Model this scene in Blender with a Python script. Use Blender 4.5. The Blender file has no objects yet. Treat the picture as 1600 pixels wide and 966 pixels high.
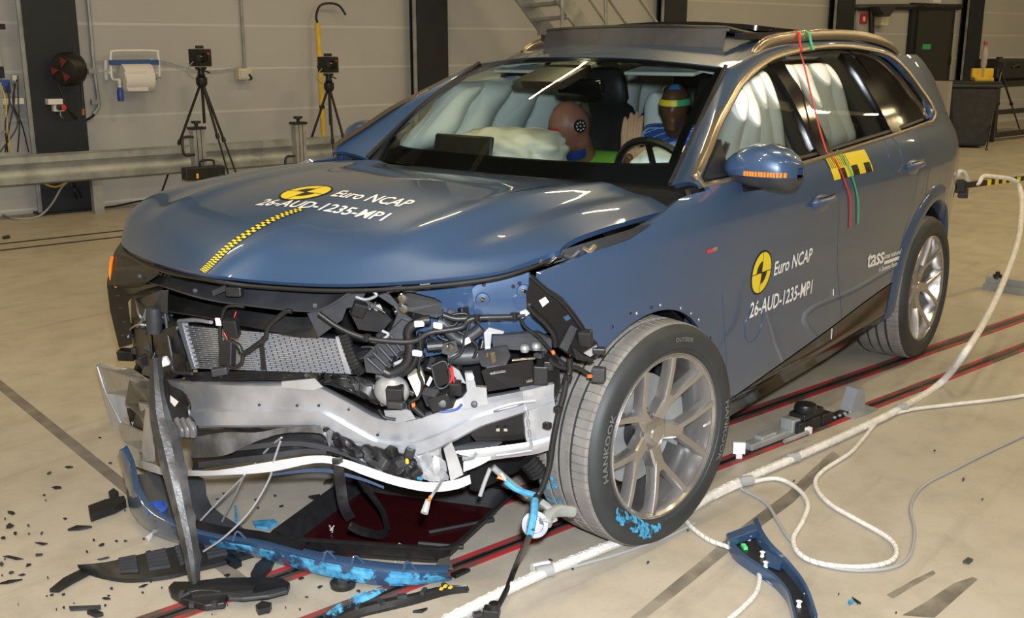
import bpy, bmesh, math, random
from mathutils import Vector, Matrix, Euler
random.seed(7)
SC = bpy.context.scene
COL = SC.collection
PI = math.pi
V = Vector
# ------------------------------------------------------------------ camera
# car frame: X forward, Y to the car's left, Z up; origin on the floor under the front axle
CAM = V((2.883, 2.713, 1.679)); YAW = math.radians(218.412); PITCH = math.radians(13.907); FPX = 1662.0
cd = bpy.data.cameras.new('camera'); cam = bpy.data.objects.new('camera', cd); COL.objects.link(cam)
cd.sensor_width = 36.0; cd.lens = FPX / 1600 * 36.0; cd.clip_start = 0.05; cd.clip_end = 200
cF = V((math.cos(YAW)*math.cos(PITCH), math.sin(YAW)*math.cos(PITCH), -math.sin(PITCH)))
cR = V((math.sin(YAW), -math.cos(YAW), 0)); cU = cR.cross(cF)
cam.matrix_world = Matrix(((cR.x, cU.x, -cF.x, CAM.x), (cR.y, cU.y, -cF.y, CAM.y), (cR.z, cU.z, -cF.z, CAM.z), (0, 0, 0, 1)))
SC.camera = cam
# ------------------------------------------------------------------ world, lights, exposure
w = bpy.data.worlds.new('hall_world'); SC.world = w; w.use_nodes = True
w.node_tree.nodes['Background'].inputs[0].default_value = (0.5, 0.46, 0.4, 1); w.node_tree.nodes['Background'].inputs[1].default_value = 0.12
SC.view_settings.view_transform = 'Standard'; SC.view_settings.look = 'None'
SC.view_settings.exposure = 0.0; SC.view_settings.gamma = 1.0; SC.view_settings.use_curve_mapping = False
HA = math.radians(11.3)                                   # the hall is turned against the parked car
H0 = V((-2.6, -7.75, 0)); Hd = V((-math.cos(HA), math.sin(HA), 0)); Hn = V((math.sin(HA), math.cos(HA), 0))
HM = Matrix(((Hd.x, Hn.x, 0, H0.x), (Hd.y, Hn.y, 0, H0.y), (0, 0, 1, 0), (0, 0, 0, 1)))   # hall (along, out, up) -> world; mirrored handedness
def hp(s, n, z): return H0 + Hd*s + Hn*n + V((0, 0, z))
def light(name, kind, loc, energy, color, aim=None, **kw):
    l = bpy.data.lights.new(name, kind); l.energy = energy; l.color = color
    for k, v in kw.items(): setattr(l, k, v)
    o = bpy.data.objects.new(name, l); COL.objects.link(o); o.location = loc
    if aim is not None: o.rotation_euler = (V(aim)-V(loc)).to_track_quat('-Z', 'Y').to_euler()
    return o
# the photographer's flash beside the lens
light('camera_flash', 'SPOT', CAM + V((0, 0, 0.16)) + cR*0.05, 930, (0.90, 0.94, 1.0), CAM + cF*4 + V((0, 0, 0.1)), spot_size=1.55, spot_blend=0.6, shadow_soft_size=0.05)
# rows of long tube lamps under the hall roof
LAMP_ROWS = (4.2, 9.2, 14.2)
LAMP_S = (-10.5, -6.5, -2.5, 1.5, 5.5, 9.5, 13.5, 17.5, 21.5)
for rn in LAMP_ROWS:
    for ls in LAMP_S:
        o = light('tube_light', 'AREA', hp(ls, rn, 5.6), 64, (1.0, 0.78, 0.42), shape='RECTANGLE', size=1.5, size_y=0.07)
        o.rotation_euler = (0, 0, PI-HA)
# ------------------------------------------------------------------ helpers
def at(px, py, X=None, Y=None, Z=None, D=None):           # pixel of the 1600x966 photograph -> point on a plane of the place
    d = cF + cR*((px-800)/FPX) - cU*((py-483)/FPX)
    if D is not None: t = D
    elif X is not None: t = (X-CAM.x)/d.x
    elif Y is not None: t = (Y-CAM.y)/d.y
    else: t = (Z-CAM.z)/d.z
    return CAM + d*t
def hat(px, py, n):                                       # ... -> point on a plane parallel to the back wall
    d = cF + cR*((px-800)/FPX) - cU*((py-483)/FPX)
    t = (H0 + Hn*n - CAM).dot(Hn)/d.dot(Hn)
    return CAM + d*t
def itp(xs, ys):                                          # monotone cubic curve
    n = len(xs); h = [xs[i+1]-xs[i] for i in range(n-1)]; d = [(ys[i+1]-ys[i])/h[i] for i in range(n-1)]
    m = [d[0]] + [0 if d[i-1]*d[i] <= 0 else 2*d[i-1]*d[i]/(d[i-1]+d[i]) for i in range(1, n-1)] + [d[-1]]
    def f(x):
        x = min(max(x, xs[0]), xs[-1]); i = 0
        while i < n-2 and x > xs[i+1]: i += 1
        t = (x-xs[i])/h[i]
        return (2*t**3-3*t*t+1)*ys[i]+(t**3-2*t*t+t)*h[i]*m[i]+(-2*t**3+3*t*t)*ys[i+1]+(t**3-t*t)*h[i]*m[i+1]
    return f
def cr(pts, n):                                           # Catmull-Rom through points
    P = [V(p) for p in pts]; out = []
    if len(P) < 3:
        return [P[0].lerp(P[-1], i/n) for i in range(n+1)]
    seg = len(P)-1
    for k in range(n+1):
        u = k/n*seg; i = min(int(u), seg-1); t = u-i
        p1, p2 = P[i], P[i+1]; p0 = P[i-1] if i > 0 else p1*2-p2; p3 = P[i+2] if i+2 <= seg else p2*2-p1
        out.append(0.5*((2*p1)+(p2-p0)*t+(2*p0-5*p1+4*p2-p3)*t*t+(3*p1-p0-3*p2+p3)*t**3))
    return out
class MB:
    def __init__(s): s.v = []; s.f = []
    def add(s, vs, fs):
        b = len(s.v); s.v += [tuple(x) for x in vs]; s.f += [tuple(i+b for i in f) for f in fs]; return s
    def box(s, c, size, rot=None, taper=1.0):
        hx, hy, hz = size[0]/2, size[1]/2, size[2]/2; vs = []
        for z in (-1, 1):
            k = taper if z > 0 else 1
            for x, y in ((-1, -1), (1, -1), (1, 1), (-1, 1)):
                p = V((x*hx*k, y*hy*k, z*hz)); vs.append(V(c)+((rot @ p) if rot is not None else p))
        return s.add(vs, [(3, 2, 1, 0), (4, 5, 6, 7), (0, 1, 5, 4), (1, 2, 6, 5), (2, 3, 7, 6), (3, 0, 4, 7)])
    def beam(s, a, b, wd, ht, up=(0, 0, 1)):              # bar from a to b
        a, b = V(a), V(b); d = (b-a); L = d.length; d.normalize(); u = V(up); u = u-d*u.dot(d)
        if u.length < 1e-4: u = V((1, 0, 0))-d*d.x
        u.normalize(); sd = d.cross(u)
        return s.box((a+b)/2, (L, wd, ht), Matrix((d, sd, u)).transposed())
    def tube(s, pts, r, n=8, cap=True):
        P = [V(p) for p in pts]; m = len(P); rs = r if isinstance(r, (list, tuple)) else [r]*m
        t0 = (P[1]-P[0]).normalized(); ref = V((0, 0, 1)) if abs(t0.z) < 0.9 else V((1, 0, 0))
        a = t0.cross(ref).normalized(); vs = []
        for i in range(m):
            t = (P[min(i+1, m-1)]-P[max(i-1, 0)])
            t = t.normalized() if t.length > 1e-9 else t0
            a = a-t*a.dot(t); a = a.normalized() if a.length > 1e-6 else t.orthogonal().normalized(); b = t.cross(a)
            for k in range(n): vs.append(P[i]+(a*math.cos(2*PI*k/n)+b*math.sin(2*PI*k/n))*rs[i])
        fs = [(i*n+k, i*n+(k+1) % n, (i+1)*n+(k+1) % n, (i+1)*n+k) for i in range(m-1) for k in range(n)]
        if cap: fs += [tuple(range(n-1, -1, -1)), tuple(range((m-1)*n, m*n))]
        return s.add(vs, fs)
    def lathe(s, prof, c=(0, 0, 0), axis=(0, 0, 1), n=24, cap=True):   # prof: (radius, height along axis)
        ax = V(axis).normalized(); a = ax.orthogonal().normalized(); b = ax.cross(a); m = len(prof); vs = []
        for r, h in prof:
            for k in range(n): vs.append(V(c)+ax*h+(a*math.cos(2*PI*k/n)+b*math.sin(2*PI*k/n))*r)
        fs = [(i*n+k, i*n+(k+1) % n, (i+1)*n+(k+1) % n, (i+1)*n+k) for i in range(m-1) for k in range(n)]
        if cap: fs += [tuple(range(n-1, -1, -1)), tuple(range((m-1)*n, m*n))]
        return s.add(vs, fs)
    def grid(s, rows, close=False):
        m = len(rows); n = len(rows[0]); vs = [p for r in rows for p in r]
        fs = [(i*n+k, i*n+(k+1) % n, (i+1)*n+(k+1) % n, (i+1)*n+k) for i in range(m-1) for k in range(n if close else n-1)]
        return s.add(vs, fs)
    def prism(s, poly, off):                              # planar polygon (3d points) extruded by a vector
        n = len(poly); off = V(off); vs = [V(p) for p in poly]+[V(p)+off for p in poly]
        fs = [tuple(range(n-1, -1, -1)), tuple(range(n, 2*n))]+[(i, (i+1) % n, n+(i+1) % n, n+i) for i in range(n)]
        return s.add(vs, fs)
    def ell(s, c, r, rot=None, n=16, m=10, fn=None):      # ellipsoid
        vs = []; fs = []
        for i in range(m+1):
            th = PI*i/m
            for k in range(n):
                p = V((math.sin(th)*math.cos(2*PI*k/n), math.sin(th)*math.sin(2*PI*k/n), math.cos(th)))
                if fn: p = fn(p)
                p = V((p.x*r[0], p.y*r[1], p.z*r[2])); vs.append(V(c)+((rot @ p) if rot is not None else p))
        fs = [(i*n+k, (i+1)*n+k, (i+1)*n+(k+1) % n, i*n+(k+1) % n) for i in range(m) for k in range(n)]
        return s.add(vs, fs)
    def build(s, name, mat, parent=None, smooth=35, bevel=0, solid=0, sub=0, offset=-1, fix=True):
        me = bpy.data.meshes.new(name); me.from_pydata(s.v, [], s.f)
        if fix:
            bm = bmesh.new(); bm.from_mesh(me); bmesh.ops.remove_doubles(bm, verts=bm.verts, dist=1e-5)
            bmesh.ops.recalc_face_normals(bm, faces=bm.faces); bm.to_mesh(me); bm.free()
        me.update()
        if smooth:
            for p in me.polygons: p.use_smooth = True
            me.set_sharp_from_angle(angle=math.radians(smooth))
            if solid:                                       # crisp rims where a skin gets its thickness
                cnt = [0]*len(me.edges)
                for l_ in me.loops: cnt[l_.edge_index] += 1
                for e_, c_ in zip(me.edges, cnt):
                    if c_ == 1: e_.use_edge_sharp = True
        me.materials.append(mat)
        o = bpy.data.objects.new(name, me); COL.objects.link(o)
        if bevel:
            b = o.modifiers.new('bevel', 'BEVEL'); b.width = bevel; b.segments = 2; b.limit_method = 'ANGLE'; b.angle_limit = math.radians(40)
        if solid:
            b = o.modifiers.new('solid', 'SOLIDIFY'); b.thickness = solid; b.offset = offset
        if sub:
            b = o.modifiers.new('sub', 'SUBSURF'); b.levels = sub; b.render_levels = sub
        if parent is not None: setp(o, parent)
        return o
def wloc(o):
    m = Matrix.Translation(o.location) @ o.rotation_euler.to_matrix().to_4x4()
    return (wloc(o.parent) @ o.matrix_parent_inverse @ m) if o.parent else m
def setp(o, parent):
    o.parent = parent; o.matrix_parent_inverse = wloc(parent).inverted()
def tag(o, label=None, cat=None, group=None, kind=None):
    if label: o['label'] = label
    if cat: o['category'] = cat
    if group: o['group'] = group
    if kind: o['kind'] = kind
    return o
def thing(name, label, cat, loc=(0, 0, 0), rz=0, group=None, kind=None):
    o = bpy.data.objects.new(name, None); COL.objects.link(o); o.location = loc; o.rotation_euler = (0, 0, rz); o.empty_display_size = 0.1
    return tag(o, label, cat, group, kind)
def copy_tree(o, parent=None):
    c = o.copy(); COL.objects.link(c); c.parent = parent
    for ch in list(o.children): copy_tree(ch, c)
    return c
# ------------------------------------------------------------------ materials (all procedural)
def mat(name, col, rough=0.5, metal=0.0, var=0.0, scale=8.0, bump=0.0, bscale=60.0, coat=0.0, col2=None, emit=0.0, spec=0.5, thr=None):
    m = bpy.data.materials.new(name); m.use_nodes = True; nt = m.node_tree; b = nt.nodes['Principled BSDF']
    b.inputs['Base Color'].default_value = (*col, 1); b.inputs['Roughness'].default_value = rough; b.inputs['Metallic'].default_value = metal
    b.inputs['Coat Weight'].default_value = coat; b.inputs['Coat Roughness'].default_value = 0.03; b.inputs['Specular IOR Level'].default_value = spec
    if emit: b.inputs['Emission Color'].default_value = (*col, 1); b.inputs['Emission Strength'].default_value = emit
    if var or bump or col2:
        tc = nt.nodes.new('ShaderNodeTexCoord')
    if var or col2:
        n = nt.nodes.new('ShaderNodeTexNoise'); n.inputs['Scale'].default_value = scale; n.inputs['Detail'].default_value = 5; nt.links.new(tc.outputs['Object'], n.inputs['Vector'])
        r = nt.nodes.new('ShaderNodeValToRGB'); nt.links.new(n.outputs['Fac'], r.inputs['Fac'])
        c2 = col2 if col2 else tuple(min(1, c*(1+var)) for c in col); c1 = col if col2 else tuple(c*(1-var) for c in col)
        lo, hi = thr if thr else (0.35, 0.65)
        r.color_ramp.elements[0].position = lo; r.color_ramp.elements[1].position = hi
        r.color_ramp.elements[0].color = (*c1, 1); r.color_ramp.elements[1].color = (*c2, 1); nt.links.new(r.outputs['Color'], b.inputs['Base Color'])
    if bump:
        n = nt.nodes.new('ShaderNodeTexNoise'); n.inputs['Scale'].default_value = bscale; n.inputs['Detail'].default_value = 4; nt.links.new(tc.outputs['Object'], n.inputs['Vector'])
        bp = nt.nodes.new('ShaderNodeBump'); bp.inputs['Strength'].default_value = bump; bp.inputs['Distance'].default_value = 0.01
        nt.links.new(n.outputs['Fac'], bp.inputs['Height']); nt.links.new(bp.outputs['Normal'], b.inputs['Normal'])
    return m
def glass(name, tint, refl=1.0, rough=0.0):
    m = bpy.data.materials.new(name); m.use_nodes = True; nt = m.node_tree; nt.nodes.clear()
    o = nt.nodes.new('ShaderNodeOutputMaterial'); mx = nt.nodes.new('ShaderNodeMixShader'); t = nt.nodes.new('ShaderNodeBsdfTransparent'); g = nt.nodes.new('ShaderNodeBsdfGlossy')
    fr = nt.nodes.new('ShaderNodeFresnel'); fr.inputs['IOR'].default_value = 1.45
    mm = nt.nodes.new('ShaderNodeMath'); mm.operation = 'MULTIPLY'; mm.inputs[1].default_value = refl
    nt.links.new(fr.outputs[0], mm.inputs[0]); nt.links.new(mm.outputs[0], mx.inputs[0])
    t.inputs[0].default_value = (*tint, 1); g.inputs['Roughness'].default_value = rough; g.inputs['Color'].default_value = (1, 1, 1, 1)
    nt.links.new(t.outputs[0], mx.inputs[1]); nt.links.new(g.outputs[0], mx.inputs[2]); nt.links.new(mx.outputs[0], o.inputs[0])
    return m
M = {}
M['paint'] = mat('blue_grey_car_paint', (0.038, 0.080, 0.165), 0.36, 0.2, coat=0.9, bump=0.02, bscale=900)
M['gblack'] = mat('gloss_black_trim', (0.006, 0.006, 0.007), 0.10)
M['sgblack'] = mat('semi_gloss_black', (0.007, 0.007, 0.008), 0.30, bump=0.04, bscale=60)
M['black'] = mat('black_plastic', (0.012, 0.0125, 0.0135), 0.42, var=0.25, scale=14, bump=0.05, bscale=180)
M['dkgrey'] = mat('dark_grey_plastic', (0.035, 0.037, 0.042), 0.45, var=0.2, scale=10, bump=0.08, bscale=140)
M['greyp'] = mat('grey_scuffed_plastic', (0.04, 0.04, 0.042), 0.38, col2=(0.15, 0.15, 0.155), scale=9, bump=0.15, bscale=60, thr=(0.45, 0.75))
M['rubber'] = mat('tyre_rubber', (0.030, 0.034, 0.036), 0.55, var=0.15, scale=6)
M['tread'] = mat('dusty_tread_rubber', (0.20, 0.187, 0.172), 0.8, var=0.15, scale=12)
M['alu'] = mat('bare_aluminium', (0.42, 0.435, 0.47), 0.34, 0.6, var=0.18, scale=7, bump=0.12, bscale=16)
M['alul'] = mat('pale_aluminium', (0.47, 0.48, 0.50), 0.36, 0.5, var=0.10, scale=9, bump=0.08, bscale=30)
M['rim'] = mat('grey_alloy_rim', (0.50, 0.485, 0.475), 0.24, 0.85, coat=0.4)
M['chrome'] = mat('chrome', (0.75, 0.75, 0.76), 0.08, 1.0)
M['bronze'] = mat('satin_champagne_trim', (0.42, 0.35, 0.27), 0.25, 0.9)
M['steel'] = mat('galvanised_steel', (0.34, 0.36, 0.36), 0.45, 0.35, var=0.2, scale=5, bump=0.05, bscale=30)
M['darksteel'] = mat('dark_steel', (0.05, 0.05, 0.055), 0.4, 0.7, var=0.3, scale=12)
M['white'] = mat('white_plastic', (0.75, 0.75, 0.74), 0.4, var=0.04)
M['whiteb'] = mat('white_painted_beam', (0.50, 0.51, 0.53), 0.35, var=0.05, scale=10)
M['bag'] = mat('airbag_cloth', (0.90, 0.94, 0.94), 0.75, var=0.05, scale=5, bump=0.12, bscale=7)
M['bagc'] = mat('airbag_cloth_cream', (0.82, 0.80, 0.74), 0.75, var=0.06, scale=6, bump=0.3, bscale=10)
M['seat'] = mat('dark_seat_leather', (0.018, 0.019, 0.021), 0.5, var=0.2, bump=0.1, bscale=90)
M['liner'] = mat('pale_headliner', (0.66, 0.69, 0.67), 0.9, var=0.05)
M['red'] = mat('red_paint', (0.55, 0.03, 0.03), 0.55, var=0.25, scale=14)
M['redp'] = mat('red_plastic', (0.6, 0.03, 0.03), 0.4)
M['green'] = mat('green_tape', (0.05, 0.42, 0.20), 0.45)
M['yellow'] = mat('yellow_vinyl', (0.80, 0.62, 0.03), 0.45)
M['yellowp'] = mat('yellow_plastic', (0.72, 0.48, 0.04), 0.5, var=0.1)
M['decalb'] = mat('black_vinyl', (0.008, 0.008, 0.008), 0.4)
M['decalw'] = mat('white_vinyl', (0.85, 0.85, 0.84), 0.45)
M['scrape'] = mat('blue_paint_scrape', (0.03, 0.20, 0.40), 0.6, col2=(0.08, 0.34, 0.56), scale=30, bump=0.2, bscale=60)
def ragged(name, c1, c2, sc, lo, hi):                        # scraped-on paint that covers only part of what lies under it
    m = mat(name, c1, 0.6, col2=c2, scale=sc*1.7); nt = m.node_tree; b = nt.nodes['Principled BSDF']; tc = nt.nodes.new('ShaderNodeTexCoord'); n = nt.nodes.new('ShaderNodeTexNoise'); n.inputs['Scale'].default_value = sc; n.inputs['Detail'].default_value = 7; n.inputs['Roughness'].default_value = .65
    r = nt.nodes.new('ShaderNodeValToRGB'); r.color_ramp.elements[0].position = lo; r.color_ramp.elements[1].position = hi; r.color_ramp.elements[0].color = (0, 0, 0, 1); r.color_ramp.elements[1].color = (1, 1, 1, 1)
    nt.links.new(tc.outputs['Object'], n.inputs['Vector']); nt.links.new(n.outputs['Fac'], r.inputs['Fac']); nt.links.new(r.outputs['Color'], b.inputs['Alpha']); return m
M['ragblue'] = ragged('ragged_blue_scrape', (0.03, 0.20, 0.40), (0.10, 0.40, 0.64), 18, .44, .52)
M['ragtyre'] = ragged('ragged_tyre_scrape', (0.03, 0.24, 0.46), (0.10, 0.42, 0.66), 34, .46, .53)
M['frame'] = mat('dark_blue_grey_seal', (0.030, 0.035, 0.048), 0.5, var=.1)
M['bluep'] = mat('blue_plastic', (0.03, 0.08, 0.35), 0.35)
M['rope'] = mat('white_braided_sleeve', (0.72, 0.70, 0.66), 0.7, var=0.10, scale=25, bump=0.4, bscale=120)
M['gcable'] = mat('grey_cable', (0.33, 0.34, 0.35), 0.5)
M['navy'] = mat('dark_navy_steel_paint', (0.010, 0.015, 0.024), 0.5, var=0.12, scale=3)
M['amber'] = mat('amber_lens', (0.85, 0.22, 0.02), 0.15, coat=0.5, emit=0.15)
M['orange'] = mat('orange_plastic', (0.8, 0.14, 0.02), 0.4)
M['cream'] = mat('cream_plastic', (0.62, 0.58, 0.42), 0.5, var=0.08)
M['tray'] = mat('black_tray_plastic', (0.016, 0.016, 0.017), 0.45, var=0.2, scale=30, bump=0.06, bscale=200)
M['liquid'] = mat('dark_red_coolant', (0.030, 0.004, 0.005), 0.06, spec=0.6)
M['wind'] = glass('windscreen_glass', (0.88, 0.985, 0.955), 0.7)
M['side'] = glass('side_window_glass', (0.88, 0.91, 0.90), 0.55)
M['dark'] = glass('privacy_glass', (0.03, 0.03, 0.03), 1.0)
# ------------------------------------------------------------------ floor
def floor_mat():
    m = bpy.data.materials.new('beige_epoxy_floor'); m.use_nodes = True; nt = m.node_tree; b = nt.nodes['Principled BSDF']
    N = nt.nodes.new; L = nt.links.new
    tc = N('ShaderNodeTexCoord')
    def noise(sc, det, rough=0.55, mp=None):
        n = N('ShaderNodeTexNoise'); n.inputs['Scale'].default_value = sc; n.inputs['Detail'].default_value = det; n.inputs['Roughness'].default_value = rough
        if mp:
            p = N('ShaderNodeMapping'); p.inputs['Scale'].default_value = mp; p.inputs['Rotation'].default_value = (0, 0, 0.18); L(tc.outputs['Object'], p.inputs['Vector']); L(p.outputs['Vector'], n.inputs['Vector'])
        else: L(tc.outputs['Object'], n.inputs['Vector'])
        return n
    def ramp(src, lo, hi, c1, c2):
        r = N('ShaderNodeValToRGB'); r.color_ramp.elements[0].position = lo; r.color_ramp.elements[1].position = hi
        r.color_ramp.elements[0].color = (*c1, 1); r.color_ramp.elements[1].color = (*c2, 1); L(src, r.inputs['Fac']); return r
    def mul(a, b_, f=1.0):
        x = N('ShaderNodeMix'); x.data_type = 'RGBA'; x.blend_type = 'MULTIPLY'; x.inputs[0].default_value = f; L(a, x.inputs[6]); L(b_, x.inputs[7]); return x.outputs[2]
    c = ramp(noise(0.7, 6).outputs['Fac'], 0.3, 0.7, (0.385, 0.345, 0.28), (0.475, 0.435, 0.37)).outputs['Color']
    c = mul(c, ramp(noise(5, 8, 0.65).outputs['Fac'], 0.32, 0.55, (0.80, 0.79, 0.77), (1, 1, 1)).outputs['Color'], 0.8)
    c = mul(c, ramp(noise(1.3, 5, 0.6, (0.5, 5, 1)).outputs['Fac'], 0.58, 0.75, (1, 1, 1), (0.70, 0.68, 0.66)).outputs['Color'], 0.8)   # rubbed tyre streaks
    c = mul(c, ramp(noise(60, 3).outputs['Fac'], 0.25, 0.4, (0.75, 0.74, 0.72), (1, 1, 1)).outputs['Color'], 0.5)
    L(c, b.inputs['Base Color'])
    r = ramp(noise(4, 5).outputs['Fac'], 0.3, 0.7, (0.38,)*3, (0.55,)*3); L(r.outputs['Color'], b.inputs['Roughness'])
    bp = N('ShaderNodeBump'); bp.inputs['Strength'].default_value = 0.05; L(noise(40, 4).outputs['Fac'], bp.inputs['Height']); L(bp.outputs['Normal'], b.inputs['Normal'])
    return m
M['floor'] = floor_mat()
def wall_mat(name, c1, c2):
    return mat(name, c1, 0.6, col2=c2, scale=0.8, bump=0.04, bscale=120)
M['wall'] = wall_mat('beige_wall_panel', (0.42, 0.42, 0.43), (0.455, 0.455, 0.465))
M['seam'] = mat('pale_panel_seam', (0.55, 0.55, 0.555), 0.6)
M['ceil'] = mat('dark_roof_deck', (0.07, 0.068, 0.065), 0.8, var=0.1)
S0, S1, N1, ZC = -12.0, 27.0, 18.0, 6.6
def hbox(mb, s0, s1, n0, n1, z0, z1):                      # a box laid out in hall coordinates
    c = hp((s0+s1)/2, (n0+n1)/2, (z0+z1)/2); R = Matrix((Hd, Hn, V((0, 0, 1)))).transposed()
    return mb.box(c, (s1-s0, n1-n0, z1-z0), R)
tag(hbox(MB(), S0, S1, -0.5, N1, -0.1, 0).build('floor', M['floor'], smooth=0), 'beige epoxy floor with scuffs', None, kind='structure')
tag(hbox(MB(), S0, S1, -0.5, N1, ZC, ZC+0.1).build('ceiling', M['ceil'], smooth=0), None, None, kind='structure')
WN = -0.2
wall_back = tag(hbox(MB(), S0, S1, -0.5, WN-0.03, 0, ZC).build('wall_back', M['seam'], smooth=0), None, None, kind='structure')
zs = [0.0, 0.475]+[0.95+0.475*i for i in range(0, 12)]+[ZC]
for a, b in zip(zs[:-1], zs[1:]):
    hbox(MB(), S0, S1, WN-0.03, WN, a+(0.014 if a else 0), b-0.014).build('wall_panel', M['wall'], wall_back, smooth=0)
    if a: hbox(MB(), S0, S1, WN-0.03, WN+0.003, a-0.014, a+0.014).build('panel_seam', M['seam'], wall_back, smooth=0)
for nm, a in (('wall_front', (S0, S1, N1, N1+0.2, 0, ZC)), ('wall_left', (S0-0.2, S0, -0.5, N1, 0, ZC)), ('wall_right', (S1, S1+0.2, -0.5, N1, 0, ZC))):
    tag(hbox(MB(), *a).build(nm, M['wall'], smooth=0), None, None, kind='structure')
# skirting along the back wall
tag(hbox(MB(), S0, S1, WN, WN+0.02, 0, 0.06).build('baseboard_back', M['seam'], smooth=0), None, None, kind='structure')
# lamp fittings under the roof (out of the photograph, seen mirrored in the paint)
for rn in LAMP_ROWS:
    mb = MB(); hbox(mb, S0+0.3, S1-0.3, rn-0.10, rn+0.10, 5.68, 5.74)
    tag(mb.build('lamp_trunking', M['white'], smooth=0), 'white lamp trunking running under the roof, row %s from the back wall' % {4.2: 'nearest', 9.2: 'middle', 14.2: 'farthest'}[rn], 'lamp', 'lamp trunkings under the roof')
# ------------------------------------------------------------------ steel columns
cols = [(0.0, 0.52, 'dark steel column carrying the hose reel'), (4.72, 0.48, 'dark steel column behind the passenger side mirror'), (9.35, 0.50, 'dark steel column behind the staircase'),
        (13.95, 0.55, 'dark steel column left of the dark door'), (18.75, 0.60, 'dark steel column right of the dark door')]
for s, wd, lb in cols:
    t = thing('steel_column', lb, 'column', hp(s+wd/2, -0.1, 0), group='steel columns along the back wall')
    hbox(MB(), s, s+wd, -0.04, 0.0, 0, ZC).build('front_flange', M['navy'], t, smooth=0)
    hbox(MB(), s+wd/2-0.02, s+wd/2+0.02, WN, -0.04, 0, ZC).build('web', M['navy'], t, smooth=0)
    hbox(MB(), s+0.02, s+wd-0.02, WN-0.005, WN+0.03, 0, ZC).build('rear_flange', M['navy'], t, smooth=0)
    hbox(MB(), s-0.04, s, -0.05, -0.02, 0, ZC).build('edge_strip', M['steel'], t, smooth=0)
    hbox(MB(), s-0.05, s+wd+0.05, WN, 0.05, 0, 0.02).build('base_plate', M['navy'], t, smooth=0)
# ------------------------------------------------------------------ the car: body surfaces
CARX = -1.6
car = thing('suv_car', 'blue-grey crashed SUV with torn-open front end and deployed airbags', 'car', (CARX, 0, 0))
zp = itp([.2, .3, .36, .5, .7, .9, 1.03, 1.13, 1.2, 1.26, 1.35, 1.45, 1.55, 1.62, 1.68], [.86, .91, .945, .958, .968, .982, .985, .972, .945, .91, .865, .805, .74, .685, .60])
ptf = itp([-4.06, -3.95, -3.8, -3.6, -3.3, -3.0, -2.6, -.6, -.2, .2, .5, .75, .9], [.55, .30, .165, .095, .04, .02, 0, 0, .012, .05, .10, .19, .32])
def half(x, z): return zp(z)-ptf(x)
def sp(x, z, off=0.0, sd=1): return V((x, sd*(half(x, z)+off), z))
def onside(px, py, off=0.0):                               # pixel -> point of the car's left flank
    Y = .9
    for _ in range(50):
        P = at(px, py, Y=Y); Y = .6*Y+.4*(half(P.x, P.z)+off)
    return at(px, py, Y=Y)
def panel(name, m, xl, xr, bot, top, nu=24, nv=18, sd=1, off=0.0, solid=0.02, parent=car, extra=None):
    rows = []
    for j in range(nv+1):
        v = j/nv; row = []
        for i in range(nu+1):
            u = i/nu
            x = xl(v)+(xr(v)-xl(v))*u
            z = bot(x)+(top(x)-bot(x))*v
            p = sp(x, z, off, sd)
            if extra: p = extra(p, sd)
            row.append(p)
        rows.append(row)
    mb = MB(); mb.grid(rows)
    return mb.build(name, m, parent, smooth=50, solid=solid, offset=(-1 if sd > 0 else -1), fix=True)
const = lambda c: (lambda _: c)
belt = itp([-3.2, -2.9, -2.435, -1.822, -1.32, -.9, -.43, -.2], [1.30, 1.284, 1.265, 1.241, 1.222, 1.216, 1.215, 1.21])
sill_t = itp([-2.6, -2.42, -2.04, -1.67, -1.03, -.72, -.6], [.535, .523, .488, .445, .382, .352, .34])
sill_b = itp([-2.6, -2.23, -1.88, -1.2, -.88, -.5], [.305, .286, .25, .23, .222, .22])
def arch(cx, r, zc=0.39):
    return lambda x: zc+math.sqrt(max(0, r*r-(x-cx)**2)) if abs(x-cx) < r else 0
FA = arch(-.095, .432); RA = arch(-2.974, .475)
gapz = itp([.35, .62, .92, 1.21], [-.675, -.60, -.50, -.455])
gapf = lambda v: gapz(.352+.863*v)
gapff = lambda v: gapz(.40+.79*v)
gapf_old = itp([0, .3, .65, 1], [-.675, -.60, -.50, -.455])    # front door / fender shut line by v
gapm = itp([0, .5, .85, 1], [-1.78, -1.60, -1.555, -1.55])
gapr = itp([0, .25, .5, .8, 1], [-2.45, -2.47, -2.56, -2.70, -2.72])
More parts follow.
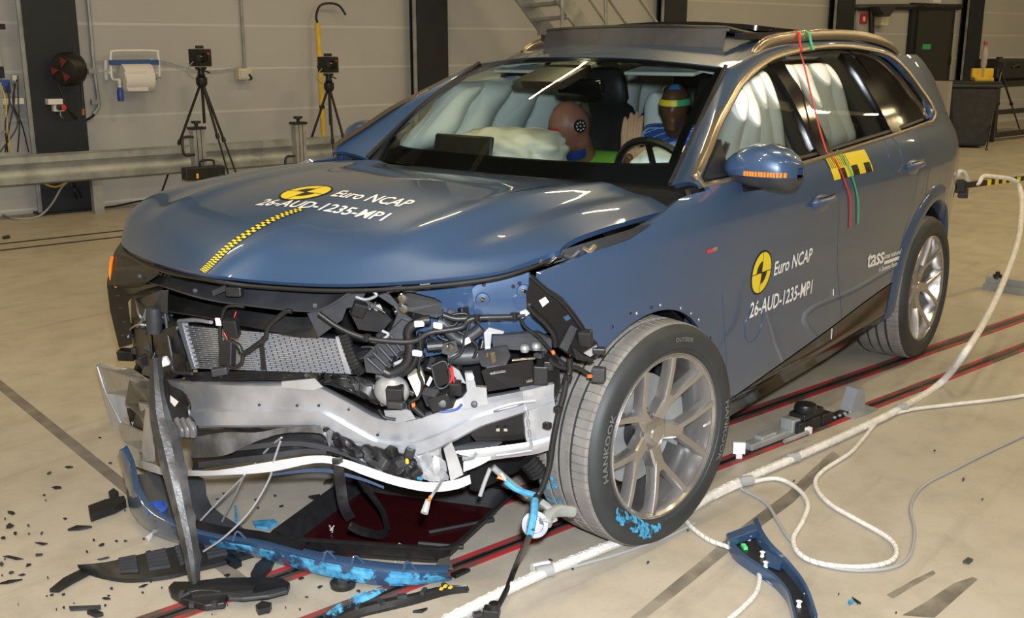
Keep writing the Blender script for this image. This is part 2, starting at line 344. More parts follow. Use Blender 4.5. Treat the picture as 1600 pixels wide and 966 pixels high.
for sd in (1, -1):
    fx_front = (lambda v: [.19, .30, .42, .47, .45][min(4, int(v*4))]+([.19, .30, .42, .47, .45, .45][min(4, int(v*4))+1]-[.19, .30, .42, .47, .45, .45][min(4, int(v*4))])*(v*4-int(v*4))) if sd > 0 else itp([0, .5, 1], [.42, .52, .60])
    ftop = itp([-.5, -.3, -.1, .19, .44, .6], [1.19, 1.185, 1.138, 1.082, 1.035, 1.02] if sd > 0 else [1.19, 1.19, 1.15, 1.128, 1.10, 1.07])
    fbot = lambda x: max(FA(x), .40 if x < -.3 else (.72 if sd > 0 else .5))
    def creased(p, s):                                     # shoulder line and dents near the broken corner
        if s > 0 and p.x > .1: p = p+V((0, -.05*(p.x-.1)*(1.25-p.z), 0))
        return p
    fd = panel('fender', M['paint'], lambda v: gapff(v)+.003, fx_front, fbot, ftop, 44, 20, sd, extra=creased)
    d1 = panel('front_door', M['paint'], lambda v: gapm(v)+.0025, lambda v: gapf(v)-.003, sill_t, belt, 30, 24, sd)
    d2 = panel('rear_door', M['paint'], lambda v: gapr(v), lambda v: gapm(v)-.0025, lambda x: max(sill_t(x), RA(x)+.02), belt, 34, 24, sd)
    qp = panel('quarter_panel', M['paint'], const(-4.03), lambda v: gapr(v)-.005, lambda x: max(.42 if x < -3.3 else .5, RA(x)+.02), lambda x: belt(max(x, -3.2)), 46, 24, sd)
    # wheel arch moulding behind
    rows = []
    for i in range(41):
        a = math.radians(-8+196*i/40); row = []
        for r_, o_ in ((.470, -.07), (.474, -.005), (.487, .014), (.56, .010), (.572, -.002)):
            x = -2.974+math.cos(a)*r_; z = max(.2, .39+math.sin(a)*r_); row.append(sp(x, z, o_, sd))
        rows.append(row)
    MB().grid(rows).build('arch_moulding', M['paint'], car, smooth=50)
    sl = panel('sill', M['gblack'], const(-2.52), const(-.62), sill_b, lambda x: sill_t(x)-.008, 40, 10, sd)
    # rear bumper flank
    panel('rear_bumper_side', M['paint'], const(-4.03), const(-3.43), const(.28), const(.415), 14, 6, sd)
    # handles
    for x0, z0 in ((-1.37, 1.036), (-2.52, 1.086)):
        cup = MB()
        cup.ell(sp(x0, z0, -.012, sd), (.12, .022, .045), n=20, m=10)
        c_ = cup.build('handle_cup', M['paint'], d1 if x0 > -2 else d2, smooth=60)
        h = MB(); h.tube(cr([sp(x0+.11, z0+.012, .004, sd), sp(x0+.05, z0+.018, .030, sd), sp(x0-.05, z0+.020, .030, sd), sp(x0-.11, z0+.016, .004, sd)], 10), [.010]+[.015]*9+[.010], 10)
        h.build('door_handle', M['paint'], d1 if x0 > -2 else d2, smooth=60)
        MB().tube([sp(x0+.09, z0+.032, .022, sd), sp(x0-.09, z0+.036, .022, sd)], .004, 6).build('handle_strip', M['chrome'], d1 if x0 > -2 else d2)
# ---- greenhouse
TRIM = [(-.426, .923, 1.235), (-.563, .888, 1.304), (-.709, .846, 1.384), (-.90, .797, 1.464), (-1.09, .751, 1.534), (-1.438, .693, 1.612), (-1.831, .652, 1.649), (-2.29, .618, 1.668), (-2.669, .632, 1.655), (-2.90, .655, 1.622), (-3.03, .700, 1.55), (-3.085, .751, 1.48), (-3.16, .800, 1.38), (-3.17, .835, 1.32), (-3.06, .866, 1.288)]
TRIM = [(x, (zp(z)-ptf(x)*(1-.3*max(0, min(1, (z-1.295)/.335)))+.004) if x < -2.8 else y, z) for x, y, z in TRIM]
BELT = [(x, half(x, belt(x)), belt(x)) for x in (-2.9, -2.435, -1.822, -1.32, -.9, -.43)]
EDGE = [(-1.108, .646, 1.594), (-1.35, .635, 1.640), (-1.7, .605, 1.688), (-2.2, .585, 1.705), (-2.7, .59, 1.698), (-3.05, .59, 1.668), (-3.35, .575, 1.61), (-3.55, .56, 1.545)]
def flip(pts, sd): return [V((p[0], sd*p[1], p[2])) for p in pts]
for sd in (1, -1):
    up = cr(flip(TRIM, sd), 80)
    # champagne window surround
    full = up+cr(flip(BELT, sd), 40)
    ring = MB(); rows = []
    n_ = len(full)
    for i, p in enumerate(full):
        t = full[(i+1) % n_]-full[i-1]; t.normalize()
        nrm = V((0, sd, .45)).normalized(); inn = t.cross(nrm)*(1 if sd < 0 else -1); inn.normalize()
        wd = .017 if i > 80 else .026
        # a strip that follows the opening, slightly domed
        rows.append([p-nrm*.012, p+nrm*.006, p+inn*wd*.5+nrm*.010, p+inn*wd+nrm*.004, p+inn*wd-nrm*.02])
    rows.append(rows[0])
    ring.grid(rows).build('window_surround', M['bronze'], car, smooth=60)
    # roof side frame between surround and roof
    ue = cr(flip(EDGE, sd), 40); ut = cr(flip(TRIM[4:11], sd), 40)
    rows = []
    for a, b in zip(ut, ue):
        rows.append([a.lerp(b, k/5)+V((0, sd*.012, .012))*math.sin(PI*k/5) for k in range(6)])
    MB().grid(rows).build('roof_side_frame', M['paint'], car, smooth=60, solid=.015)
    # A pillar
    wl = cr(flip([(-.474, .774, 1.186), (-.78, .722, 1.402), (-1.108, .646, 1.594)], sd), 24); tl = cr(flip([(-.40, .93, 1.212)]+TRIM[0:5], sd), 24)
    rows = []
    for a, b in zip(wl, tl):
        rows.append([a.lerp(b, k/6)+V((.3, sd*.6, .6)).normalized()*.022*math.sin(PI*k/6) for k in range(7)])
    MB().grid(rows).build('a_pillar', M['paint'], car, smooth=60, solid=.02)
    # black strip beside the windscreen
    MB().tube([p+V((0, sd*.004, .006)) for p in wl], .010, 6).build('windscreen_seal', M['black'], car)
    # D pillar
    xl = itp([0, .3, .6, .85, 1], [-3.14, -3.17, -3.10, -3.0, -2.93]); 
    rows = []
    for j in range(15):
        v = j/14; z = 1.295+.335*v; a = xl(v); b_ = -3.98+.45*v; row = []
        for i in range(15):
            u = i/14; x = a+(b_-a)*u; row.append(V((x, sd*(zp(z)-ptf(max(x, -4.0))*(1-.3*v)-.004), z)))
        rows.append(row)
    MB().grid(rows).build('d_pillar', M['paint'], car, smooth=60, solid=.02)
    # glass: front door, rear door, quarter window
    def win(name, m, x0, x1, tl_, shrink=.02):
        # columns between belt and the surround's upper line
        upz = sorted([(p.x, p.z, p.y) for p in up if True], key=lambda q: q[0]); rows = []
        for i in range(25):
            x = x0+(x1-x0)*i/24
            zt = None
            for p, q in zip(up[:-1], up[1:]):
                if (p.x-x)*(q.x-x) <= 0 and abs(p.x-q.x) > 1e-6 and p.z > 1.25:
                    zz = p.z+(q.z-p.z)*(x-p.x)/(q.x-p.x); zt = zz if zt is None else max(zt, zz)
            zb = belt(x)
            zt = zb+.003 if zt is None else max(zb+.003, zt-shrink*.5)
            rows.append([V((x, sd*(half(x, zb+(zt-zb)*j/10)-.022), zb+(zt-zb)*j/10)) for j in range(11)])
        return MB().grid(rows).build(name, m, car, smooth=60, solid=.004)
    win('front_door_glass', M['side'], -.50, -1.50, None)
    win('rear_door_glass', M['side'], -1.60, -2.44, None)
    win('quarter_glass', M['gblack'], -2.50, -3.13, None)
    # B pillar and window divider
    for nm, xa, xb, xa2, xb2, m_ in (('b_pillar', -1.48, -1.63, -1.44, -1.575, 'gblack'), ('rear_window_divider', -2.41, -2.55, -2.33, -2.43, 'gblack')):
        rows = []
        for j in range(13):
            z = belt(xa)+(1.645-belt(xa))*j/12; v = j/12; a = xa+(xa2-xa)*v; b_ = xb+(xb2-xb)*v
            rows.append([V((a+(b_-a)*k/4, sd*(half(-1.5, z)-.012), z)) for k in range(5)])
        MB().grid(rows).build(nm, M[m_], car, smooth=60, solid=.03)
    # roof rail
    rp = cr(flip([(-1.40, .622, 1.668), (-1.48, .615, 1.705), (-1.62, .607, 1.733), (-1.9, .600, 1.752), (-2.3, .596, 1.764), (-2.7, .60, 1.756), (-3.0, .605, 1.725), (-3.15, .607, 1.69), (-3.22, .607, 1.655)], sd), 40)
    rl = MB(); rows = []
    for i, p in enumerate(rp):
        k = math.sin(PI*min(1, max(0, i/40)))**.25
        rows.append([p+V((0, dy*(.010+.010*k), -.022+dz*(.007+.009*k))) for dy, dz in ((-1, -2.0), (-1, .2), (-.4, 1), (.4, 1), (1, .2), (1, -2.0))])
    rl.grid(rows, close=True).build('roof_rail', M['bronze'], car, smooth=50)
    rows = [[p+V((0, -.012, -.03)), p+V((0, .012, -.03)), V((p.x, p.y+.012, 1.60)), V((p.x, p.y-.012, 1.60))] for p in rp[3:8]]
    # lower window line filler: black door inner frames behind the glass
    MB().tube([V((x, sd*(half(x, belt(x))-.03), belt(x)+.004)) for x in (-.5, -1, -1.5, -2, -2.6, -3.0)], .012, 6).build('window_seal', M['black'], car)
# windscreen
WB = [(-.474, -.774, 1.186), (-.35, -.40, 1.197), (-.305, 0, 1.20), (-.35, .40, 1.197), (-.474, .774, 1.186)]
WT = [(-1.108, -.646, 1.594), (-1.02, -.34, 1.624), (-.985, 0, 1.632), (-1.02, .34, 1.624), (-1.108, .646, 1.594)]
wb_ = cr(WB, 32); wt_ = cr(WT, 32)
def wpt(u, v, off=0.0):                                     # u across 0..1, v up 0..1
    i = u*32; a = min(31, int(i)); t = i-a
    p = wb_[a].lerp(wb_[a+1], t); q = wt_[a].lerp(wt_[a+1], t)
    return p.lerp(q, v)+V((.55, 0, .83))*(.035*math.sin(PI*v)+off)
ws = MB().grid([[wpt(i/32, j/16) for i in range(33)] for j in range(17)]).build('windscreen', M['wind'], car, smooth=60)
def wpatch(name, m, u0, u1, v0, v1, off=-.004, parent=ws, n=32, k=6):
    f0 = v0 if callable(v0) else const(v0); f1 = v1 if callable(v1) else const(v1)
    rows = [[wpt(u0+(u1-u0)*i/n, f0(u0+(u1-u0)*i/n)+(f1(u0+(u1-u0)*i/n)-f0(u0+(u1-u0)*i/n))*j/k, off) for i in range(n+1)] for j in range(k+1)]
    return MB().grid(rows).build(name, m, parent, smooth=60)
wpatch('lower_frit_band', M['gblack'], 0, 1, 0, lambda u: .115+.05*(2*u-1)**4)
wpatch('upper_frit_band', M['gblack'], 0, 1, lambda u: .955-.01*(2*u-1)**4, 1)
for a, b in ((0, .022), (.978, 1)): wpatch('side_frit_band', M['gblack'], a, b, .1, .97, n=3, k=14)
# roof
ue = cr(EDGE, 40)
def roofz(x, y):
    p = min(ue, key=lambda q: abs(q.x-x)); return p
rows = []
for i, p in enumerate(ue):
    row = []
    cx = 0.12*max(0, 1-i/12)
    for k in range(25):
        t = -1+2*k/24
        row.append(V((p.x+cx*(1-t*t), p.y*t, p.z+.040*(1-t*t))))
    rows.append(row)
roof = MB().grid(rows).build('roof', M['paint'], car, smooth=60, solid=.02)
# raised sunroof wind deflector and open glass panel
fr = [(-1.42, -.50), (-1.36, -.30), (-1.34, 0), (-1.36, .30), (-1.42, .47)]
lo = cr([(x, y, 1.655+.02*(1-(y/.5)**2)) for x, y in fr], 24); hi = cr([(x-.035, y*1.0, 1.742+.012*(1-(y/.5)**2)) for x, y in fr], 24)
MB().grid([[a.lerp(b, j/4) for a, b in zip(lo, hi)] for j in range(5)]).build('wind_deflector', M['dkgrey'], car, smooth=60, solid=.01)
MB().tube([V((-1.56, -.52, 1.70))]+[p+V((-.004, 0, .006)) for p in hi]+[V((-1.60, .475, 1.735)), V((-1.8, .48, 1.72))], .013, 8).build('deflector_frame', M['black'], car)
gl = MB(); rows = []
for i in range(9):
    x = -1.78-.95*i/8; rows.append([V((x, -.50+1.0*k/8, 1.765+.028*(1-(2*k/8-1)**2)-.004*i)) for k in range(9)])
gl.grid(rows).build('sunroof_panel', M['gblack'], car, smooth=60, solid=.022)
sf = MB()
for a, b in (((-1.45, -.52, 1.715), (-2.7, -.52, 1.74)), ((-1.50, .505, 1.72), (-2.7, .505, 1.738)), ((-2.72, -.52, 1.74), (-2.72, .50, 1.74))): sf.beam(a, b, .04, .03)
sf.build('sunroof_frame', M['black'], car, smooth=0)
# tailgate and rear bumper (away from the camera)
rows = []
for j in range(19):
    z = .30+1.30*j/18; xr_ = -4.02 if z < 1.2 else -4.02+.46*((z-1.2)/.40)**1.1
    w_ = half(-4.0, min(z, 1.2))-.02 if z < 1.2 else (.50+.06*(1-(z-1.2)/.4))
    rows.append([V((xr_-.09*(1-(2*k/20-1)**4), w_*(2*k/20-1), z)) for k in range(21)])
MB().grid(rows).build('tailgate', M['paint'], car, smooth=60, solid=.02)
# ------------------------------------------------------------------ bonnet
HOOD = [  # rows from the front edge to the windscreen, each from the car's right to its left
 [(.715, -.85, 1.020), (.79, -.74, .975), (.935, -.32, .990), (.984, 0, 1.008), (.895, .16, .990), (.76, .45, .996), (.53, .75, 1.030), (.33, .87, 1.082)],
 [(.665, -.875, 1.075), (.72, -.76, 1.085), (.83, -.34, 1.085), (.85, 0, 1.085), (.78, .18, 1.080), (.66, .45, 1.082), (.46, .73, 1.078), (.28, .865, 1.098)],
 [(.54, -.880, 1.128), (.58, -.78, 1.143), (.65, -.36, 1.150), (.66, 0, 1.150), (.60, .20, 1.146), (.50, .45, 1.142), (.34, .71, 1.122), (.20, .865, 1.110)],
 [(.30, -.880, 1.165), (.32, -.78, 1.176), (.34, -.38, 1.198), (.34, 0, 1.205), (.30, .22, 1.200), (.24, .45, 1.188), (.12, .70, 1.160), (.06, .870, 1.120)],
 [(-.05, -.875, 1.186), (-.03, -.77, 1.196), (-.02, -.38, 1.212), (-.01, 0, 1.218), (-.02, .22, 1.214), (-.04, .45, 1.200), (-.09, .70, 1.175), (-.10, .870, 1.125)],
 [(-.44, -.865, 1.176), (-.40, -.75, 1.185), (-.31, -.40, 1.196), (-.27, 0, 1.203), (-.28, .22, 1.200), (-.31, .45, 1.192), (-.36, .70, 1.176), (-.34, .865, 1.128)]]
def hood_grid(nu, nv):
    cols_ = [cr(r, nu) for r in HOOD]
    return [[None]*0 for _ in ()] or [list(r) for r in zip(*[cr([cols_[k][i] for k in range(6)], nv) for i in range(nu+1)])]
HG = hood_grid(70, 50)
for i_, r_ in enumerate(HG):                                # pressed power-dome creases, fading towards the nose
    f_ = min(1, max(0, (i_-6)/14))
    for p_ in r_:
        for yc, am in ((-.50-.10*i_/50, .014), (.46+.12*i_/50, .014), (-.66-.06*i_/50, -.008), (.62+.08*i_/50, -.010)): p_.z += am*f_*math.exp(-((p_.y-yc)/.055)**2)
bon = MB().grid(HG).build('bonnet', M['paint'], car, smooth=80, solid=.018)
MB().tube([p+V((-.010, 0, -.022)) for p in HG[0]], .007, 6).build('bonnet_edge_seal', M['decalb'], bon)
HS = [p for r in HG for p in r]
def hood_pt(x, y, off=.0015):                               # height of the bonnet under a point
    best = sorted(((p.x-x)**2+(p.y-y)**2, p.z) for p in HS)[:4]
    ws_ = [1/(d+1e-6) for d, _ in best]; return V((x, y, sum(a*z for a, (_, z) in zip(ws_, best))/sum(ws_)+off))
from mathutils.bvhtree import BVHTree
_n = len(HG[0]); HB = BVHTree.FromPolygons(HS, [(i*_n+k, i*_n+k+1, (i+1)*_n+k+1, (i+1)*_n+k) for i in range(len(HG)-1) for k in range(_n-1)])
def hood_pt(x, y, off=.002):
    h = HB.ray_cast(V((x, y, 3)), V((0, 0, -1)))
    return (h[0] if h[0] is not None else V((x, y, 0)))+V((0, 0, off))
# ------------------------------------------------------------------ lettering and marks
def text_geo(s, size, space=1.0):
    c = bpy.data.curves.new('t', 'FONT'); c.body = s; c.size = size; c.space_character = space; c.resolution_u = 2; c.offset = .018
    o = bpy.data.objects.new('t', c); COL.objects.link(o); dg = bpy.context.evaluated_depsgraph_get(); me = bpy.data.meshes.new_from_object(o.evaluated_get(dg))
    bm = bmesh.new(); bm.from_mesh(me); bmesh.ops.triangulate(bm, faces=bm.faces)
    for _ in range(2):
        es = [e for e in bm.edges if e.calc_length() > size*.25]
        if es: bmesh.ops.subdivide_edges(bm, edges=es, cuts=1); bmesh.ops.triangulate(bm, faces=bm.faces)
    vs = [v.co.copy() for v in bm.verts]; bm.verts.index_update(); fs = [tuple(v.index for v in f.verts) for f in bm.faces]; bm.free()
    bpy.data.objects.remove(o); bpy.data.curves.remove(c); bpy.data.meshes.remove(me)
    return vs, fs
def decal(name, m, vs, fs, fn, parent):
    mb = MB(); mb.add([fn(v) for v in vs], fs); return mb.build(name, m, parent, smooth=0, fix=False)
def disc_geo(r, n=40, wedge=None, r0=0.0):
    a0, a1 = wedge if wedge else (0, 2*PI); vs = []; fs = []
    m_ = 5
    for j in range(m_+1):
        for i in range(n+1):
            a = a0+(a1-a0)*i/n; q = r0+(r-r0)*j/m_; vs.append(V((q*math.cos(a), q*math.sin(a), 0)))
    for j in range(m_):
        for i in range(n): fs.append((j*(n+1)+i, (j+1)*(n+1)+i, (j+1)*(n+1)+i+1, j*(n+1)+i+1))
    return vs, fs
def width(vs): return max(v.x for v in vs)-min(v.x for v in vs)
def target_mark(parent, fn):                                # yellow and black quartered disc
    decal('marker_disc', M['yellow'], *disc_geo(1.0), lambda v: fn(v.x, v.y, .0016), parent)
    decal('marker_ring', M['decalb'], *disc_geo(1.06, r0=.97), lambda v: fn(v.x, v.y, .0020), parent)
    for w_ in ((PI/2, PI), (1.5*PI, 2*PI)): decal('marker_quarter', M['decalb'], *disc_geo(.55, 12, w_), lambda v: fn(v.x, v.y, .0024), parent)
    vs = [V((-1, -.02, 0)), V((1, -.02, 0)), V((1, .02, 0)), V((-1, .02, 0))]
    for rot in (0, 1):
        mb = MB(); q = []
        for i in range(21):
            t = -1+2*i/20
            q.append([fn(t, -.02, .0024) if not rot else fn(-.02, t, .0024), fn(t, .02, .0024) if not rot else fn(.02, t, .0024)])
        mb.grid(q).build('marker_line', M['decalb'], parent, smooth=0, fix=False)
# on the bonnet: lettering runs across the car, upright towards the windscreen
def hfit(name, s, x0, y0, x1, y1, hgt, parent, m):
    vs, fs = text_geo(s, 1.0); w_ = width(vs); mnx = min(v.x for v in vs)
    a = V((x0, y0)); b_ = V((x1, y1)); d = (b_-a)/w_; up_ = V((-d.y, d.x)).normalized()*hgt/.72
    if up_.x > 0: up_ = -up_
    decal(name, m, vs, fs, lambda v: hood_pt(*(a+d*(v.x-mnx)+up_*v.y)), parent)
def at_hood(px, py):
    d = cF + cR*((px-800)/FPX) - cU*((py-483)/FPX); h = HB.ray_cast(CAM, d); return h[0]
c_ = at_hood(478, 301)
target_mark(bon, lambda a, b, o: hood_pt(c_.x-b*.088, c_.y+a*.088, o))
e0, e1 = at_hood(516, 307), at_hood(632, 325)
hfit('lettering', 'Euro NCAP', e0.x, e0.y, e1.x, e1.y, .072, bon, M['decalw'])
e0, e1 = at_hood(399, 321), at_hood(596, 346)
hfit('lettering', '26-AUD-1235-MP1', e0.x, e0.y, e1.x, e1.y, .062, bon, M['decalw'])
# chequered tape down the bonnet
tp = [at_hood(*q) for q in ((472, 327), (440, 338), (405, 355), (370, 377), (345, 398), (328, 415), (316, 426))]
tp = [p for p in tp if p]; tc_ = cr(tp, 56)
for par in (0, 1):
    mb = MB()
    for i in range(56):
        d = (tc_[i+1]-tc_[i]); sdv = V((d.y, -d.x, 0)).normalized()
        for k in range(2):
            if (i+k) % 2 == par:
                q0, q1 = tc_[i], tc_[i+1]; a, b_ = (k-1)*.017, k*.017
                q = [q0+sdv*a, q0+sdv*b_, q1+sdv*b_, q1+sdv*a]; mb.add([hood_pt(p.x, p.y, .003) if hood_pt(p.x, p.y).z > .9 else p+V((0, 0, .002)) for p in q], [(0, 1, 2, 3)])
    mb.build('chequered_tape', M['yellow' if par else 'decalb'], bon, smooth=0, fix=False)
# on the front door: axes along the flank
def door_fn(px, py, par, sx):
    c0 = onside(px, py); return lambda a, b, o: sp(c0.x-a*sx, c0.z+b*sx, o)
fdoor = [o for o in car.children if o.name.startswith('front_door')][0]; rdoor = [o for o in car.children if o.name.startswith('rear_door')][0]
target_mark(fdoor, door_fn(1189.5, 426, fdoor, .083))
def dfit(s, p0, p1, hgt, parent, m, shear=0.0, name='lettering', space=1.0):
    a = onside(*p0); b_ = onside(*p1); vs, fs = text_geo(s, 1.0, space); w_ = width(vs); mnx = min(v.x for v in vs)
    def fn(v):
        t = (v.x-mnx)/w_; return sp(a.x+(b_.x-a.x)*t, a.z+(b_.z-a.z)*t+v.y*hgt/.72, .002)
    decal(name, m, vs, fs, fn, parent)
dfit('Euro NCAP', (1208, 431), (1267, 407), .058, fdoor, M['decalw'])
dfit('26-AUD-1235-MP1', (1170, 497), (1267, 458), .062, fdoor, M['decalw'])
dfit('tass', (1353, 419), (1380, 410), .085, rdoor, M['decalw'], space=.9)
dfit('international', (1381, 405), (1407, 396), .026, rdoor, M['decalw'])
dfit('A Siemens Business', (1372, 425), (1406, 413), .024, rdoor, M['decalw'])
a, b_ = onside(1381, 410), onside(1407, 401)
mb = MB(); mb.grid([[sp(a.x+(b_.x-a.x)*i/8, a.z+(b_.z-a.z)*i/8+h, .002) for h in (-.012, .006)] for i in range(9)]); mb.build('logo_bar', M['decalw'], rdoor, smooth=0, fix=False)
# yellow scale sticker on the rear door
q00, q10, q01 = onside(1303, 282), onside(1364, 267), onside(1293, 250)
def scale_pt(u, v, o): return sp(q00.x+(q10.x-q00.x)*u+.03*v, q00.z+(q10.z-q00.z)*u+(.098)*v, o)
MB().grid([[scale_pt(i/12, j/6, .0016) for i in range(13)] for j in range(7)]).build('scale_sticker', M['yellow'], rdoor, smooth=0, fix=False)
for k in range(6):
    if k % 2: MB().grid([[scale_pt((k+i/2)/6.2, j/2*.45, .0026) for i in range(3)] for j in range(3)]).build('scale_block', M['decalb'], rdoor, smooth=0, fix=False)
for k in range(24):
    MB().grid([[scale_pt((k+.35*i)/24, .5+.5*j/2, .0026) for i in range(2)] for j in range(3)]).build('scale_line', M['decalb'], rdoor, smooth=0, fix=False) if k < 12 else None
# fuel flap and pressed-in sticker rings
for q, r_ in (((1398, 240), .085), ((1178, 505), .075)):
    c0 = onside(*q); ring_ = [sp(c0.x+math.cos(a)*r_, c0.z+math.sin(a)*r_, .0005) for a in [2*PI*i/36 for i in range(37)]]
    MB().tube(ring_, .0025, 6, cap=False).build('flap_outline', M['paint'], rdoor if q[0] > 1300 else fdoor)
# side mouldings / antenna marks
MB().box(onside(1110, 392, .004), (.035, .004, .012)).build('fender_badge', M['redp'], car, smooth=0)
MB().box(onside(1117, 389, .004), (.03, .004, .014)).build('fender_badge', M['chrome'], car, smooth=0)
# ------------------------------------------------------------------ wheels (local: axle along +Y, outer face at y = 0)
def make_wheel(loc, steer, scrape=False, label=None):
    w = thing('wheel', None, None, loc); w.rotation_euler = (0, 0, steer)
    if label: w['label'] = label
    def lb(mb, name, m, smooth=40, **kw):
        o = mb.build(name, m, None, smooth, **kw); o.parent = w; return o
    # side walls
    SW = [(.288, -.018), (.296, -.006), (.312, .002), (.335, .006), (.358, .003), (.376, -.006), (.386, -.024)]
    mb = MB(); mb.lathe(SW, (0, 0, .39), (0, 1, 0), 72, cap=False)
    mb.lathe([(.288, -.272), (.31, -.288), (.345, -.290), (.374, -.276), (.386, -.258)], (0, 0, .39), (0, 1, 0), 72, cap=False)
    lb(mb, 'sidewall', M['rubber'], 50)
    for r_ in (.306, .366): 
        m2 = MB(); m2.lathe([(r_-.0015, .0005), (r_, .003), (r_+.0015, .0005)], (0, -.002 if r_ < .33 else -.012, .39), (0, 1, 0), 72, cap=False); lb(m2, 'sidewall_rib', M['rubber'])
    # tread: ribs, grooves and cross cuts
    ny = [-.024, -.034, -.085, -.087, -.098, -.100, -.136, -.138, -.150, -.152, -.188, -.190, -.201, -.203, -.248, -.258]
    rr = [.386, .3915, .3945, .386, .386, .395, .395, .387, .387, .395, .395, .387, .387, .3945, .3915, .386]
    P = 84; rows = []
    for i in range(P):
        for k, da in ((0, 0), (1, .84), (2, .87), (3, .97)):
            row = []
            for j, (y, r_) in enumerate(zip(ny, rr)):
                cut = .005 if (k >= 2 and r_ > .389 and (j < 3 or j > 12 or (j in (5, 10)))) else 0
                sk = (.5 if y > -.09 else (-.5 if y < -.2 else 0))*(abs(y+.143)-.05)*1.2
                a = 2*PI*(i+da+sk)/P
                row.append(V((math.cos(a)*(r_-cut), y, .39+math.sin(a)*(r_-cut))))
            rows.append(row)
    rows.append(rows[0]); mb = MB(); mb.grid(rows); lb(mb, 'tread', M['tread'], 25)
    for g0, g1 in ((-.0865, -.0985), (-.1375, -.1505), (-.1895, -.2015)): lb(MB().lathe([(.3885, g0), (.3885, g1)], (0, 0, .39), (0, 1, 0), 84, cap=False), 'groove_shade', M['rubber'], 30)  # dark rubber rings stand in for the shade inside the grooves
    # rim barrel and lip
    mb = MB(); mb.lathe([(.284, -.004), (.290, -.010), (.289, -.020), (.280, -.012), (.272, -.016), (.262, -.05), (.252, -.12), (.262, -.22), (.285, -.265)], (0, 0, .39), (0, 1, 0), 72, cap=False)
    lb(mb, 'rim_barrel', M['rim'], 40)
    mb = MB(); mb.lathe([(.272, -.014), (.281, -.006), (.289, -.006), (.293, -.014)], (0, 0, .39), (0, 1, 0), 72, cap=False); lb(mb, 'rim_lip', M['rim'], 40)
    # five split spokes
    for s in range(5):
        a0 = math.radians(90+72*s+27); mb = MB()
        def pt(r_, ang, y): return V((math.cos(a0+ang)*r_, y, .39+math.sin(a0+ang)*r_))
        def rib(path, depth=.04):
            rows_ = []
            for i, (r_, ang, y, hw) in enumerate(path):
                c0 = pt(r_, ang, y); n1 = pt(*(path[min(i+1, len(path)-1)][:3])); n0 = pt(*(path[max(i-1, 0)][:3])); t = (n1-n0).normalized(); sdv = t.cross(V((0, 1, 0))).normalized()
                rows_.append([c0+sdv*hw*1.15+V((0, -depth, 0)), c0+sdv*hw+V((0, -.006, 0)), c0+sdv*hw*.75, c0-sdv*hw*.75, c0-sdv*hw+V((0, -.006, 0)), c0-sdv*hw*1.15+V((0, -depth, 0))])
            mb.grid(rows_, close=True)
        rib([(.035, 0, -.060, .030), (.08, 0, -.052, .028), (.115, 0, -.044, .027), (.14, 0, -.040, .023)])
        for sg in (-1, 1):
            rib([(.105, sg*.05, -.047, .014), (.135, sg*.14, -.040, .0135), (.18, sg*.24, -.028, .0125), (.23, sg*.31, -.016, .012), (.278, sg*.355, -.008, .0115)])
        lb(mb, 'spoke', M['rim'], 30)
    mb = MB(); mb.lathe([(.062, -.075), (.060, -.058), (.045, -.052), (.033, -.050), (.030, -.044), (.012, -.043), (0.001, -.043)], (0, 0, .39), (0, 1, 0), 32, cap=False); lb(mb, 'hub_cap', M['rim'], 30)
    for k in range(5):
        a = math.radians(90+72*k+63); lb(MB().lathe([(.017, -.085), (.017, -.066), (.011, -.064), (.011, -.072), (.001, -.072)], (math.cos(a)*.056, 0, .39+math.sin(a)*.056), (0, 1, 0), 12, cap=False), 'wheel_bolt', M['rim'])
    # brake
    lb(MB().lathe([(.06, -.13), (.195, -.13), (.197, -.138), (.195, -.155), (.06, -.155)], (0, 0, .39), (0, 1, 0), 48, cap=False), 'brake_disc', M['steel'], 30)
    lb(MB().lathe([(.001, -.10), (.07, -.10), (.08, -.13), (.08, -.25), (.001, -.25)], (0, 0, .39), (0, 1, 0), 24, cap=False), 'hub', M['darksteel'], 30)
    mb = MB(); rows = []
    for i in range(9):
        a = math.radians(150+60*i/8); rows.append([V((math.cos(a)*r_, y, .39+math.sin(a)*r_)) for r_, y in ((.12, -.10), (.215, -.10), (.215, -.18), (.12, -.18))])
    mb.grid(rows, close=True); lb(mb, 'brake_caliper', M['steel'], 30)
    lb(MB().tube([V((-.264, -.03, .36)), V((-.235, -.02, .365))], .004, 6), 'valve', M['white'])
    if scrape:
        rnd = random.Random(3)
        def smear(name, a0, a1, r0, r1, y, n, side):
            for k in range(n):
                ar = a0+(a1-a0)*(k+.2*rnd.random())/n; ln = .022+.05*rnd.random(); ra = r0+(r1-r0)*rnd.random()*.6; wd = (a1-a0)/n*(.45+.3*rnd.random())
                m3 = MB()
                if side: g = [[V((math.cos(ar+wd*i)*(ra+ln*j/3+.006*rnd.random()), y(ra+ln*j/3), .39+math.sin(ar+wd*i)*(ra+ln*j/3))) for j in range(4)] for i in range(2)]
                else: g = [[V((math.cos(ar+wd*i)*.397, -.10-.10*rnd.random()*.3-.045*j, .39+math.sin(ar+wd*i)*.397)) for j in range(3)] for i in range(2)]
                m3.grid(g); lb(m3, name, M['scrape'], 0, fix=False)
        swy = itp([q[0] for q in SW], [q[1]+.003 for q in SW])
        g = []
        for i in range(25):
            a_ = math.radians(276+52*i/24); w_ = .012+.018*math.sin(PI*i/24)+.004*math.sin(i*2.1); c_ = .318+.010*math.sin(i*.35)
            g.append([V((math.cos(a_)*(c_+w_*(j/4-.5)*2), swy(min(.384, max(.29, c_+w_*(j/4-.5)*2)))+.0005, .39+math.sin(a_)*(c_+w_*(j/4-.5)*2))) for j in range(5)])
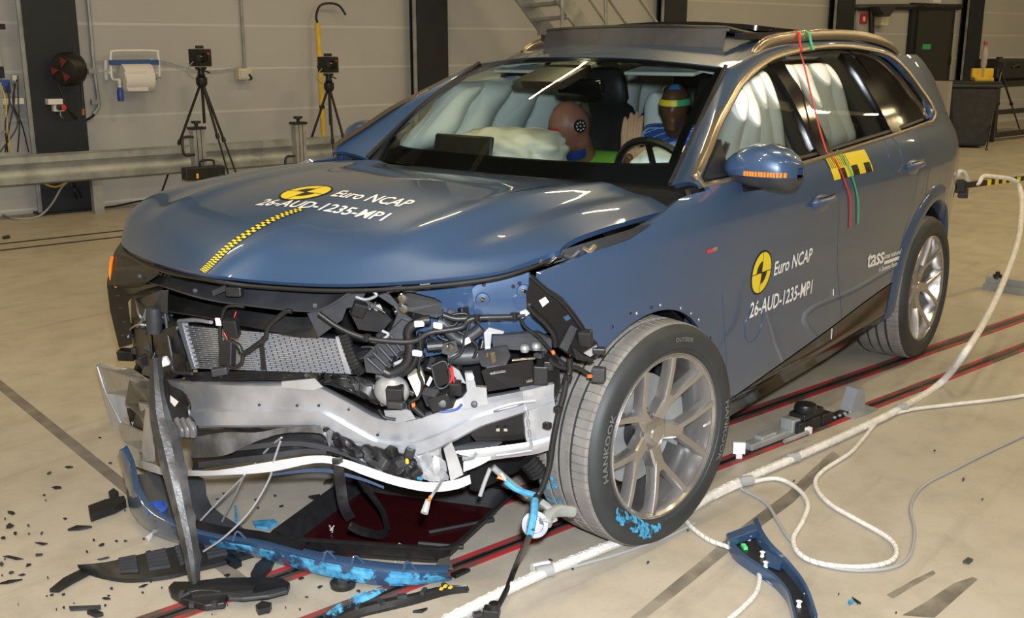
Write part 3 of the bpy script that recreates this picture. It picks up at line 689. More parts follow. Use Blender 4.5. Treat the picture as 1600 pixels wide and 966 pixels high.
        m3 = MB(); m3.grid(g); lb(m3, 'paint_scrape', M['ragtyre'], 0, fix=False)
        for a0_, a1_, y0_, y1_ in ((-34, -12, -.155, -.185), (-30, -16, -.20, -.235)):
            g = [[V((math.cos(math.radians(a0_+(a1_-a0_)*i/12))*.3975, y0_+(y1_-y0_)*j/3, .39+math.sin(math.radians(a0_+(a1_-a0_)*i/12))*.3975)) for j in range(4)] for i in range(13)]
            m3 = MB(); m3.grid(g); lb(m3, 'paint_scrape', M['ragtyre'], 0, fix=False)
        # pale lettering moulded on the side wall
        def arc_text(s, mid, rad, size, wide=1.0):
            vs, fs = text_geo(s, 1.0); w_ = width(vs)*size*wide
            def fn(v):
                a = math.radians(mid)+(v.x*size*wide-w_/2)/rad; r_ = rad+v.y*size; return V((math.cos(a)*r_, swy(min(max(r_, .29), .38))-.0005, .39+math.sin(a)*r_))
            m4 = MB(); m4.add([fn(v) for v in vs], fs); lb(m4, 'sidewall_lettering', M['tyretext'], 0, fix=False)
        arc_text('OUTSIDE', 100, .333, .020, 1.2); arc_text('HANKOOK', 8, .325, .032, 1.35); arc_text('HANKOOK', 190, .325, .032, 1.35)
    return w
M['tyretext'] = mat('tyre_lettering', (0.15, 0.148, 0.145), 0.6)
wf = make_wheel((-.108, 1.018, 0), math.radians(-7.0), True, 'front left wheel smeared with light blue paint'); wf.parent = car; wf.matrix_parent_inverse = Matrix.Translation((-CARX, 0, 0))
w2 = make_wheel((-2.974, .97, 0), 0); w2.parent = car; w2.matrix_parent_inverse = Matrix.Translation((-CARX, 0, 0))
for x, st in ((0.0, -5), (-2.974, 0)):
    w3 = copy_tree(w2, car); w3.location = (x, -.97, 0); w3.rotation_euler = (0, 0, PI+math.radians(st))
# ------------------------------------------------------------------ cabin
MB().box((-1.75, 0, .42), (2.9, 1.50, .22)).build('cabin_floor_blocker', M['black'], car, smooth=0)  # unseen dark floor box, put in to block light inside the body
MB().box((-1.8, 0, .30), (3.6, 1.30, .12)).build('underbody', M['black'], car, smooth=0)
for sd in (1, -1):                                          # inner door skins, dark
    rows = [[V((x, sd*(half(x, z)-.075), z)) for x in [-.45-.105*i for i in range(26)]] for z in (.45, .7, .95, 1.1, 1.19)]
    MB().grid(rows).build('door_inner_trim', M['seat'], car, smooth=60, solid=.02)
    # dark upright door frames seen through the glass
    for xa, wd in ((-1.425, .11), (-2.30, .19), (-1.67, .03), (-.58, .05)):
        rows = []
        for j in range(11):
            z = 1.20+.43*j/10; xx = xa+(.03*j/10 if xa > -2 else .06*j/10)-.05*max(0, (j-6)/4)**2*(1 if xa in (-1.67,) else -1)
            if xa == -.58: xx = xa-.42*j/10*.5; z = 1.20+.12*j/10
            rows.append([V((xx+wd/2, sd*(half(-1.4, z)-.045), z)), V((xx, sd*(half(-1.4, z)-.030), z)), V((xx-wd/2, sd*(half(-1.4, z)-.045), z))])
        MB().grid(rows).build('door_window_frame', M['frame'], car, smooth=60, solid=.02)
# headliner
rows = [[V((x, y, 1.575+.05*(1-(y/.6)**2)+.055*min(1, max(0, (-1.12-x)/.5)))) for y in [-.60+.1*k for k in range(13)]] for x in [-1.12-.2*i for i in range(12)]]
MB().grid(rows).build('headliner', M['liner'], car, smooth=60, solid=.012)
# dashboard
prof = [(-.36, 1.06), (-.42, 1.10), (-.55, 1.118), (-.72, 1.135), (-.84, 1.140), (-.90, 1.125), (-.93, 1.07), (-.90, .95), (-.80, .80), (-.70, .60)]
rows = []
for k in range(19):
    y = -.76+1.52*k/18; hump = .035*math.exp(-((y-.38)/.20)**2)
    rows.append([V((x-.0*abs(y), y, z+(hump if 3 <= i <= 5 else 0))) for i, (x, z) in enumerate(prof)])
MB().grid(rows).build('dashboard', M['seat'], car, smooth=50)
MB().box((-.74, -.44, 1.235), (.02, .34, .115), Matrix.Rotation(math.radians(-12), 3, 'Y')).build('passenger_display', M['black'], car, bevel=.018)
# steering wheel
sw = thing('steering_wheel', None, None, (-1.02, .38, 1.13)); setp(sw, car)
tl = Matrix.Rotation(math.radians(-62), 3, 'Y'); c0 = V((-1.02, .40, 1.135))
MB().tube([c0+tl @ V((math.cos(a)*.185, math.sin(a)*.185, 0)) for a in [2*PI*i/36 for i in range(37)]], .017, 8, cap=False).build('wheel_rim', M['black'], sw)
for a in (0, PI, 1.5*PI): MB().tube([c0+tl @ V((math.cos(a+PI/2)*.05, math.sin(a+PI/2)*.05, 0)), c0+tl @ V((math.cos(a+PI/2)*.18, math.sin(a+PI/2)*.18, 0))], .014, 6).build('wheel_spoke', M['black'], sw)
# front seats
def seat(sd, x0, lean=.0):
    y0 = sd*.38; t = thing('front_seat', None, None, (x0, y0, .5)); setp(t, car)
    def slab(name, pts, hw, th, m='seat'):                    # upholstered slab along a spine, hw half width per station
        rows = []
        for i, (x, z, h_, t_) in enumerate(pts):
            d = V((pts[min(i+1, len(pts)-1)][0]-pts[max(i-1, 0)][0], 0, pts[min(i+1, len(pts)-1)][1]-pts[max(i-1, 0)][1])).normalized(); n = V((d.z, 0, -d.x))
            rows.append([V((x, y0, z))+V((0, math.cos(a)*h_*(1 if abs(math.cos(a)) > .5 else 1), 0))+n*(math.sin(a)*t_*(1.0-.25*abs(math.sin(a))**3)) for a in [2*PI*k/20 for k in range(20)]])
        mb = MB(); mb.grid(rows, close=True); mb.add(rows[0], [tuple(range(20))]); mb.add(rows[-1], [tuple(range(20))]); mb.build(name, M[m], t, smooth=60)
    slab('seat_cushion', [(x0+.50, .70, .20, .05), (x0+.45, .70, .25, .09), (x0+.2, .66, .26, .10), (x0, .64, .24, .09)], 0, 0)
    slab('backrest', [(x0, .62, .22, .08), (x0-.04, .85, .265, .10), (x0-.10, 1.10, .27, .095), (x0-.15, 1.28, .235, .08), (x0-.18, 1.38, .16, .06), (x0-.185, 1.41, .10, .03)], 0, 0)
    slab('headrest', [(x0-.175, 1.37, .11, .04), (x0-.17, 1.42, .14, .06), (x0-.165, 1.49, .13, .06), (x0-.17, 1.55, .11, .05), (x0-.172, 1.57, .07, .03)], 0, 0)
seat(1, -1.45); seat(-1, -1.62)
# second row bench
MB().box((-2.55, 0, 1.0), (.18, 1.30, .62), Matrix.Rotation(math.radians(-12), 3, 'Y')).build('rear_bench_backrest', M['seat'], car, bevel=.06)
for y in (-.42, 0, .42): MB().box((-2.66, y, 1.38), (.10, .24, .15)).build('rear_headrest', M['seat'], car, bevel=.04)
# ------------------------------------------------------------------ airbags
def cushion(name, m, P, nu, nv, thick, pleats, nrm, ph=0.0, wob=.012):
    """P(u,v) mid surface, nrm the bulge direction; pleats along u"""
    rows = []; nrm = V(nrm).normalized(); rnd = random.Random(len(name)+nu)
    ws = [(rnd.uniform(2, 9), rnd.uniform(2, 9), rnd.uniform(0, 6)) for _ in range(5)]
    for side in (1, -1):
        r2 = []
        for j in range(nv+1):
            row = []
            for i in range(nu+1):
                u, v = i/nu, j/nv
                e = (max(0, 1-(2*u-1)**10)**.5)*(max(0, 1-(2*v-1)**6)**.5)
                pl = .42+.58*abs(math.sin(PI*(u*pleats+ph+.10*math.sin(3*v+ph))))**.8
                w_ = sum(math.sin(a*u*1.2+b*v*.9+c_) for a, b, c_ in ws)*wob*.45
                row.append(P(u, v)+nrm*(side*thick*e*pl+w_*e))
            r2.append(row)
        mb0 = MB(); rows.append(r2)
    mb = MB(); mb.grid(rows[0]); mb.grid(rows[1]); return mb.build(name, m, car, smooth=70)
def quad(a, b, c, d):
    a, b, c, d = V(a), V(b), V(c), V(d); return lambda u, v: (a.lerp(b, u)).lerp(d.lerp(c, u), v)
cushion('curtain_airbag', M['bag'], quad((-.80, .80, 1.20), (-1.38, .80, 1.20), (-1.36, .69, 1.58), (-.98, .735, 1.50)), 70, 30, .055, 3.6, (0, 1, .35))
cushion('curtain_airbag', M['bag'], quad((-1.52, .80, 1.20), (-2.20, .79, 1.22), (-2.10, .65, 1.60), (-1.56, .67, 1.60)), 60, 30, .06, 3.2, (0, 1, .35), .3)
cushion('curtain_airbag', M['bag'], quad((-.70, -.80, 1.20), (-2.1, -.80, 1.20), (-2.1, -.66, 1.58), (-.98, -.70, 1.50)), 90, 30, .085, 4.6, (0, 1, -.3), .15, .03)
cushion('curtain_airbag', M['bag'], quad((-2.12, -.80, 1.20), (-3.0, -.78, 1.22), (-2.9, -.64, 1.58), (-2.12, -.66, 1.60)), 60, 30, .07, 4.0, (0, 1, -.3), .4)
cushion('centre_airbag', M['bag'], quad((-1.55, -.02, 1.02), (-2.0, -.02, 1.02), (-2.0, -.04, 1.46), (-1.7, -.04, 1.46)), 40, 30, .06, 2.2, (0, 1, 0), .2)
rnd = random.Random(5)
def blob(name, m, c, r, seed, amp=.10, nx=36, ny=22, rot=None):
    q = random.Random(seed); ws = [(V((q.uniform(-1, 1), q.uniform(-1, 1), q.uniform(-1, 1)))*q.uniform(3, 9), q.uniform(0, 6)) for _ in range(9)]
    def fn(p):
        d = sum(abs(math.sin(w_.dot(p)+f)) for w_, f in ws)/9-.6
        g = V((math.copysign(abs(p.x)**.8, p.x), math.copysign(abs(p.y)**.8, p.y), math.copysign(abs(p.z)**.8, p.z)))
        return g*(1+amp*d*3)
    return MB().ell(c, r, rot, nx, ny, fn).build(name, m, car, smooth=70)
blob('passenger_airbag', M['bagc'], (-.99, -.38, 1.205), (.21, .29, .105), 4, .15, 48, 30)
blob('driver_airbag', M['bag'], (-1.14, .43, 1.135), (.10, .23, .125), 9, rot=Matrix.Rotation(math.radians(20), 3, 'Y'))
blob('knee_airbag', M['bag'], (-.95, .42, .95), (.12, .25, .12), 12)
# sensor cover and mirror at the top of the screen
rows = []
for v in (.76, .84, .955):
    w_ = .085+.05*(.955-v)
    rows.append([wpt(.465+w_*(k/4*2-1)+(.9-v)*-.25, v, -.02) for k in range(5)])
MB().grid(rows).build('sensor_cover', mat('brown_black_cover', (.06, .042, .032), .25), car, smooth=40, solid=.035)
MB().box((-.99, .02, 1.505), (.035, .22, .075), Euler((0, .2, .25)).to_matrix()).build('rear_view_mirror', M['gblack'], car, bevel=.015)
for sd in (1, -1): MB().box((-1.14, sd*.36, 1.575), (.15, .34, .016), Euler((0, .15, 0)).to_matrix()).build('sun_visor', M['liner'], car, bevel=.006)
# ------------------------------------------------------------------ mirrors outside
def side_mirror(sd):
    t = thing('wing_mirror', None, None, (-.80, sd*1.0, 1.15)); setp(t, car)
    mj = []
    # shell built from rings along Y (inboard to outboard)
    def ring(y, xf, xb, z0, z1, zs=None):
        out = []
        zm = (z0+z1)/2
        for k in range(20):
            a = 2*PI*k/20; cx, sz = math.cos(a), math.sin(a)
            x = (xf if cx > 0 else xb)*abs(cx)**.7; x = (-.74)+x*(1 if cx > 0 else -1)
            z = zm+(z1-z0)/2*math.copysign(abs(sz)**.75, sz); out.append(V((x, sd*y, z)))
        return out
    rs = [ring(.885, .04, .03, 1.235, 1.265), ring(.895, .085, .05, 1.212, 1.280), ring(.93, .105, .06, 1.188, 1.310), ring(.99, .11, .065, 1.178, 1.335), ring(1.05, .105, .068, 1.172, 1.336), ring(1.105, .095, .068, 1.170, 1.318), ring(1.135, .075, .066, 1.175, 1.295), ring(1.150, .04, .05, 1.195, 1.272), ring(1.153, .02, .03, 1.21, 1.255)]
    ZM = 1.222
    for nm_, m_, fz in (('mirror_shell', M['paint'], lambda z: max(z, ZM)), ('mirror_lower_cover', M['dkgrey'], lambda z: min(z, ZM))):
        up = MB(); rr_ = [[V((p.x, p.y, fz(p.z))) for p in r] for r in rs]; up.grid(rr_, close=True); up.build(nm_, m_, t, smooth=50)
    mb = MB(); mb.grid([[V((-.80+x, sd*y, z)) for x, y, z in ((.14, .86, 1.20), (.10, .97, 1.185), (.04, 1.01, 1.175))], [V((-.80+x, sd*y, z)) for x, y, z in ((.15, .86, 1.165), (.11, .97, 1.160), (.05, 1.01, 1.168))], [V((-.80+x, sd*y, z)) for x, y, z in ((.0, .86, 1.165), (.02, .97, 1.160), (.02, 1.01, 1.165))], [V((-.80+x, sd*y, z)) for x, y, z in ((.0, .86, 1.20), (.02, .97, 1.185), (.02, 1.01, 1.175))]], close=False)
    mb.build('mirror_arm', M['gblack'], t, smooth=40, solid=.01)
    # repeater lamp strip
    if sd > 0:
        for k in range(14):
            y0, y1 = .99+.15*k/14, .99+.15*(k+.7)/14
            fx = itp([.93, .99, 1.05, 1.105, 1.135, 1.15], [.105, .11, .105, .095, .075, .04])
            mb = MB(); mb.grid([[V((-.74+fx(y)*.99+.005, y, z)) for z in (1.226, 1.243)] for y in (y0, y1)]); mb.build('repeater_segment', M['amber'], t, smooth=0, solid=.003)
    return t
side_mirror(1); side_mirror(-1)
# black mirror triangle
for sd in (1, -1):
    MB().prism([V((-.47, sd*.915, 1.225)), V((-.68, sd*.905, 1.228)), V((-.68, sd*.868, 1.345))], (0, -sd*.02, 0)).build('mirror_triangle', M['black'], car, smooth=0)
# ------------------------------------------------------------------ crash test dummies
M['skin1'] = mat('pink_brown_dummy_skin', (0.36, 0.15, 0.11), 0.45, var=0.06)
M['skin2'] = mat('dark_brown_dummy_skin', (0.10, 0.045, 0.025), 0.4, var=0.08)
M['hand'] = mat('tan_dummy_hand', (0.42, 0.25, 0.18), 0.5, var=0.05)
def check_mat(name, base, line, sc):
    m = mat(name, base, .8); nt = m.node_tree; b = nt.nodes['Principled BSDF']; tc = nt.nodes.new('ShaderNodeTexCoord'); br = nt.nodes.new('ShaderNodeTexBrick')
    br.offset = 0; br.inputs['Scale'].default_value = sc; br.inputs['Color1'].default_value = (*base, 1); br.inputs['Color2'].default_value = (*base, 1); br.inputs['Mortar'].default_value = (*line, 1); br.inputs['Mortar Size'].default_value = .03; br.inputs['Brick Width'].default_value = .5; br.inputs['Row Height'].default_value = .5
    mp = nt.nodes.new('ShaderNodeMapping'); mp.inputs['Rotation'].default_value = (1.2, .2, .4); nt.links.new(tc.outputs['Object'], mp.inputs['Vector']); nt.links.new(mp.outputs['Vector'], br.inputs['Vector']); nt.links.new(br.outputs['Color'], b.inputs['Base Color']); return m
M['shirt_b'] = check_mat('blue_checked_cloth', (0.02, 0.08, 0.42), (0.35, 0.45, 0.7), 14)
M['shirt_g'] = mat('lime_green_cloth', (0.22, 0.52, 0.05), .8, var=.1)
M['collar'] = mat('blue_cloth', (0.015, 0.06, 0.35), .8, var=.1)
def cap(mb, a, b, r0, r1, n=10):                            # tapered capsule
    a, b = V(a), V(b); L = (b-a).length; d = (b-a).normalized()
    pts = [(r0*math.cos(t), -r0*math.sin(t)) for t in (1.35, .9, .45)]+[(r0+(r1-r0)*k/4, L*k/4) for k in range(5)]+[(r1*math.cos(t), L+r1*math.sin(t)) for t in (.45, .9, 1.35)]
    mb.lathe(pts, a, d, n)
def head_geo(mb, c, R, s=1.0):                              # +X is the face
    def fn(p):
        q = V(p)
        if q.z < 0: q = V((q.x*(1+.10*q.z)+.10*(-q.z)*(1 if q.x > 0 else .4), q.y*(1+.28*q.z), q.z))
        return q
    mb.ell(c, (.100*s, .078*s, .122*s), R, 20, 14, fn)
    mb.ell(V(c)+R @ V((.098*s, 0, -.012*s)), (.018*s, .013*s, .026*s), R, 8, 6)     # nose
    mb.ell(V(c)+R @ V((.088*s, 0, -.062*s)), (.018*s, .030*s, .012*s), R, 8, 6)     # lips
    mb.ell(V(c)+R @ V((.070*s, 0, -.098*s)), (.032*s, .034*s, .025*s), R, 8, 6)     # chin
    mb.ell(V(c)+R @ V((.078*s, 0, .030*s)), (.022*s, .055*s, .012*s), R, 10, 6)     # brow
    for y in (-1, 1): mb.ell(V(c)+R @ V((-.005*s, y*.077*s, -.005*s)), (.022*s, .010*s, .032*s), R, 8, 6)   # ears
def dummy(name, label, skin, headc, headR, chest, pelvis, knees, feet, elbowL, handL, elbowR, handR, shirt, hs=1.0):
    root = thing(name, label, 'dummy', (pelvis[0], pelvis[1], pelvis[2]-.1), group=None)
    mb = MB(); headc = V(headc); chest = V(chest); pelvis = V(pelvis)
    head_geo(mb, headc, headR, hs)
    neck0 = headc+headR @ V((-.02, 0, -.08)); cap(mb, neck0, chest+V((0, 0, .14)), .058, .062)
    cap(mb, chest+V((0, 0, .03)), pelvis, .125, .135, 12)
    shL, shR = chest+V((0, .165, .13)), chest+V((0, -.165, .13)); cap(mb, shL, shR, .062, .062)
    cap(mb, chest+V((.02, .06, .03)), pelvis+V((0, .08, 0)), .11, .12, 12); cap(mb, chest+V((.02, -.06, .03)), pelvis+V((0, -.08, 0)), .11, .12, 12)
    for sh, e, h in ((shL, elbowL, handL), (shR, elbowR, handR)):
        cap(mb, sh, e, .055, .043); cap(mb, e, h, .042, .028)
    for sg, k, f in ((1, knees[0], feet[0]), (-1, knees[1], feet[1])):
        cap(mb, pelvis+V((.02, sg*.09, 0)), k, .085, .06); cap(mb, k, f, .058, .04); cap(mb, f, V(f)+V((.18, 0, -.02)), .042, .035)
    o = mb.build('body', skin, root, smooth=60)
    rm = o.modifiers.new('remesh', 'REMESH'); rm.mode = 'VOXEL'; rm.voxel_size = .011; rm.use_smooth_shade = True
    s_ = o.modifiers.new('smooth', 'SMOOTH'); s_.factor = .5; s_.iterations = 3
    # shirt
    mb = MB(); cap(mb, chest+V((0, 0, .05)), pelvis+V((0, 0, .05)), .14, .148, 14)
    for y in (-.06, .06): cap(mb, chest+V((.025, y, .035)), pelvis+V((.01, y, .05)), .122, .13, 14)
    cap(mb, shL, shR, .075, .075, 14)
    for sh, e in ((shL, V(elbowL)), (shR, V(elbowR))): cap(mb, sh, sh.lerp(e, .8), .068, .062, 12)
    o2 = mb.build('shirt', shirt, root, smooth=60); rm = o2.modifiers.new('remesh', 'REMESH'); rm.mode = 'VOXEL'; rm.voxel_size = .014; rm.use_smooth_shade = True
    s_ = o2.modifiers.new('smooth', 'SMOOTH'); s_.factor = .5; s_.iterations = 4
    return root
def hand_geo(mb, w, d, up, s=1.0, curl=.35):
    """w wrist, d direction of the fingers, up back-of-hand normal"""
    w = V(w); d = V(d).normalized(); up = V(up); up = (up-d*up.dot(d)).normalized(); sdv = d.cross(up)
    for k in range(4): cap(mb, w+sdv*(k-1.5)*.014*s, w+d*.085*s+sdv*(k-1.5)*.020*s, .013*s, .0115*s, 8)
    for k, L in enumerate((.062, .080, .086, .074)):
        a = w+d*.085*s+sdv*(k-1.5)*.021*s; b = a+(d-up*curl*.5).normalized()*L*.45*s; c_ = b+(d-up*curl*1.6).normalized()*L*.32*s; e = c_+(d-up*curl*2.4).normalized()*L*.26*s
        cap(mb, a, b, .0105*s, .0095*s, 8); cap(mb, b, c_, .0095*s, .0088*s, 8); cap(mb, c_, e, .0088*s, .0075*s, 8)
    a = w+d*.02*s+sdv*.030*s; b = a+(d*.6+sdv*.9-up*.2).normalized()*.045*s; c_ = b+(d*.9+sdv*.4-up*.3).normalized()*.035*s
    cap(mb, a, b, .014*s, .012*s, 8); cap(mb, b, c_, .0115*s, .009*s, 8)
# driver
HR1 = Euler((0, math.radians(6), math.radians(18))).to_matrix(); hc1 = at(1055, 167, Y=.34)
drv = dummy('crash_test_dummy', 'dark brown crash test dummy in blue checked shirt behind the steering wheel', M['skin2'], hc1, HR1, hc1+V((-.10, .0, -.285)), (-1.30, .38, .78), ((-.85, .50, .82), (-.85, .28, .82)), ((-.62, .50, .52), (-.62, .28, .52)),
            (-1.12, .56, 1.05), (-.98, .55, 1.12), (-1.22, .16, 1.06), (-1.13, .19, 1.20), M['shirt_b'], .84)
hm = MB(); hand_geo(hm, (-1.13, .19, 1.20), (.02, .10, 1), (1, .5, 0), 1.15, .25)
o = hm.build('hand', M['hand'], drv, smooth=60); rm = o.modifiers.new('remesh', 'REMESH'); rm.mode = 'VOXEL'; rm.voxel_size = .0045; rm.use_smooth_shade = True
hm = MB(); hand_geo(hm, (-.98, .55, 1.12), (.8, 0, .5), (0, .3, 1), 1.0, .8)
o = hm.build('hand', M['hand'], drv, smooth=60); rm = o.modifiers.new('remesh', 'REMESH'); rm.mode = 'VOXEL'; rm.voxel_size = .0045; rm.use_smooth_shade = True
def head_patch(name, m, c, R, az0, az1, el0, el1, parent, k=1.03, n=14, s=1.0):
    rows = []
    for i in range(n+1):
        az = math.radians(az0+(az1-az0)*i/n); row = []
        for j in range(4):
            el = math.radians(el0+(el1-el0)*j/3)
            p = V((math.cos(el)*math.cos(az), math.cos(el)*math.sin(az), math.sin(el))); row.append(V(c)+R @ V((p.x*.104*k*s, p.y*.081*k*s, p.z*.122*k*s)))
        rows.append(row)
    return MB().grid(rows).build(name, m, parent, smooth=60)
head_patch('head_tape', M['yellow'], hc1, HR1, -62, 22, 8, 22, drv, 1.06, s=.84)
head_patch('head_tape', M['green'], hc1, HR1, 22, 80, 8, 22, drv, 1.06, s=.84)
head_patch('head_patch', mat('blue_patch', (.03, .18, .55), .5), hc1, HR1, -25, 45, 50, 68, drv, 1.05, s=.84)
head_patch('head_marker', M['decalb'], hc1, HR1, 58, 85, -14, 4, drv, 1.06, s=.84)
# passenger
HR2 = Euler((0, math.radians(20), math.radians(-32))).to_matrix(); hc2 = at(891, 197, Y=-.26)
psg = dummy('crash_test_dummy', 'pink-skinned crash test dummy in green shirt leaning on the passenger airbag', M['skin1'], hc2, HR2, hc2+V((-.20, -.04, -.33)), (-1.52, -.38, .74), ((-1.05, -.28, .82), (-1.05, -.48, .82)), ((-.80, -.28, .52), (-.80, -.48, .52)),
            (-1.32, -.12, .88), (-1.10, -.16, .82), (-1.32, -.62, .88), (-1.10, -.58, .82), M['shirt_g'])
hm = MB(); hand_geo(hm, (-1.10, -.16, .82), (1, 0, -.1), (0, 0, 1)); hand_geo(hm, (-1.10, -.58, .82), (1, 0, -.1), (0, 0, 1))
for yy in (-.16, -.58):
    hm = MB(); hand_geo(hm, (-1.10, yy, .82), (1, 0, -.1), (0, 0, 1)); hm.build('hand', M['hand'], psg, smooth=60)
head_patch('head_tape', M['redp'], hc2, HR2, -15, 38, 4, 12, psg, 1.05)
head_patch('head_tape', M['green'], hc2, HR2, 0, 10, -40, -8, psg, 1.08)
MB().lathe([(.050, 0), (.066, .05)], hc2+V((-.05, 0, -.15)), (.3, 0, 1), 16, cap=False).build('collar', M['collar'], psg)
# round speckled marker on the side of the head
mk = hc2+HR2 @ V((-.015, .086, 0)); nrm = (HR2 @ V((0, 1, .0))).normalized()
MB().lathe([(.001, .004), (.030, .003), (.031, -.004)], mk, nrm, 24, cap=False).build('head_marker', M['decalb'], psg)
tx = nrm.orthogonal().normalized(); ty = nrm.cross(tx)
for k in range(9):
    a = k*PI/4; r_ = .019 if k < 8 else 0
    MB().lathe([(.001, .0065), (.0042, .006)], mk+(tx*math.cos(a)+ty*math.sin(a))*r_, nrm, 8, cap=False).build('marker_dot', M['decalw'], psg)
from mathutils.geometry import tessellate_polygon
# ------------------------------------------------------------------ broken front end (pixels on a curved vertical front surface of the car)
Fx = itp([-1.1, -.92, -.8, -.6, -.3, 0, .15, .45, .75, .9, 1.1], [.45, .70, .76, .85, .93, .96, .90, .74, .50, .32, 0.0])
def fp(px, py, off=0.0):
    d = cF + cR*((px-800)/FPX) - cU*((py-483)/FPX); lo_, hi_ = 1.2, 6.0
    for _ in range(40):
        t = (lo_+hi_)/2; p = CAM+d*t
        if p.x-(Fx(min(max(p.y, -1.1), 1.1))-off) > 0: lo_ = t
        else: hi_ = t
    return CAM+d*t
def fps(L, off=0.0): return [fp(q[0], q[1], off if len(q) < 3 else q[2]) for q in L]
BACK = V((-1, 0, 0))
def plate(name, m, L, off=0.0, th=.012, parent=car, bevel=0, smooth=0):
    """flat-ish piece with its own thickness, outline from front view"""
    P = fps(L, off); n = len(P)
    c = sum(P, V())/n; mb = MB(); back = (c-CAM); back.z = 0; back.normalize()
    tris = tessellate_polygon([[V((q[0], q[1], 0)) for q in L]]); vs = P+[p+back*th for p in P]; fs = [tuple(t_) for t_ in tris]+[tuple(n+i for i in reversed(t_)) for t_ in tris]+[(i, n+i, n+(i+1) % n, (i+1) % n) for i in range(n)]
    mb.add(vs, fs); o = mb.build(name, m, parent, smooth=smooth, bevel=bevel)
    return o
def band(name, m, top, bot, offt=0.0, offb=0.0, n=40, k=6, bulge=0.0, th=.004, parent=car, smooth=45, wob=0.0, seed=1):
    a, b = cr(fps(top, offt), n), cr(fps(bot, offb), n); rows = []; q = random.Random(seed)
    for i in range(n+1):
        rows.append([a[i].lerp(b[i], j/k)+V((.8, .5, 0))*(bulge*math.sin(PI*j/k))+V((q.uniform(-1, 1), q.uniform(-1, 1), q.uniform(-1, 1)))*(wob if 0 < j < k else wob*.3) for j in range(k+1)])
    return MB().grid(rows).build(name, m, parent, smooth=smooth, solid=th)
def hose(name, m, L, r, off=0.0, n=None, parent=car, seg=8, ridged=False):
    P = cr(fps(L, off), n or max(8, 8*len(L)))
    rs = r if not ridged else [r*(1+(.16 if i % 2 else -.10)) for i in range(len(P))]
    return MB().tube(P, rs, seg).build(name, m, parent, smooth=60 if not ridged else 25)
def blk(name, m, px, py, size, off=0.0, rot=(0, 0, 0), parent=car, bevel=.004):
    return MB().box(fp(px, py, off), size, Euler([math.radians(a) for a in rot]).to_matrix()).build(name, m, parent, smooth=0, bevel=bevel)
def bolt(px, py, off=0.0, r=.009, m='chrome', parent=car):
    p = fp(px, py, off); return MB().lathe([(r*1.5, -.004), (r*1.5, .002), (r, .003), (r, .010), (.001, .011)], p, (CAM-p).normalized(), 10, cap=False).build('bolt', M[m], parent)
# dark filler sheet added behind everything to stop see-through, then the engine
rows = [[V((x, y, z)) for y in (-.78, -.4, 0, .4, .62)] for x, z in ((.50, .30), (.46, .60), (.36, .92), (.20, 1.04), (-.2, 1.06))]
MB().grid(rows).build('bay_filler', M['black'], car, smooth=40, solid=.02)
eb = MB(); eb.box((.10, -.05, .70), (.45, .75, .45)); eb.build('engine_block', M['black'], car, bevel=.05)
MB().box((.12, -.05, .95), (.50, .62, .10)).build('engine_cover', M['dkgrey'], car, bevel=.03)
for sd in (1, -1):                                          # wheel house liners
    for cx in (-.06, -2.974):
        rl_ = .445 if (sd > 0 and cx > -1) else .47; cl_ = -.095 if (sd > 0 and cx > -1) else cx
        rows = [[V((cl_+math.cos(a)*rl_, sd*y, .39+math.sin(a)*rl_)) for y in (.60, .75, .90)] for a in [math.radians(-5+190*i/20) for i in range(21)]]
        if not (sd > 0 and cx > -1): MB().grid(rows).build('wheel_liner', M['black'], car, smooth=60, solid=.01)
        else: MB().grid(rows[6:]).build('wheel_liner', M['black'], car, smooth=60, solid=.01)
        MB().box((cx, sd*.58, .55), (.92, .03, .60)).build('wheel_house_wall', M['black'], car, smooth=0)
# painted inner wing showing through the gap
band('inner_wing', M['paint'], [(640, 440), (720, 436), (790, 425), (826, 422)], [(655, 560), (730, 545), (800, 530), (860, 520)], .12, .16, 20, 8)
band('inner_wing_plate', M['paint'], [(738, 452), (765, 428), (800, 422), (826, 424)], [(742, 492), (775, 494), (805, 494), (828, 486)], .095, .10, 14, 6, bulge=.006)
for q in ((754, 468), (818, 455)):
    MB().lathe([(.022, 0), (.020, .006), (.001, .008)], fp(*q, .088), (.75, .66, 0), 18, cap=False).build('wing_boss', M['paint'], car)
    bolt(q[0], q[1], .08, .006)
bolt(756, 445, .09, .004, 'black'); bolt(812, 443, .09, .004, 'black'); bolt(802, 448, .09, .004, 'black')
# bonnet gap linkage on the left
band('bonnet_gap_shade', M['black'], [(760, 424), (850, 399), (940, 372), (1020, 348)], [(770, 432), (850, 416), (930, 392), (985, 372)], .06, .05, 20, 3)  # black strip stands in for the shade in the open gap
for k, (a, b) in enumerate((((842, 408), (870, 402)), ((880, 398), (905, 392)), ((912, 388), (930, 383)))): hose('gap_linkage', M['chrome' if k != 1 else 'dkgrey'], [a, ((a[0]+b[0])/2, a[1]+4), b], .008, .03)
# slam panel cover under the bonnet edge
band('slam_panel_cover', M['dkgrey'], [(208, 405), (265, 418), (330, 431), (400, 441), (470, 446), (520, 447), (556, 446)], [(204, 433), (258, 448), (325, 467), (400, 478), (470, 485), (505, 481), (552, 452)], .14, .02, 40, 5, th=.006)
for q in ((218, 432), (305, 455), (492, 478)): bolt(*q, .03, .006, 'black')
plate('cover_latch_mount', M['dkgrey'], [(330, 455), (352, 446), (355, 454), (333, 463)], .02, .02); blk('bonnet_latch', M['darksteel'], 367, 455, (.03, .05, .03), .02, (0, 0, 30))
for k in range(4): hose('cover_rib', M['dkgrey'], [(244+k*7, 428+k), (250+k*7, 420+k)], .005, .05)
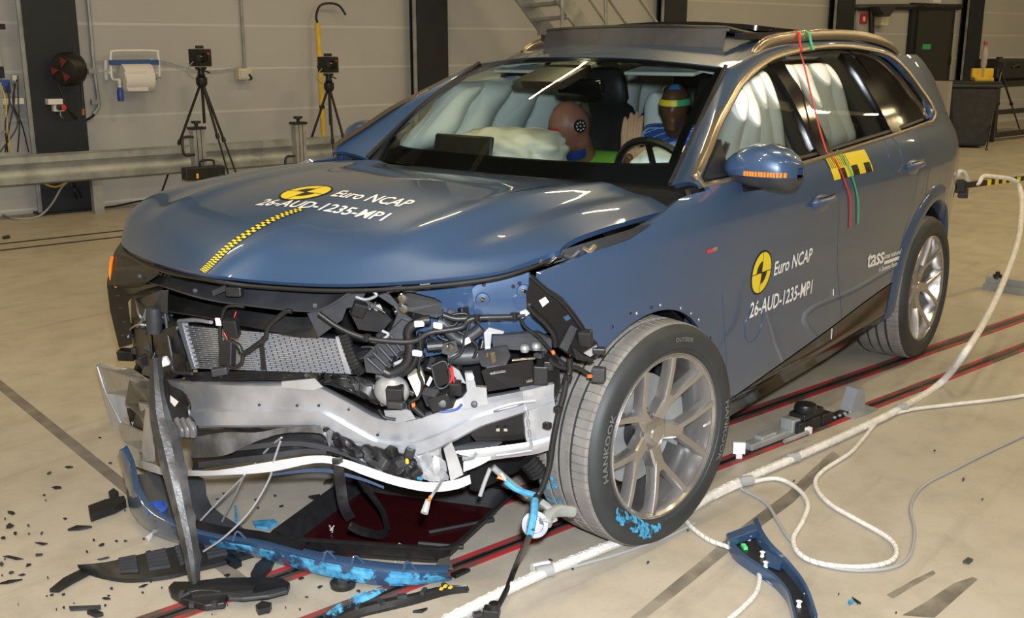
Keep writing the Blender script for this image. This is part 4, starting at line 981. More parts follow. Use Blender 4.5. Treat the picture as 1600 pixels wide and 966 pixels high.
# intake lip below it
band('intake_lip', M['black'], [(245, 455), (320, 474), (400, 488), (470, 496), (512, 488)], [(262, 486), (330, 497), (400, 512), (455, 524), (497, 527)], .10, .05, 30, 4, th=.006)
plate('intake_side_guide', M['dkgrey'], [(498, 527), (480, 490), (510, 482), (552, 452), (535, 500)], .05, .01)
plate('intake_side_guide', M['dkgrey'], [(262, 458), (262, 490), (252, 488), (246, 455)], .03, .01)
# condenser / radiator
rad = plate('radiator', M['black'], [(276, 503), (400, 512), (540, 528), (556, 586), (420, 580), (300, 578)], .13, .03)
q00, q10, q01, q11 = fp(284, 508, .115), fp(530, 530, .115), fp(304, 576, .115), fp(548, 584, .115)
mb = MB(); R_ = random.Random(2)
for j in range(20):
    for h in range(14):
        u0 = (h+(.5 if j % 2 else 0))/14+.004; u1 = u0+1/14-.008
        if u0 > 1: continue
        u1 = min(u1, 1); v = (j+.5)/20; P = []
        for u in (u0, u1):
            a = q00.lerp(q10, u); b = q01.lerp(q11, u); P.append(a.lerp(b, v)+V((-.03*math.sin(PI*u), 0, 0))*0)
        P = [fp(284+(530-284)*u+(20-2*u)*v, 508+22*u+(68-14*u)*v, .105) for u in (u0, u1)]; mb.beam(P[0], P[1], .006, .0046)
tag(mb.build('radiator_fins', M['alu'], rad, smooth=0, fix=False), kind='stuff')
band('radiator_end_tank', M['alul'], [(275, 503), (284, 503)], [(296, 577), (305, 577)], .10, .10, 4, 10, bulge=.004, th=.02, parent=rad)
band('radiator_end_tank', M['alul'], [(524, 526), (531, 527)], [(541, 584), (549, 585)], .10, .10, 4, 10, bulge=.004, th=.02, parent=rad)
hose('radiator_top_rail', M['alul'], [(280, 502), (305, 500), (330, 503)], .008, .10, parent=rad)
band('lower_tray', M['black'], [(278, 582), (400, 580), (500, 583), (560, 590), (625, 612)], [(300, 596), (400, 592), (500, 598), (570, 622), (640, 645)], .08, .04, 40, 4, wob=.004, th=.006)
band('torn_liner', M['black'], [(470, 582), (520, 585), (560, 590), (600, 600)], [(480, 596), (530, 600), (580, 628), (610, 638)], .05, .02, 24, 5, wob=.010, th=.004, seed=4)
# ---- headlamp on the unhurt corner
hl = plate('headlamp', M['black'], [(190, 381), (179, 397), (172, 420), (167, 446), (172, 486), (186, 544), (207, 538), (205, 512), (200, 473), (212, 455), (232, 440), (250, 428), (240, 412), (215, 400)], .02, .06)
hose('indicator_strip', M['amber'], [(175, 402), (172.5, 420), (174, 436), (182, 448)], .008, -.005, parent=hl)
hose('headlamp_rim', M['black'], [(192, 384), (183, 405), (181, 425), (188, 440), (200, 436)], .006, -.005, parent=hl)
blk('headlamp_chip', M['chrome'], 196, 434, (.012, .02, .010), .0, (0, 0, 20), hl)
for q in ((184, 462), (189, 481), (195, 503), (192, 524)): blk('headlamp_chip', M['dkgrey'], q[0], q[1], (.008, .02, .008), .0, (10, 0, 20), hl, .002)
plate('headlamp_bowl', M['black'], [(190, 384), (205, 396), (230, 408), (262, 420), (262, 445), (240, 462), (215, 470), (196, 462), (184, 445), (181, 420)], .05, .08, hl)
plate('corner_backing', M['black'], [(204, 440), (262, 448), (300, 470), (302, 585), (260, 600), (215, 592), (205, 520)], .14, .05)
plate('headlamp_lens', M['gblack'], [(186, 392), (204, 400), (206, 425), (200, 440), (188, 440), (182, 420)], .03, .01, hl)
band('headlamp_bracket', M['dkgrey'], [(215, 470), (240, 458), (262, 455)], [(210, 520), (230, 512), (250, 505)], .03, .06, 10, 6, wob=.005)
hose('lamp_pipe', M['steel'], [(213, 470), (217, 490), (222, 500), (215, 510)], .005, .02)
hose('lamp_wire', M['gcable'], [(200, 528), (204, 515), (215, 508), (228, 508)], .004, .01)
MB().lathe([(.026, -.05), (.028, .0), (.024, .04), (.001, .045)], fp(241, 498, .03), (0, .1, 1), 16, cap=False).build('washer_cap', M['dkgrey'], car)
plate('corner_bracket', M['black'], [(206, 500), (235, 505), (240, 575), (222, 590), (212, 560)], .05, .05)
blk('corner_sensor', M['black'], 199, 554, (.05, .075, .045), .04, (0, 8, 30)); blk('sensor_plug', M['dkgrey'], 212, 548, (.03, .03, .03), .02)
band('corner_duct', M['black'], [(238, 520), (255, 515), (275, 508)], [(235, 590), (252, 600), (290, 580)], .04, .08, 8, 8, wob=.008, th=.008)
plate('grille_upright', M['black'], [(262, 490), (276, 505), (300, 580), (282, 582), (268, 560)], .08, .02)
hose('duct_edge', M['dkgrey'], [(254, 460), (262, 520), (268, 555), (272, 580), (300, 584)], .006, .05)
blk('broken_clip', M['white'], 257, 565, (.02, .03, .03), .0, (20, 10, 40))
# ---- aluminium bumper beam
ST = [((205, 592), (222, 650)), ((268, 598), (292, 668)), ((330, 600), (345, 668)), ((400, 602), (410, 668)), ((450, 602), (458, 667)), ((490, 604), (500, 668)), ((508, 610), (520, 676)), ((550, 632), (556, 698)), ((592, 654), (592, 714)), ((635, 658), (650, 714)), ((690, 642), (702, 694)), ((735, 626), (752, 668)), ((800, 614), (806, 650)), ((860, 600), (866, 628))]
rows = []
for i, (a, b) in enumerate(cr([V((*p, 0)) for p, _ in ST], 52) and zip(cr([V((*p, 0)) for p, _ in ST], 52), cr([V((*q, 0)) for _, q in ST], 52))):
    T = fp(a.x, a.y, .02); B = fp(b.x, b.y, .02); row = []
    for v, o_ in ((-.10, .09), (-.02, .0), (.02, -.01), (.30, .0), (.58, .0), (.64, -.018), (.95, -.02), (1.0, -.012), (1.02, .07)):
        row.append(fp(a.x+(b.x-a.x)*v, a.y+(b.y-a.y)*v, .02+o_))
    rows.append(row)
bb = MB().grid(rows).build('bumper_beam', M['alu'], car, smooth=28, solid=.006)
for u, v in ((405, 633), (464, 634), (498, 634), (545, 640), (590, 680)): bolt(u, v, .018, .003, 'darksteel', bb)
plate('beam_patch', M['alul'], [(440, 597), (492, 592), (505, 605), (488, 610), (440, 606)], .0, .006, bb)
plate('beam_dent', M['alu'], [(600, 642), (640, 640), (650, 655), (620, 662), (604, 658)], .0, .01, bb); hose('dent_edge', M['darksteel'], [(592, 640), (600, 652), (618, 656)], .005, -.005, parent=bb)
# beam end and its big window, crash box side
band('beam_end_plate', M['alul'], [(816, 612), (840, 606), (866, 600)], [(824, 704), (846, 700), (868, 690)], -.005, .0, 8, 8, bulge=-.006, th=.03, wob=.002)
band('beam_end_lower', M['alul'], [(706, 706), (760, 700), (830, 690), (868, 680)], [(764, 720), (790, 716), (836, 710), (868, 700)], -.005, .0, 14, 4, bulge=.008, th=.02)
plate('crash_box_hole', M['sgblack'], [(748, 664), (806, 640), (816, 644), (820, 686), (748, 694), (735, 680)], .05, .05)
for q in ((778, 672), (790, 672)): blk('crash_box_tab', M['chrome'], q[0], q[1], (.003, .012, .010), .035, (0, 0, 30), bevel=.001)
for k in range(4): hose('weld_bead', M['alu'], [(822+k*2, 640+k*16), (824+k*2, 646+k*16), (823+k*2, 652+k*16)], .005, -.012)
hose('plate_ridge', M['alul'], [(770, 640), (806, 630), (836, 626)], .006, -.02); hose('plate_ridge', M['alul'], [(775, 712), (806, 708), (830, 704)], .005, -.02)
plate('tow_bracket', M['alul'], [(726, 583), (738, 582), (744, 605), (760, 606), (762, 632), (726, 640), (722, 622), (730, 612)], -.01, .02); bolt(741, 632, -.015, .007, 'darksteel'); bolt(735, 590, -.015, .008, 'alul')
plate('lower_shield', M['dkgrey'], [(700, 700), (740, 692), (785, 692), (770, 702), (735, 712), (708, 716)], .03, .01)
# white lower crossmember
WS = [((206, 716), (208, 728)), ((236, 724), (238, 738)), ((262, 736), (264, 746))]
def bar(name, S, m, off=0.0, dep=.05, n=30):
    rows = []
    for a, b in zip(cr([V((*p, 0)) for p, _ in S], n), cr([V((*q, 0)) for _, q in S], n)):
        rows.append([fp(a.x, a.y, off), fp(b.x, b.y, off), fp(b.x, b.y, off+dep), fp(a.x, a.y, off+dep)])
    mb = MB(); mb.grid(rows, close=True); mb.add(rows[0], [(0, 1, 2, 3)]); mb.add(rows[-1], [(3, 2, 1, 0)]); return mb.build(name, m, car, smooth=30)
bar('lower_crossmember', WS, M['whiteb'], -.02)
bar('lower_crossmember', [((293, 735), (294, 744)), ((340, 735), (340, 743)), ((420, 722), (420, 738)), ((490, 712), (490, 724)), ((530, 716), (530, 728)), ((570, 728), (572, 744)), ((620, 745), (622, 760)), ((670, 754), (672, 769)), ((710, 750), (712, 765)), ((734, 742), (736, 756))], M['whiteb'], -.02)
bar('lower_crossmember_stub', [((724, 722), (724, 738)), ((748, 712), (749, 728)), ((766, 704), (767, 718))], M['whiteb'], -.01)
bar('blue_bumper_lip', [((420, 741), (422, 744)), ((500, 732), (500, 738)), ((560, 745), (560, 750)), ((600, 760), (600, 764))], M['paint'], .08, .02)
band('strut_plate', M['alul'], [(228, 636), (242, 640)], [(222, 720), (240, 722)], -.03, -.03, 4, 10, bulge=.012, th=.006)
band('strut_plate', M['alul'], [(693, 702), (706, 692)], [(704, 752), (724, 742)], -.04, -.03, 4, 10, bulge=-.006, th=.006)
for a, b in (((704, 714), (708, 738)), ((722, 716), (745, 706))): hose('air_hose_nut', M['steel'], [a, ((a[0]+b[0])/2+3, (a[1]+b[1])/2+4), b], .010, .0, ridged=True)
# crumpled inner structure left of it, pale plate
band('crumpled_rail', M['alul'], [(612, 690), (650, 690), (690, 694)], [(650, 742), (675, 752), (700, 752)], .03, .0, 14, 8, bulge=.012, wob=.009, th=.006, seed=9)
# ---- right corner frame (car's right, photo's left)
plate('corner_frame_top', M['alul'], [(150, 573), (156, 569), (182, 580), (206, 577), (222, 588), (240, 602), (246, 636), (236, 642), (196, 634), (196, 618), (166, 614)], .02, .02)
plate('corner_frame_upright', M['alul'], [(150, 573), (166, 614), (178, 640), (190, 668), (192, 694), (182, 688), (170, 650), (160, 612)], .015, .025)
plate('corner_frame_lower', M['alul'], [(186, 660), (206, 668), (222, 676), (240, 688), (232, 710), (210, 706), (182, 690)], .02, .02)
hose('frame_edge', M['alul'], [(152, 573), (165, 612), (184, 650), (190, 664)], .005, .005)
plate('corner_frame_web', M['whiteb'], [(168, 614), (196, 622), (200, 640), (194, 655), (206, 668), (188, 668)], .07, .01)
MB().lathe([(.034, -.03), (.034, .02), (.028, .026)], fp(198, 588, .02), (.6, .3, .6), 20).build('corner_bush', M['alul'], car)
plate('number_tab', M['chrome'], [(158, 586), (166, 588), (168, 596), (160, 594)], .035, .003)
plate('cable_clip_rail', M['black'], [(198, 640), (212, 640), (232, 682), (222, 692), (206, 672)], .03, .02)
for k in range(4): plate('clip_tooth', M['whiteb'], [(205+k*6, 660+k*8), (210+k*6, 659+k*8), (212+k*6, 665+k*8), (207+k*6, 667+k*8)], .025, .004)
# black duct pieces beside the dangling blade
plate('brake_duct', M['greyp'], [(202, 598), (232, 610), (236, 590), (222, 585), (226, 576), (250, 575), (258, 640), (240, 644), (222, 654), (196, 632)], -.03, .03)
band('duct_flap', M['black'], [(256, 588), (266, 604), (284, 612), (293, 625)], [(258, 660), (278, 680), (298, 686), (310, 668)], -.04, -.03, 12, 8, bulge=.02, wob=.006, th=.006, seed=6)
plate('warning_label', M['decalw'], [(266, 618), (279, 628), (273, 636), (266, 628)], -.065, .002)
for k in range(3): hose('duct_rib', M['greyp'], [(276+k*9, 655), (284+k*9, 670), (286+k*8, 682)], .012, -.05)
# long dangling grey plastic blade reaching to the floor
CL = [(243, 560), (246, 600), (252, 650), (264, 700), (275, 750), (288, 810), (298, 860), (305, 915)]; WD = [17, 24, 36, 40, 36, 30, 27, 16]
top_ = fp(246, 600, -.06); end_ = at(305, 915, Z=.02); rows = []
for i in range(29):
    u = i/28; c0 = cr([V((*q, 0)) for q in CL], 28)[i]; wd = cr([V((q, 0, 0)) for q in WD], 28)[i].x
    D0 = (top_-CAM).dot(cF); D1 = (end_-CAM).dot(cF); D_ = D0+(D1-D0)*max(0, min(1, (u-.1)/.9))
    jag = (3 if i % 5 == 0 else 0)
    rows.append([at(c0.x-wd*.5, c0.y+2, D=D_+.012), at(c0.x-wd*.2, c0.y, D=D_-.012), at(c0.x+wd*.12, c0.y-1, D=D_-.004), at(c0.x+wd*.5+jag, c0.y-3, D=D_+.02)])
MB().grid(rows).build('dangling_trim_blade', M['greyp'], car, smooth=25, solid=.006)
# band of torn lower grille trim
band('lower_grille_trim', M['greyp'], [(300, 684), (350, 676), (400, 676), (440, 668), (480, 664), (505, 666), (520, 676)], [(298, 716), (350, 712), (400, 690), (440, 678), (480, 676), (505, 680), (515, 700)], -.02, -.03, 40, 4, wob=.002, th=.006)
band('lower_grille_inner', M['black'], [(300, 672), (400, 670), (500, 672), (560, 700), (640, 725), (690, 740)], [(300, 735), (400, 722), (490, 708), (540, 718), (620, 745), (700, 752)], .06, .05, 40, 6, wob=.006, th=.006, seed=3)
band('lower_grille_slat', M['dkgrey'], [(330, 704), (400, 694), (470, 690), (540, 706), (600, 738)], [(330, 710), (400, 702), (470, 698), (540, 714), (600, 746)], .0, .0, 30, 2, th=.01)
band('lower_grille_slat', M['dkgrey'], [(310, 722), (400, 712), (470, 702), (510, 704)], [(310, 732), (400, 722), (470, 710), (510, 710)], .0, .0, 30, 2, th=.01)
band('crushed_shutter', M['black'], [(520, 676), (560, 692), (600, 704), (640, 714), (652, 730)], [(530, 700), (570, 724), (605, 744), (640, 752), (658, 748)], -.01, -.01, 24, 6, wob=.010, th=.006, seed=8)
for k, q in enumerate(((612, 706), (628, 722), (650, 738), (600, 724), (640, 708))): blk('shutter_motor', M['dkgrey' if k % 2 else 'black'], q[0], q[1], (.03, .035, .03), -.03, (20*k, 15, 30*k), bevel=.006)
blk('yellow_plug', M['yellowp'], 636, 721, (.008, .012, .018), -.06); blk('blue_scrap', M['scrape'], 656, 748, (.012, .02, .01), -.05)
# straps hanging into the tray
def strap(name, L, zend, wd, m, parent=car):
    C_ = cr([V((*q, 0)) for q in L], 24); D0 = (fp(*L[0], -.05)-CAM).dot(cF); D1 = (at(*L[-1], Z=zend)-CAM).dot(cF); rows = []
    for i, c0 in enumerate(C_):
        D_ = D0+(D1-D0)*i/24; n_ = (C_[min(i+1, 24)]-C_[max(i-1, 0)]); s_ = V((-n_.y, n_.x, 0)).normalized()*wd/2
        rows.append([at(c0.x-s_.x, c0.y-s_.y, D=D_), at(c0.x, c0.y, D=D_-.012), at(c0.x+s_.x, c0.y+s_.y, D=D_)])
    return MB().grid(rows).build(name, m, parent, smooth=40, solid=.006)
strap('hanging_strap', [(508, 668), (520, 690), (528, 730)], .25, 9, M['black']); strap('hanging_strap', [(527, 718), (531, 750), (537, 790), (548, 812)], .06, 17, M['greyp'])
strap('hanging_strap', [(524, 686), (545, 720), (570, 760), (597, 798), (606, 830)], .05, 9, M['black'])
strap('hanging_strap', [(548, 822), (565, 830), (590, 836), (606, 832)], .05, 14, M['black'])
# ---- engine bay odds and ends, left half
plate('bonnet_hinge_arm', M['black'], [(624, 462), (640, 458), (680, 468), (690, 474), (692, 492), (682, 497), (640, 487), (622, 484)], .0, .02); bolt(629, 466, -.005, .010); bolt(631, 482, -.005, .010)
plate('lock_carrier', M['dkgrey'], [(590, 462), (604, 458), (622, 490), (600, 540), (572, 582), (600, 585), (640, 540), (646, 500), (632, 490)], .03, .03)
plate('lock_carrier', M['dkgrey'], [(568, 558), (628, 500), (644, 506), (598, 585), (572, 582)], .01, .02)
for k in range(5): hose('carrier_rib', M['dkgrey'], [(574+k*9, 560-k*9), (596+k*8, 580-k*8)], .005, -.01)
plate('fan_shroud', M['black'], [(545, 486), (590, 475), (612, 500), (596, 520), (560, 515)], .06, .03); plate('shroud_lug', M['alul'], [(578, 478), (594, 476), (598, 484), (588, 486)], .04, .008)
plate('carrier_top', M['dkgrey'], [(500, 484), (556, 452), (575, 452), (560, 478), (520, 486)], .05, .03)
plate('latch_plate', M['steel'], [(582, 452), (628, 446), (624, 456), (600, 458)], .06, .008); bolt(616, 452, .05, .006, 'darksteel')
hose('latch_spring', M['steel'], [(556, 464), (572, 468), (588, 462), (584, 456)], .005, .03); blk('white_tag', M['decalw'], 664, 447, (.004, .03, .02), .05, (0, 0, 35), bevel=.001)
hose('black_bottle', M['dkgrey'], [(640, 446), (641, 456)], .022, .06)
hose('corrugated_hose', M['black'], [(538, 522), (545, 545), (556, 570), (566, 584)], .016, .02, 26, ridged=True)
hose('coolant_hose', M['black'], [(672, 500), (655, 503), (638, 518), (641, 545), (634, 570), (612, 584), (600, 580)], .016, -.01, 40)
hose('coolant_hose', M['black'], [(660, 520), (655, 545), (640, 575), (612, 590), (588, 588)], .014, .02, 40)
hose('coolant_hose', M['dkgrey'], [(684, 502), (698, 508), (703, 520), (720, 532), (740, 522), (752, 512)], .018, .03, 40)
for q, r_ in (((655, 506), (0, 0, 60)), ((652, 552), (0, 10, 20)), ((684, 509), (0, 0, 0)), ((728, 534), (30, 0, 0))): blk('hose_label', M['decalw'], q[0], q[1], (.012, .030, .018), -.028, r_, bevel=.003)
# harness
hose('wiring_harness', M['black'], [(498, 490), (530, 512), (570, 528), (620, 534), (650, 532), (672, 520), (720, 512), (738, 498), (800, 495), (820, 492)], .0085, -.03, 90)
hose('wiring_harness', M['black'], [(692, 492), (712, 498), (740, 497)], .010, -.02); hose('wiring_harness', M['black'], [(735, 500), (726, 530), (720, 552), (706, 562), (703, 580)], .005, -.03)
hose('wiring_harness', M['black'], [(656, 520), (657, 550), (654, 580), (660, 600), (655, 620), (640, 630), (640, 640)], .005, -.03)
for q in ((573, 528), (745, 497), (804, 494)): blk('harness_clip', M['black'], q[0], q[1], (.022, .022, .022), -.03)
hose('wire_loop', M['black'], [(812, 490), (820, 510), (840, 525), (858, 545), (870, 558), (890, 575)], .005, -.03)
plate('steel_brace', M['alul'], [(758, 545), (756, 520), (764, 512), (788, 518), (786, 522), (768, 522), (766, 545)], .03, .012)
plate('abs_cover', M['dkgrey'], [(770, 525), (840, 520), (862, 530), (862, 550), (770, 545)], .06, .03)
plate('abs_bracket', M['darksteel'], [(746, 548), (792, 542), (798, 556), (790, 572), (765, 576), (752, 572), (748, 560)], .01, .02)
plate('bracket_slot', M['chrome'], [(766, 553), (773, 551), (775, 566), (769, 568)], .0, .004); plate('bracket_slot', M['chrome'], [(760, 553), (763, 552), (763, 558), (760, 559)], .0, .004)
plate('abs_unit', M['sgblack'], [(752, 580), (760, 576), (832, 562), (840, 600), (800, 606), (762, 612)], .0, .05)
hose('abs_edge', M['chrome'], [(800, 563), (820, 561), (836, 560)], .004, -.01); hose('abs_edge', M['chrome'], [(766, 584), (790, 580)], .004, -.01); hose('abs_edge', M['chrome'], [(822, 596), (832, 594)], .005, -.01)
plate('abs_unit', M['sgblack'], [(838, 556), (856, 552), (872, 560), (876, 600), (868, 620), (842, 600)], .02, .04)
blk('relay_box', M['black'], 846, 585, (.04, .045, .06), -.01, (0, 0, 30)); blk('relay_box', M['black'], 858, 570, (.04, .03, .03), -.02, (0, 0, 30)); blk('relay_box', M['dkgrey'], 842, 556, (.02, .03, .015), -.02)
for q in ((820, 545), (838, 542)): MB().lathe([(.012, -.01), (.016, .0), (.012, .01), (.001, .014)], fp(*q, .02), (0, 0, 1), 12).build('pipe_union', M['steel'], car)
plate('control_unit', M['sgblack'], [(674, 572), (696, 566), (702, 598), (684, 606)], -.02, .03); hose('unit_edge', M['dkgrey'], [(674, 572), (696, 566), (702, 598), (684, 606), (674, 572)], .003, -.022)
blk('plug', M['black'], 712, 606, (.03, .035, .045), -.03, (0, 20, 30)); hose('red_wire', M['redp'], [(703, 575), (706, 590), (703, 600)], .003, -.04); hose('red_wire', M['redp'], [(706, 572), (708, 588), (710, 600)], .003, -.04)
plate('washer_bottle', M['cream'], [(637, 590), (658, 580), (664, 595), (660, 616), (652, 622), (644, 605)], -.005, .05); plate('paper_tag', M['decalw'], [(672, 588), (676, 592), (670, 604), (666, 601)], -.03, .002)
MB().ell(fp(612, 610, .01), (.05, .06, .05), None, 16, 10).build('horn_body', M['alul'], car); blk('horn_bracket', M['black'], 618, 620, (.04, .05, .07), -.04, (0, 10, 30)); blk('horn_plug', M['dkgrey'], 620, 632, (.03, .05, .02), -.06, (0, 0, 20))
plate('hose_joint', M['dkgrey'], [(690, 538), (712, 532), (716, 548), (704, 556), (690, 552)], -.01, .03); bolt(704, 543, -.015, .009)
MB().tube(fps([(668, 542), (692, 540)], .0), .013, 10).build('pipe_stub', M['dkgrey'], car)
blk('black_motor', M['black'], 690, 625, (.05, .07, .05), -.03, (20, 10, 30)); blk('black_motor', M['dkgrey'], 676, 622, (.03, .05, .06), -.02, (0, 30, 10)); bolt(692, 630, -.06, .009, 'dkgrey')
plate('pale_bracket', M['whiteb'], [(700, 632), (722, 622), (726, 636), (690, 646)], .0, .01); plate('pale_bracket', M['alul'], [(700, 568), (718, 580), (728, 600), (716, 596), (704, 580)], .01, .01)
hose('orange_plug_band', M['orange'], [(644, 634), (649, 633)], .008, -.06); hose('loose_plug', M['black'], [(646, 636), (654, 643), (662, 650)], .010, -.06); hose('loose_lead', M['bluep'], [(672, 636), (690, 643), (712, 640), (722, 632)], .004, -.04)
hose('heat_shield', M['dkgrey'], [(700, 555), (730, 556), (760, 552)], .03, .06)
R_ = random.Random(11)
for k in range(26):                                         # small dark fittings packed into the bay
    x_, y_ = R_.uniform(560, 760), R_.uniform(470, 625)
    if y_ > 590 and x_ > 735: continue
    blk('bay_fitting', M[R_.choice(['black', 'dkgrey', 'black', 'darksteel'])], x_, y_, (R_.uniform(.015, .04), R_.uniform(.02, .06), R_.uniform(.015, .05)), R_.uniform(.03, .08), (R_.uniform(-40, 40), R_.uniform(-40, 40), R_.uniform(0, 90)), bevel=.004)
for k in range(14):
    x_, y_ = R_.uniform(205, 275), R_.uniform(470, 590)
    blk('corner_fitting', M[R_.choice(['black', 'dkgrey'])], x_, y_, (R_.uniform(.015, .04), R_.uniform(.02, .05), R_.uniform(.02, .06)), R_.uniform(.05, .09), (R_.uniform(-40, 40), R_.uniform(-40, 40), R_.uniform(0, 90)), bevel=.004)
for k in range(12):                                         # thin loose leads
    x_, y_ = R_.uniform(570, 740), R_.uniform(480, 610); L_ = [(x_, y_)]
    for _ in range(3): L_.append((L_[-1][0]+R_.uniform(-28, 28), L_[-1][1]+R_.uniform(-14, 22)))
    hose('loose_lead', M[R_.choice(['black', 'dkgrey', 'black', 'gcable'])], L_, R_.uniform(.003, .006), R_.uniform(-.02, .03))
# wiring in front of the radiator
hose('radiator_lead', M['black'], [(346, 500), (352, 482), (365, 478), (382, 480)], .005, .0); hose('radiator_lead', M['black'], [(344, 496), (344, 520), (346, 545), (350, 570), (345, 590)], .006, .02)
blk('sensor_plug', M['black'], 362, 512, (.03, .045, .06), .0, (0, 15, 30)); blk('sensor_plug', M['black'], 356, 552, (.03, .045, .075), .0, (0, -10, 20)); blk('sensor_plug', M['dkgrey'], 344, 580, (.03, .05, .025), .0, (10, 0, 40)); blk('sensor_tag', M['decalw'], 341, 503, (.006, .018, .026), .0, (0, 10, 20), bevel=.002)
hose('radiator_lead', M['black'], [(352, 530), (372, 540), (380, 552), (400, 540), (415, 527), (420, 510), (445, 488), (456, 487)], .008, .0, 40); hose('radiator_lead', M['black'], [(380, 552), (378, 566), (368, 574), (360, 572)], .006, .0)
hose('pink_wire', M['redp'], [(350, 520), (355, 530)], .002, -.02); hose('pink_wire', M['redp'], [(369, 487), (366, 496)], .002, -.01)
band('radiator_strap', M['black'], [(405, 538), (412, 538)], [(408, 578), (416, 578)], .06, .06, 2, 4)
# broken headlamp carrier on the wing
HCO = -.13
hc_ = plate('headlamp_carrier', M['sgblack'], [(828, 430), (836, 440), (852, 450), (880, 470), (898, 492), (912, 512), (920, 528), (934, 540), (938, 552), (920, 564), (900, 560), (884, 552), (868, 540), (866, 520), (850, 500), (832, 488), (824, 474), (823, 456), (827, 444)], HCO, .035)
hose('carrier_edge', M['sgblack'], [(826, 478), (836, 490), (852, 504), (866, 524), (868, 542)], .009, HCO-0.005, parent=hc_); hose('carrier_edge', M['sgblack'], [(830, 432), (850, 450), (880, 474), (905, 506), (920, 530)], .007, HCO-0.010, parent=hc_)
plate('carrier_window', M['whiteb'], [(842, 470), (852, 464), (858, 472), (848, 480)], HCO-0.005, .004, hc_); plate('carrier_window', M['paint'], [(880, 496), (888, 492), (892, 498), (885, 502)], HCO-0.005, .004, hc_)
plate('carrier_pad', M['dkgrey'], [(892, 508), (902, 514), (886, 550), (874, 542)], HCO-0.012, .008, hc_); blk('carrier_clip', M['black'], 915, 528, (.03, .04, .05), HCO-0.020, (0, 20, 20), hc_)
plate('carrier_foot', M['alul'], [(912, 552), (932, 540), (936, 548), (922, 558)], HCO-0.020, .012, hc_); blk('carrier_foot_clip', M['black'], 936, 548, (.02, .04, .02), HCO-0.030, (0, 10, 30), hc_); plate('carrier_spike', M['black'], [(894, 542), (912, 556), (930, 562), (924, 566), (900, 562)], HCO-0.030, .012, hc_)
plate('torn_lead_end', M['whiteb'], [(812, 488), (822, 484), (828, 490), (816, 498)], -.04, .01)
# harness down beside the tyre
hose('side_harness', M['black'], [(858, 560), (868, 570), (886, 576), (900, 574), (922, 586)], .007, -.06, 40); hose('side_harness', M['black'], [(890, 560), (890, 580), (886, 592), (880, 620), (872, 650), (864, 690), (858, 730), (846, 765), (838, 775)], .010, -.08, 60)
blk('side_plug', M['dkgrey'], 936, 585, (.03, .04, .045), -.10, (0, 0, 20)); hose('orange_wire', M['orange'], [(918, 588), (928, 588)], .006, -.09); hose('orange_wire', M['orange'], [(862, 552), (866, 550)], .008, -.06); hose('orange_wire', M['orange'], [(891, 548), (892, 556)], .005, -.08)
for q in ((887, 590), (872, 640), (855, 665)): blk('harness_clip', M['black'], q[0], q[1], (.02, .025, .02), -.09)
P = [fp(838, 775, -.08), at(832, 790, D=3.05), at(834, 812, D=2.98), at(826, 840, D=2.93), at(806, 885, Z=.06), at(790, 925, Z=.03), at(772, 958, Z=.02)]
MB().tube(cr(P, 40), .009, 8).build('side_harness', M['black'], car)
P = [fp(790, 752, -.06), fp(808, 765, -.07), fp(838, 775, -.08)]; MB().tube(cr(P, 12), .010, 8).build('blue_taped_lead', M['scrape'], car)
MB().tube(cr([at(836, 782, D=3.02), at(834, 805, D=2.95), at(828, 835, D=2.90)], 12), .011, 7).build('blue_taped_lead', M['scrape'], car)
for k in range(5): hose('torn_wire', M[('orange', 'cream', 'orange', 'white', 'cream')[k]], [(776+k*2, 747-k*2), (786+k, 750), (792, 753)], .002, -.06)
# suspension
hose('tie_rod', M['steel'], [(770, 730), (795, 752), (825, 775)], .011, .02); hose('drain_pipe', M['gcable'], [(766, 732), (758, 752), (750, 775)], .007, .03); hose('rubber_boot', M['black'], [(824, 718), (834, 730), (842, 742)], .03, .08, ridged=True, n=10)
ca = thing('control_arm', None, None, (.05, .56, .05)); setp(ca, car)
c0 = at(836, 820, D=3.2); nv_ = (CAM-c0).normalized()
MB().lathe([(.040, -.02), (.042, .0), (.040, .012), (.026, .012), (.025, -.005), (.001, -.005)], c0, nv_, 28, cap=False).build('ball_joint_ring', M['darksteel'], ca); MB().lathe([(.015, -.01), (.015, .012), (.001, .014)], c0, nv_, 6, cap=False).build('nut', M['alul'], ca)
MB().tube(cr([c0+cR*.03, at(856, 808, D=3.22), at(870, 798, D=3.26), at(895, 800, D=3.3)], 12), [.02, .022, .022, .02, .02, .02, .02, .02, .02, .02, .018, .018, .018], 10).build('arm_link', M['steel'], ca)
MB().tube(cr([at(846, 785, D=3.25), at(858, 795, D=3.24), at(866, 815, D=3.24)], 10), .012, 8).build('arm_link', M['steel'], ca)
# fender edge holes
for q in ((995, 490), (1032, 477), (1064, 482), (1080, 490), (957, 511), (985, 489), (1018, 480), (1092, 500), (1110, 528)):
    p = onside(*q, .001); MB().lathe([(.006, .0), (.005, .0015), (.001, .0005)], p, (0, 1, .1), 10, cap=False).build('fender_clip_hole', M['decalb' if q[0] in (957, 985, 1018, 1110) else 'alu'], car)
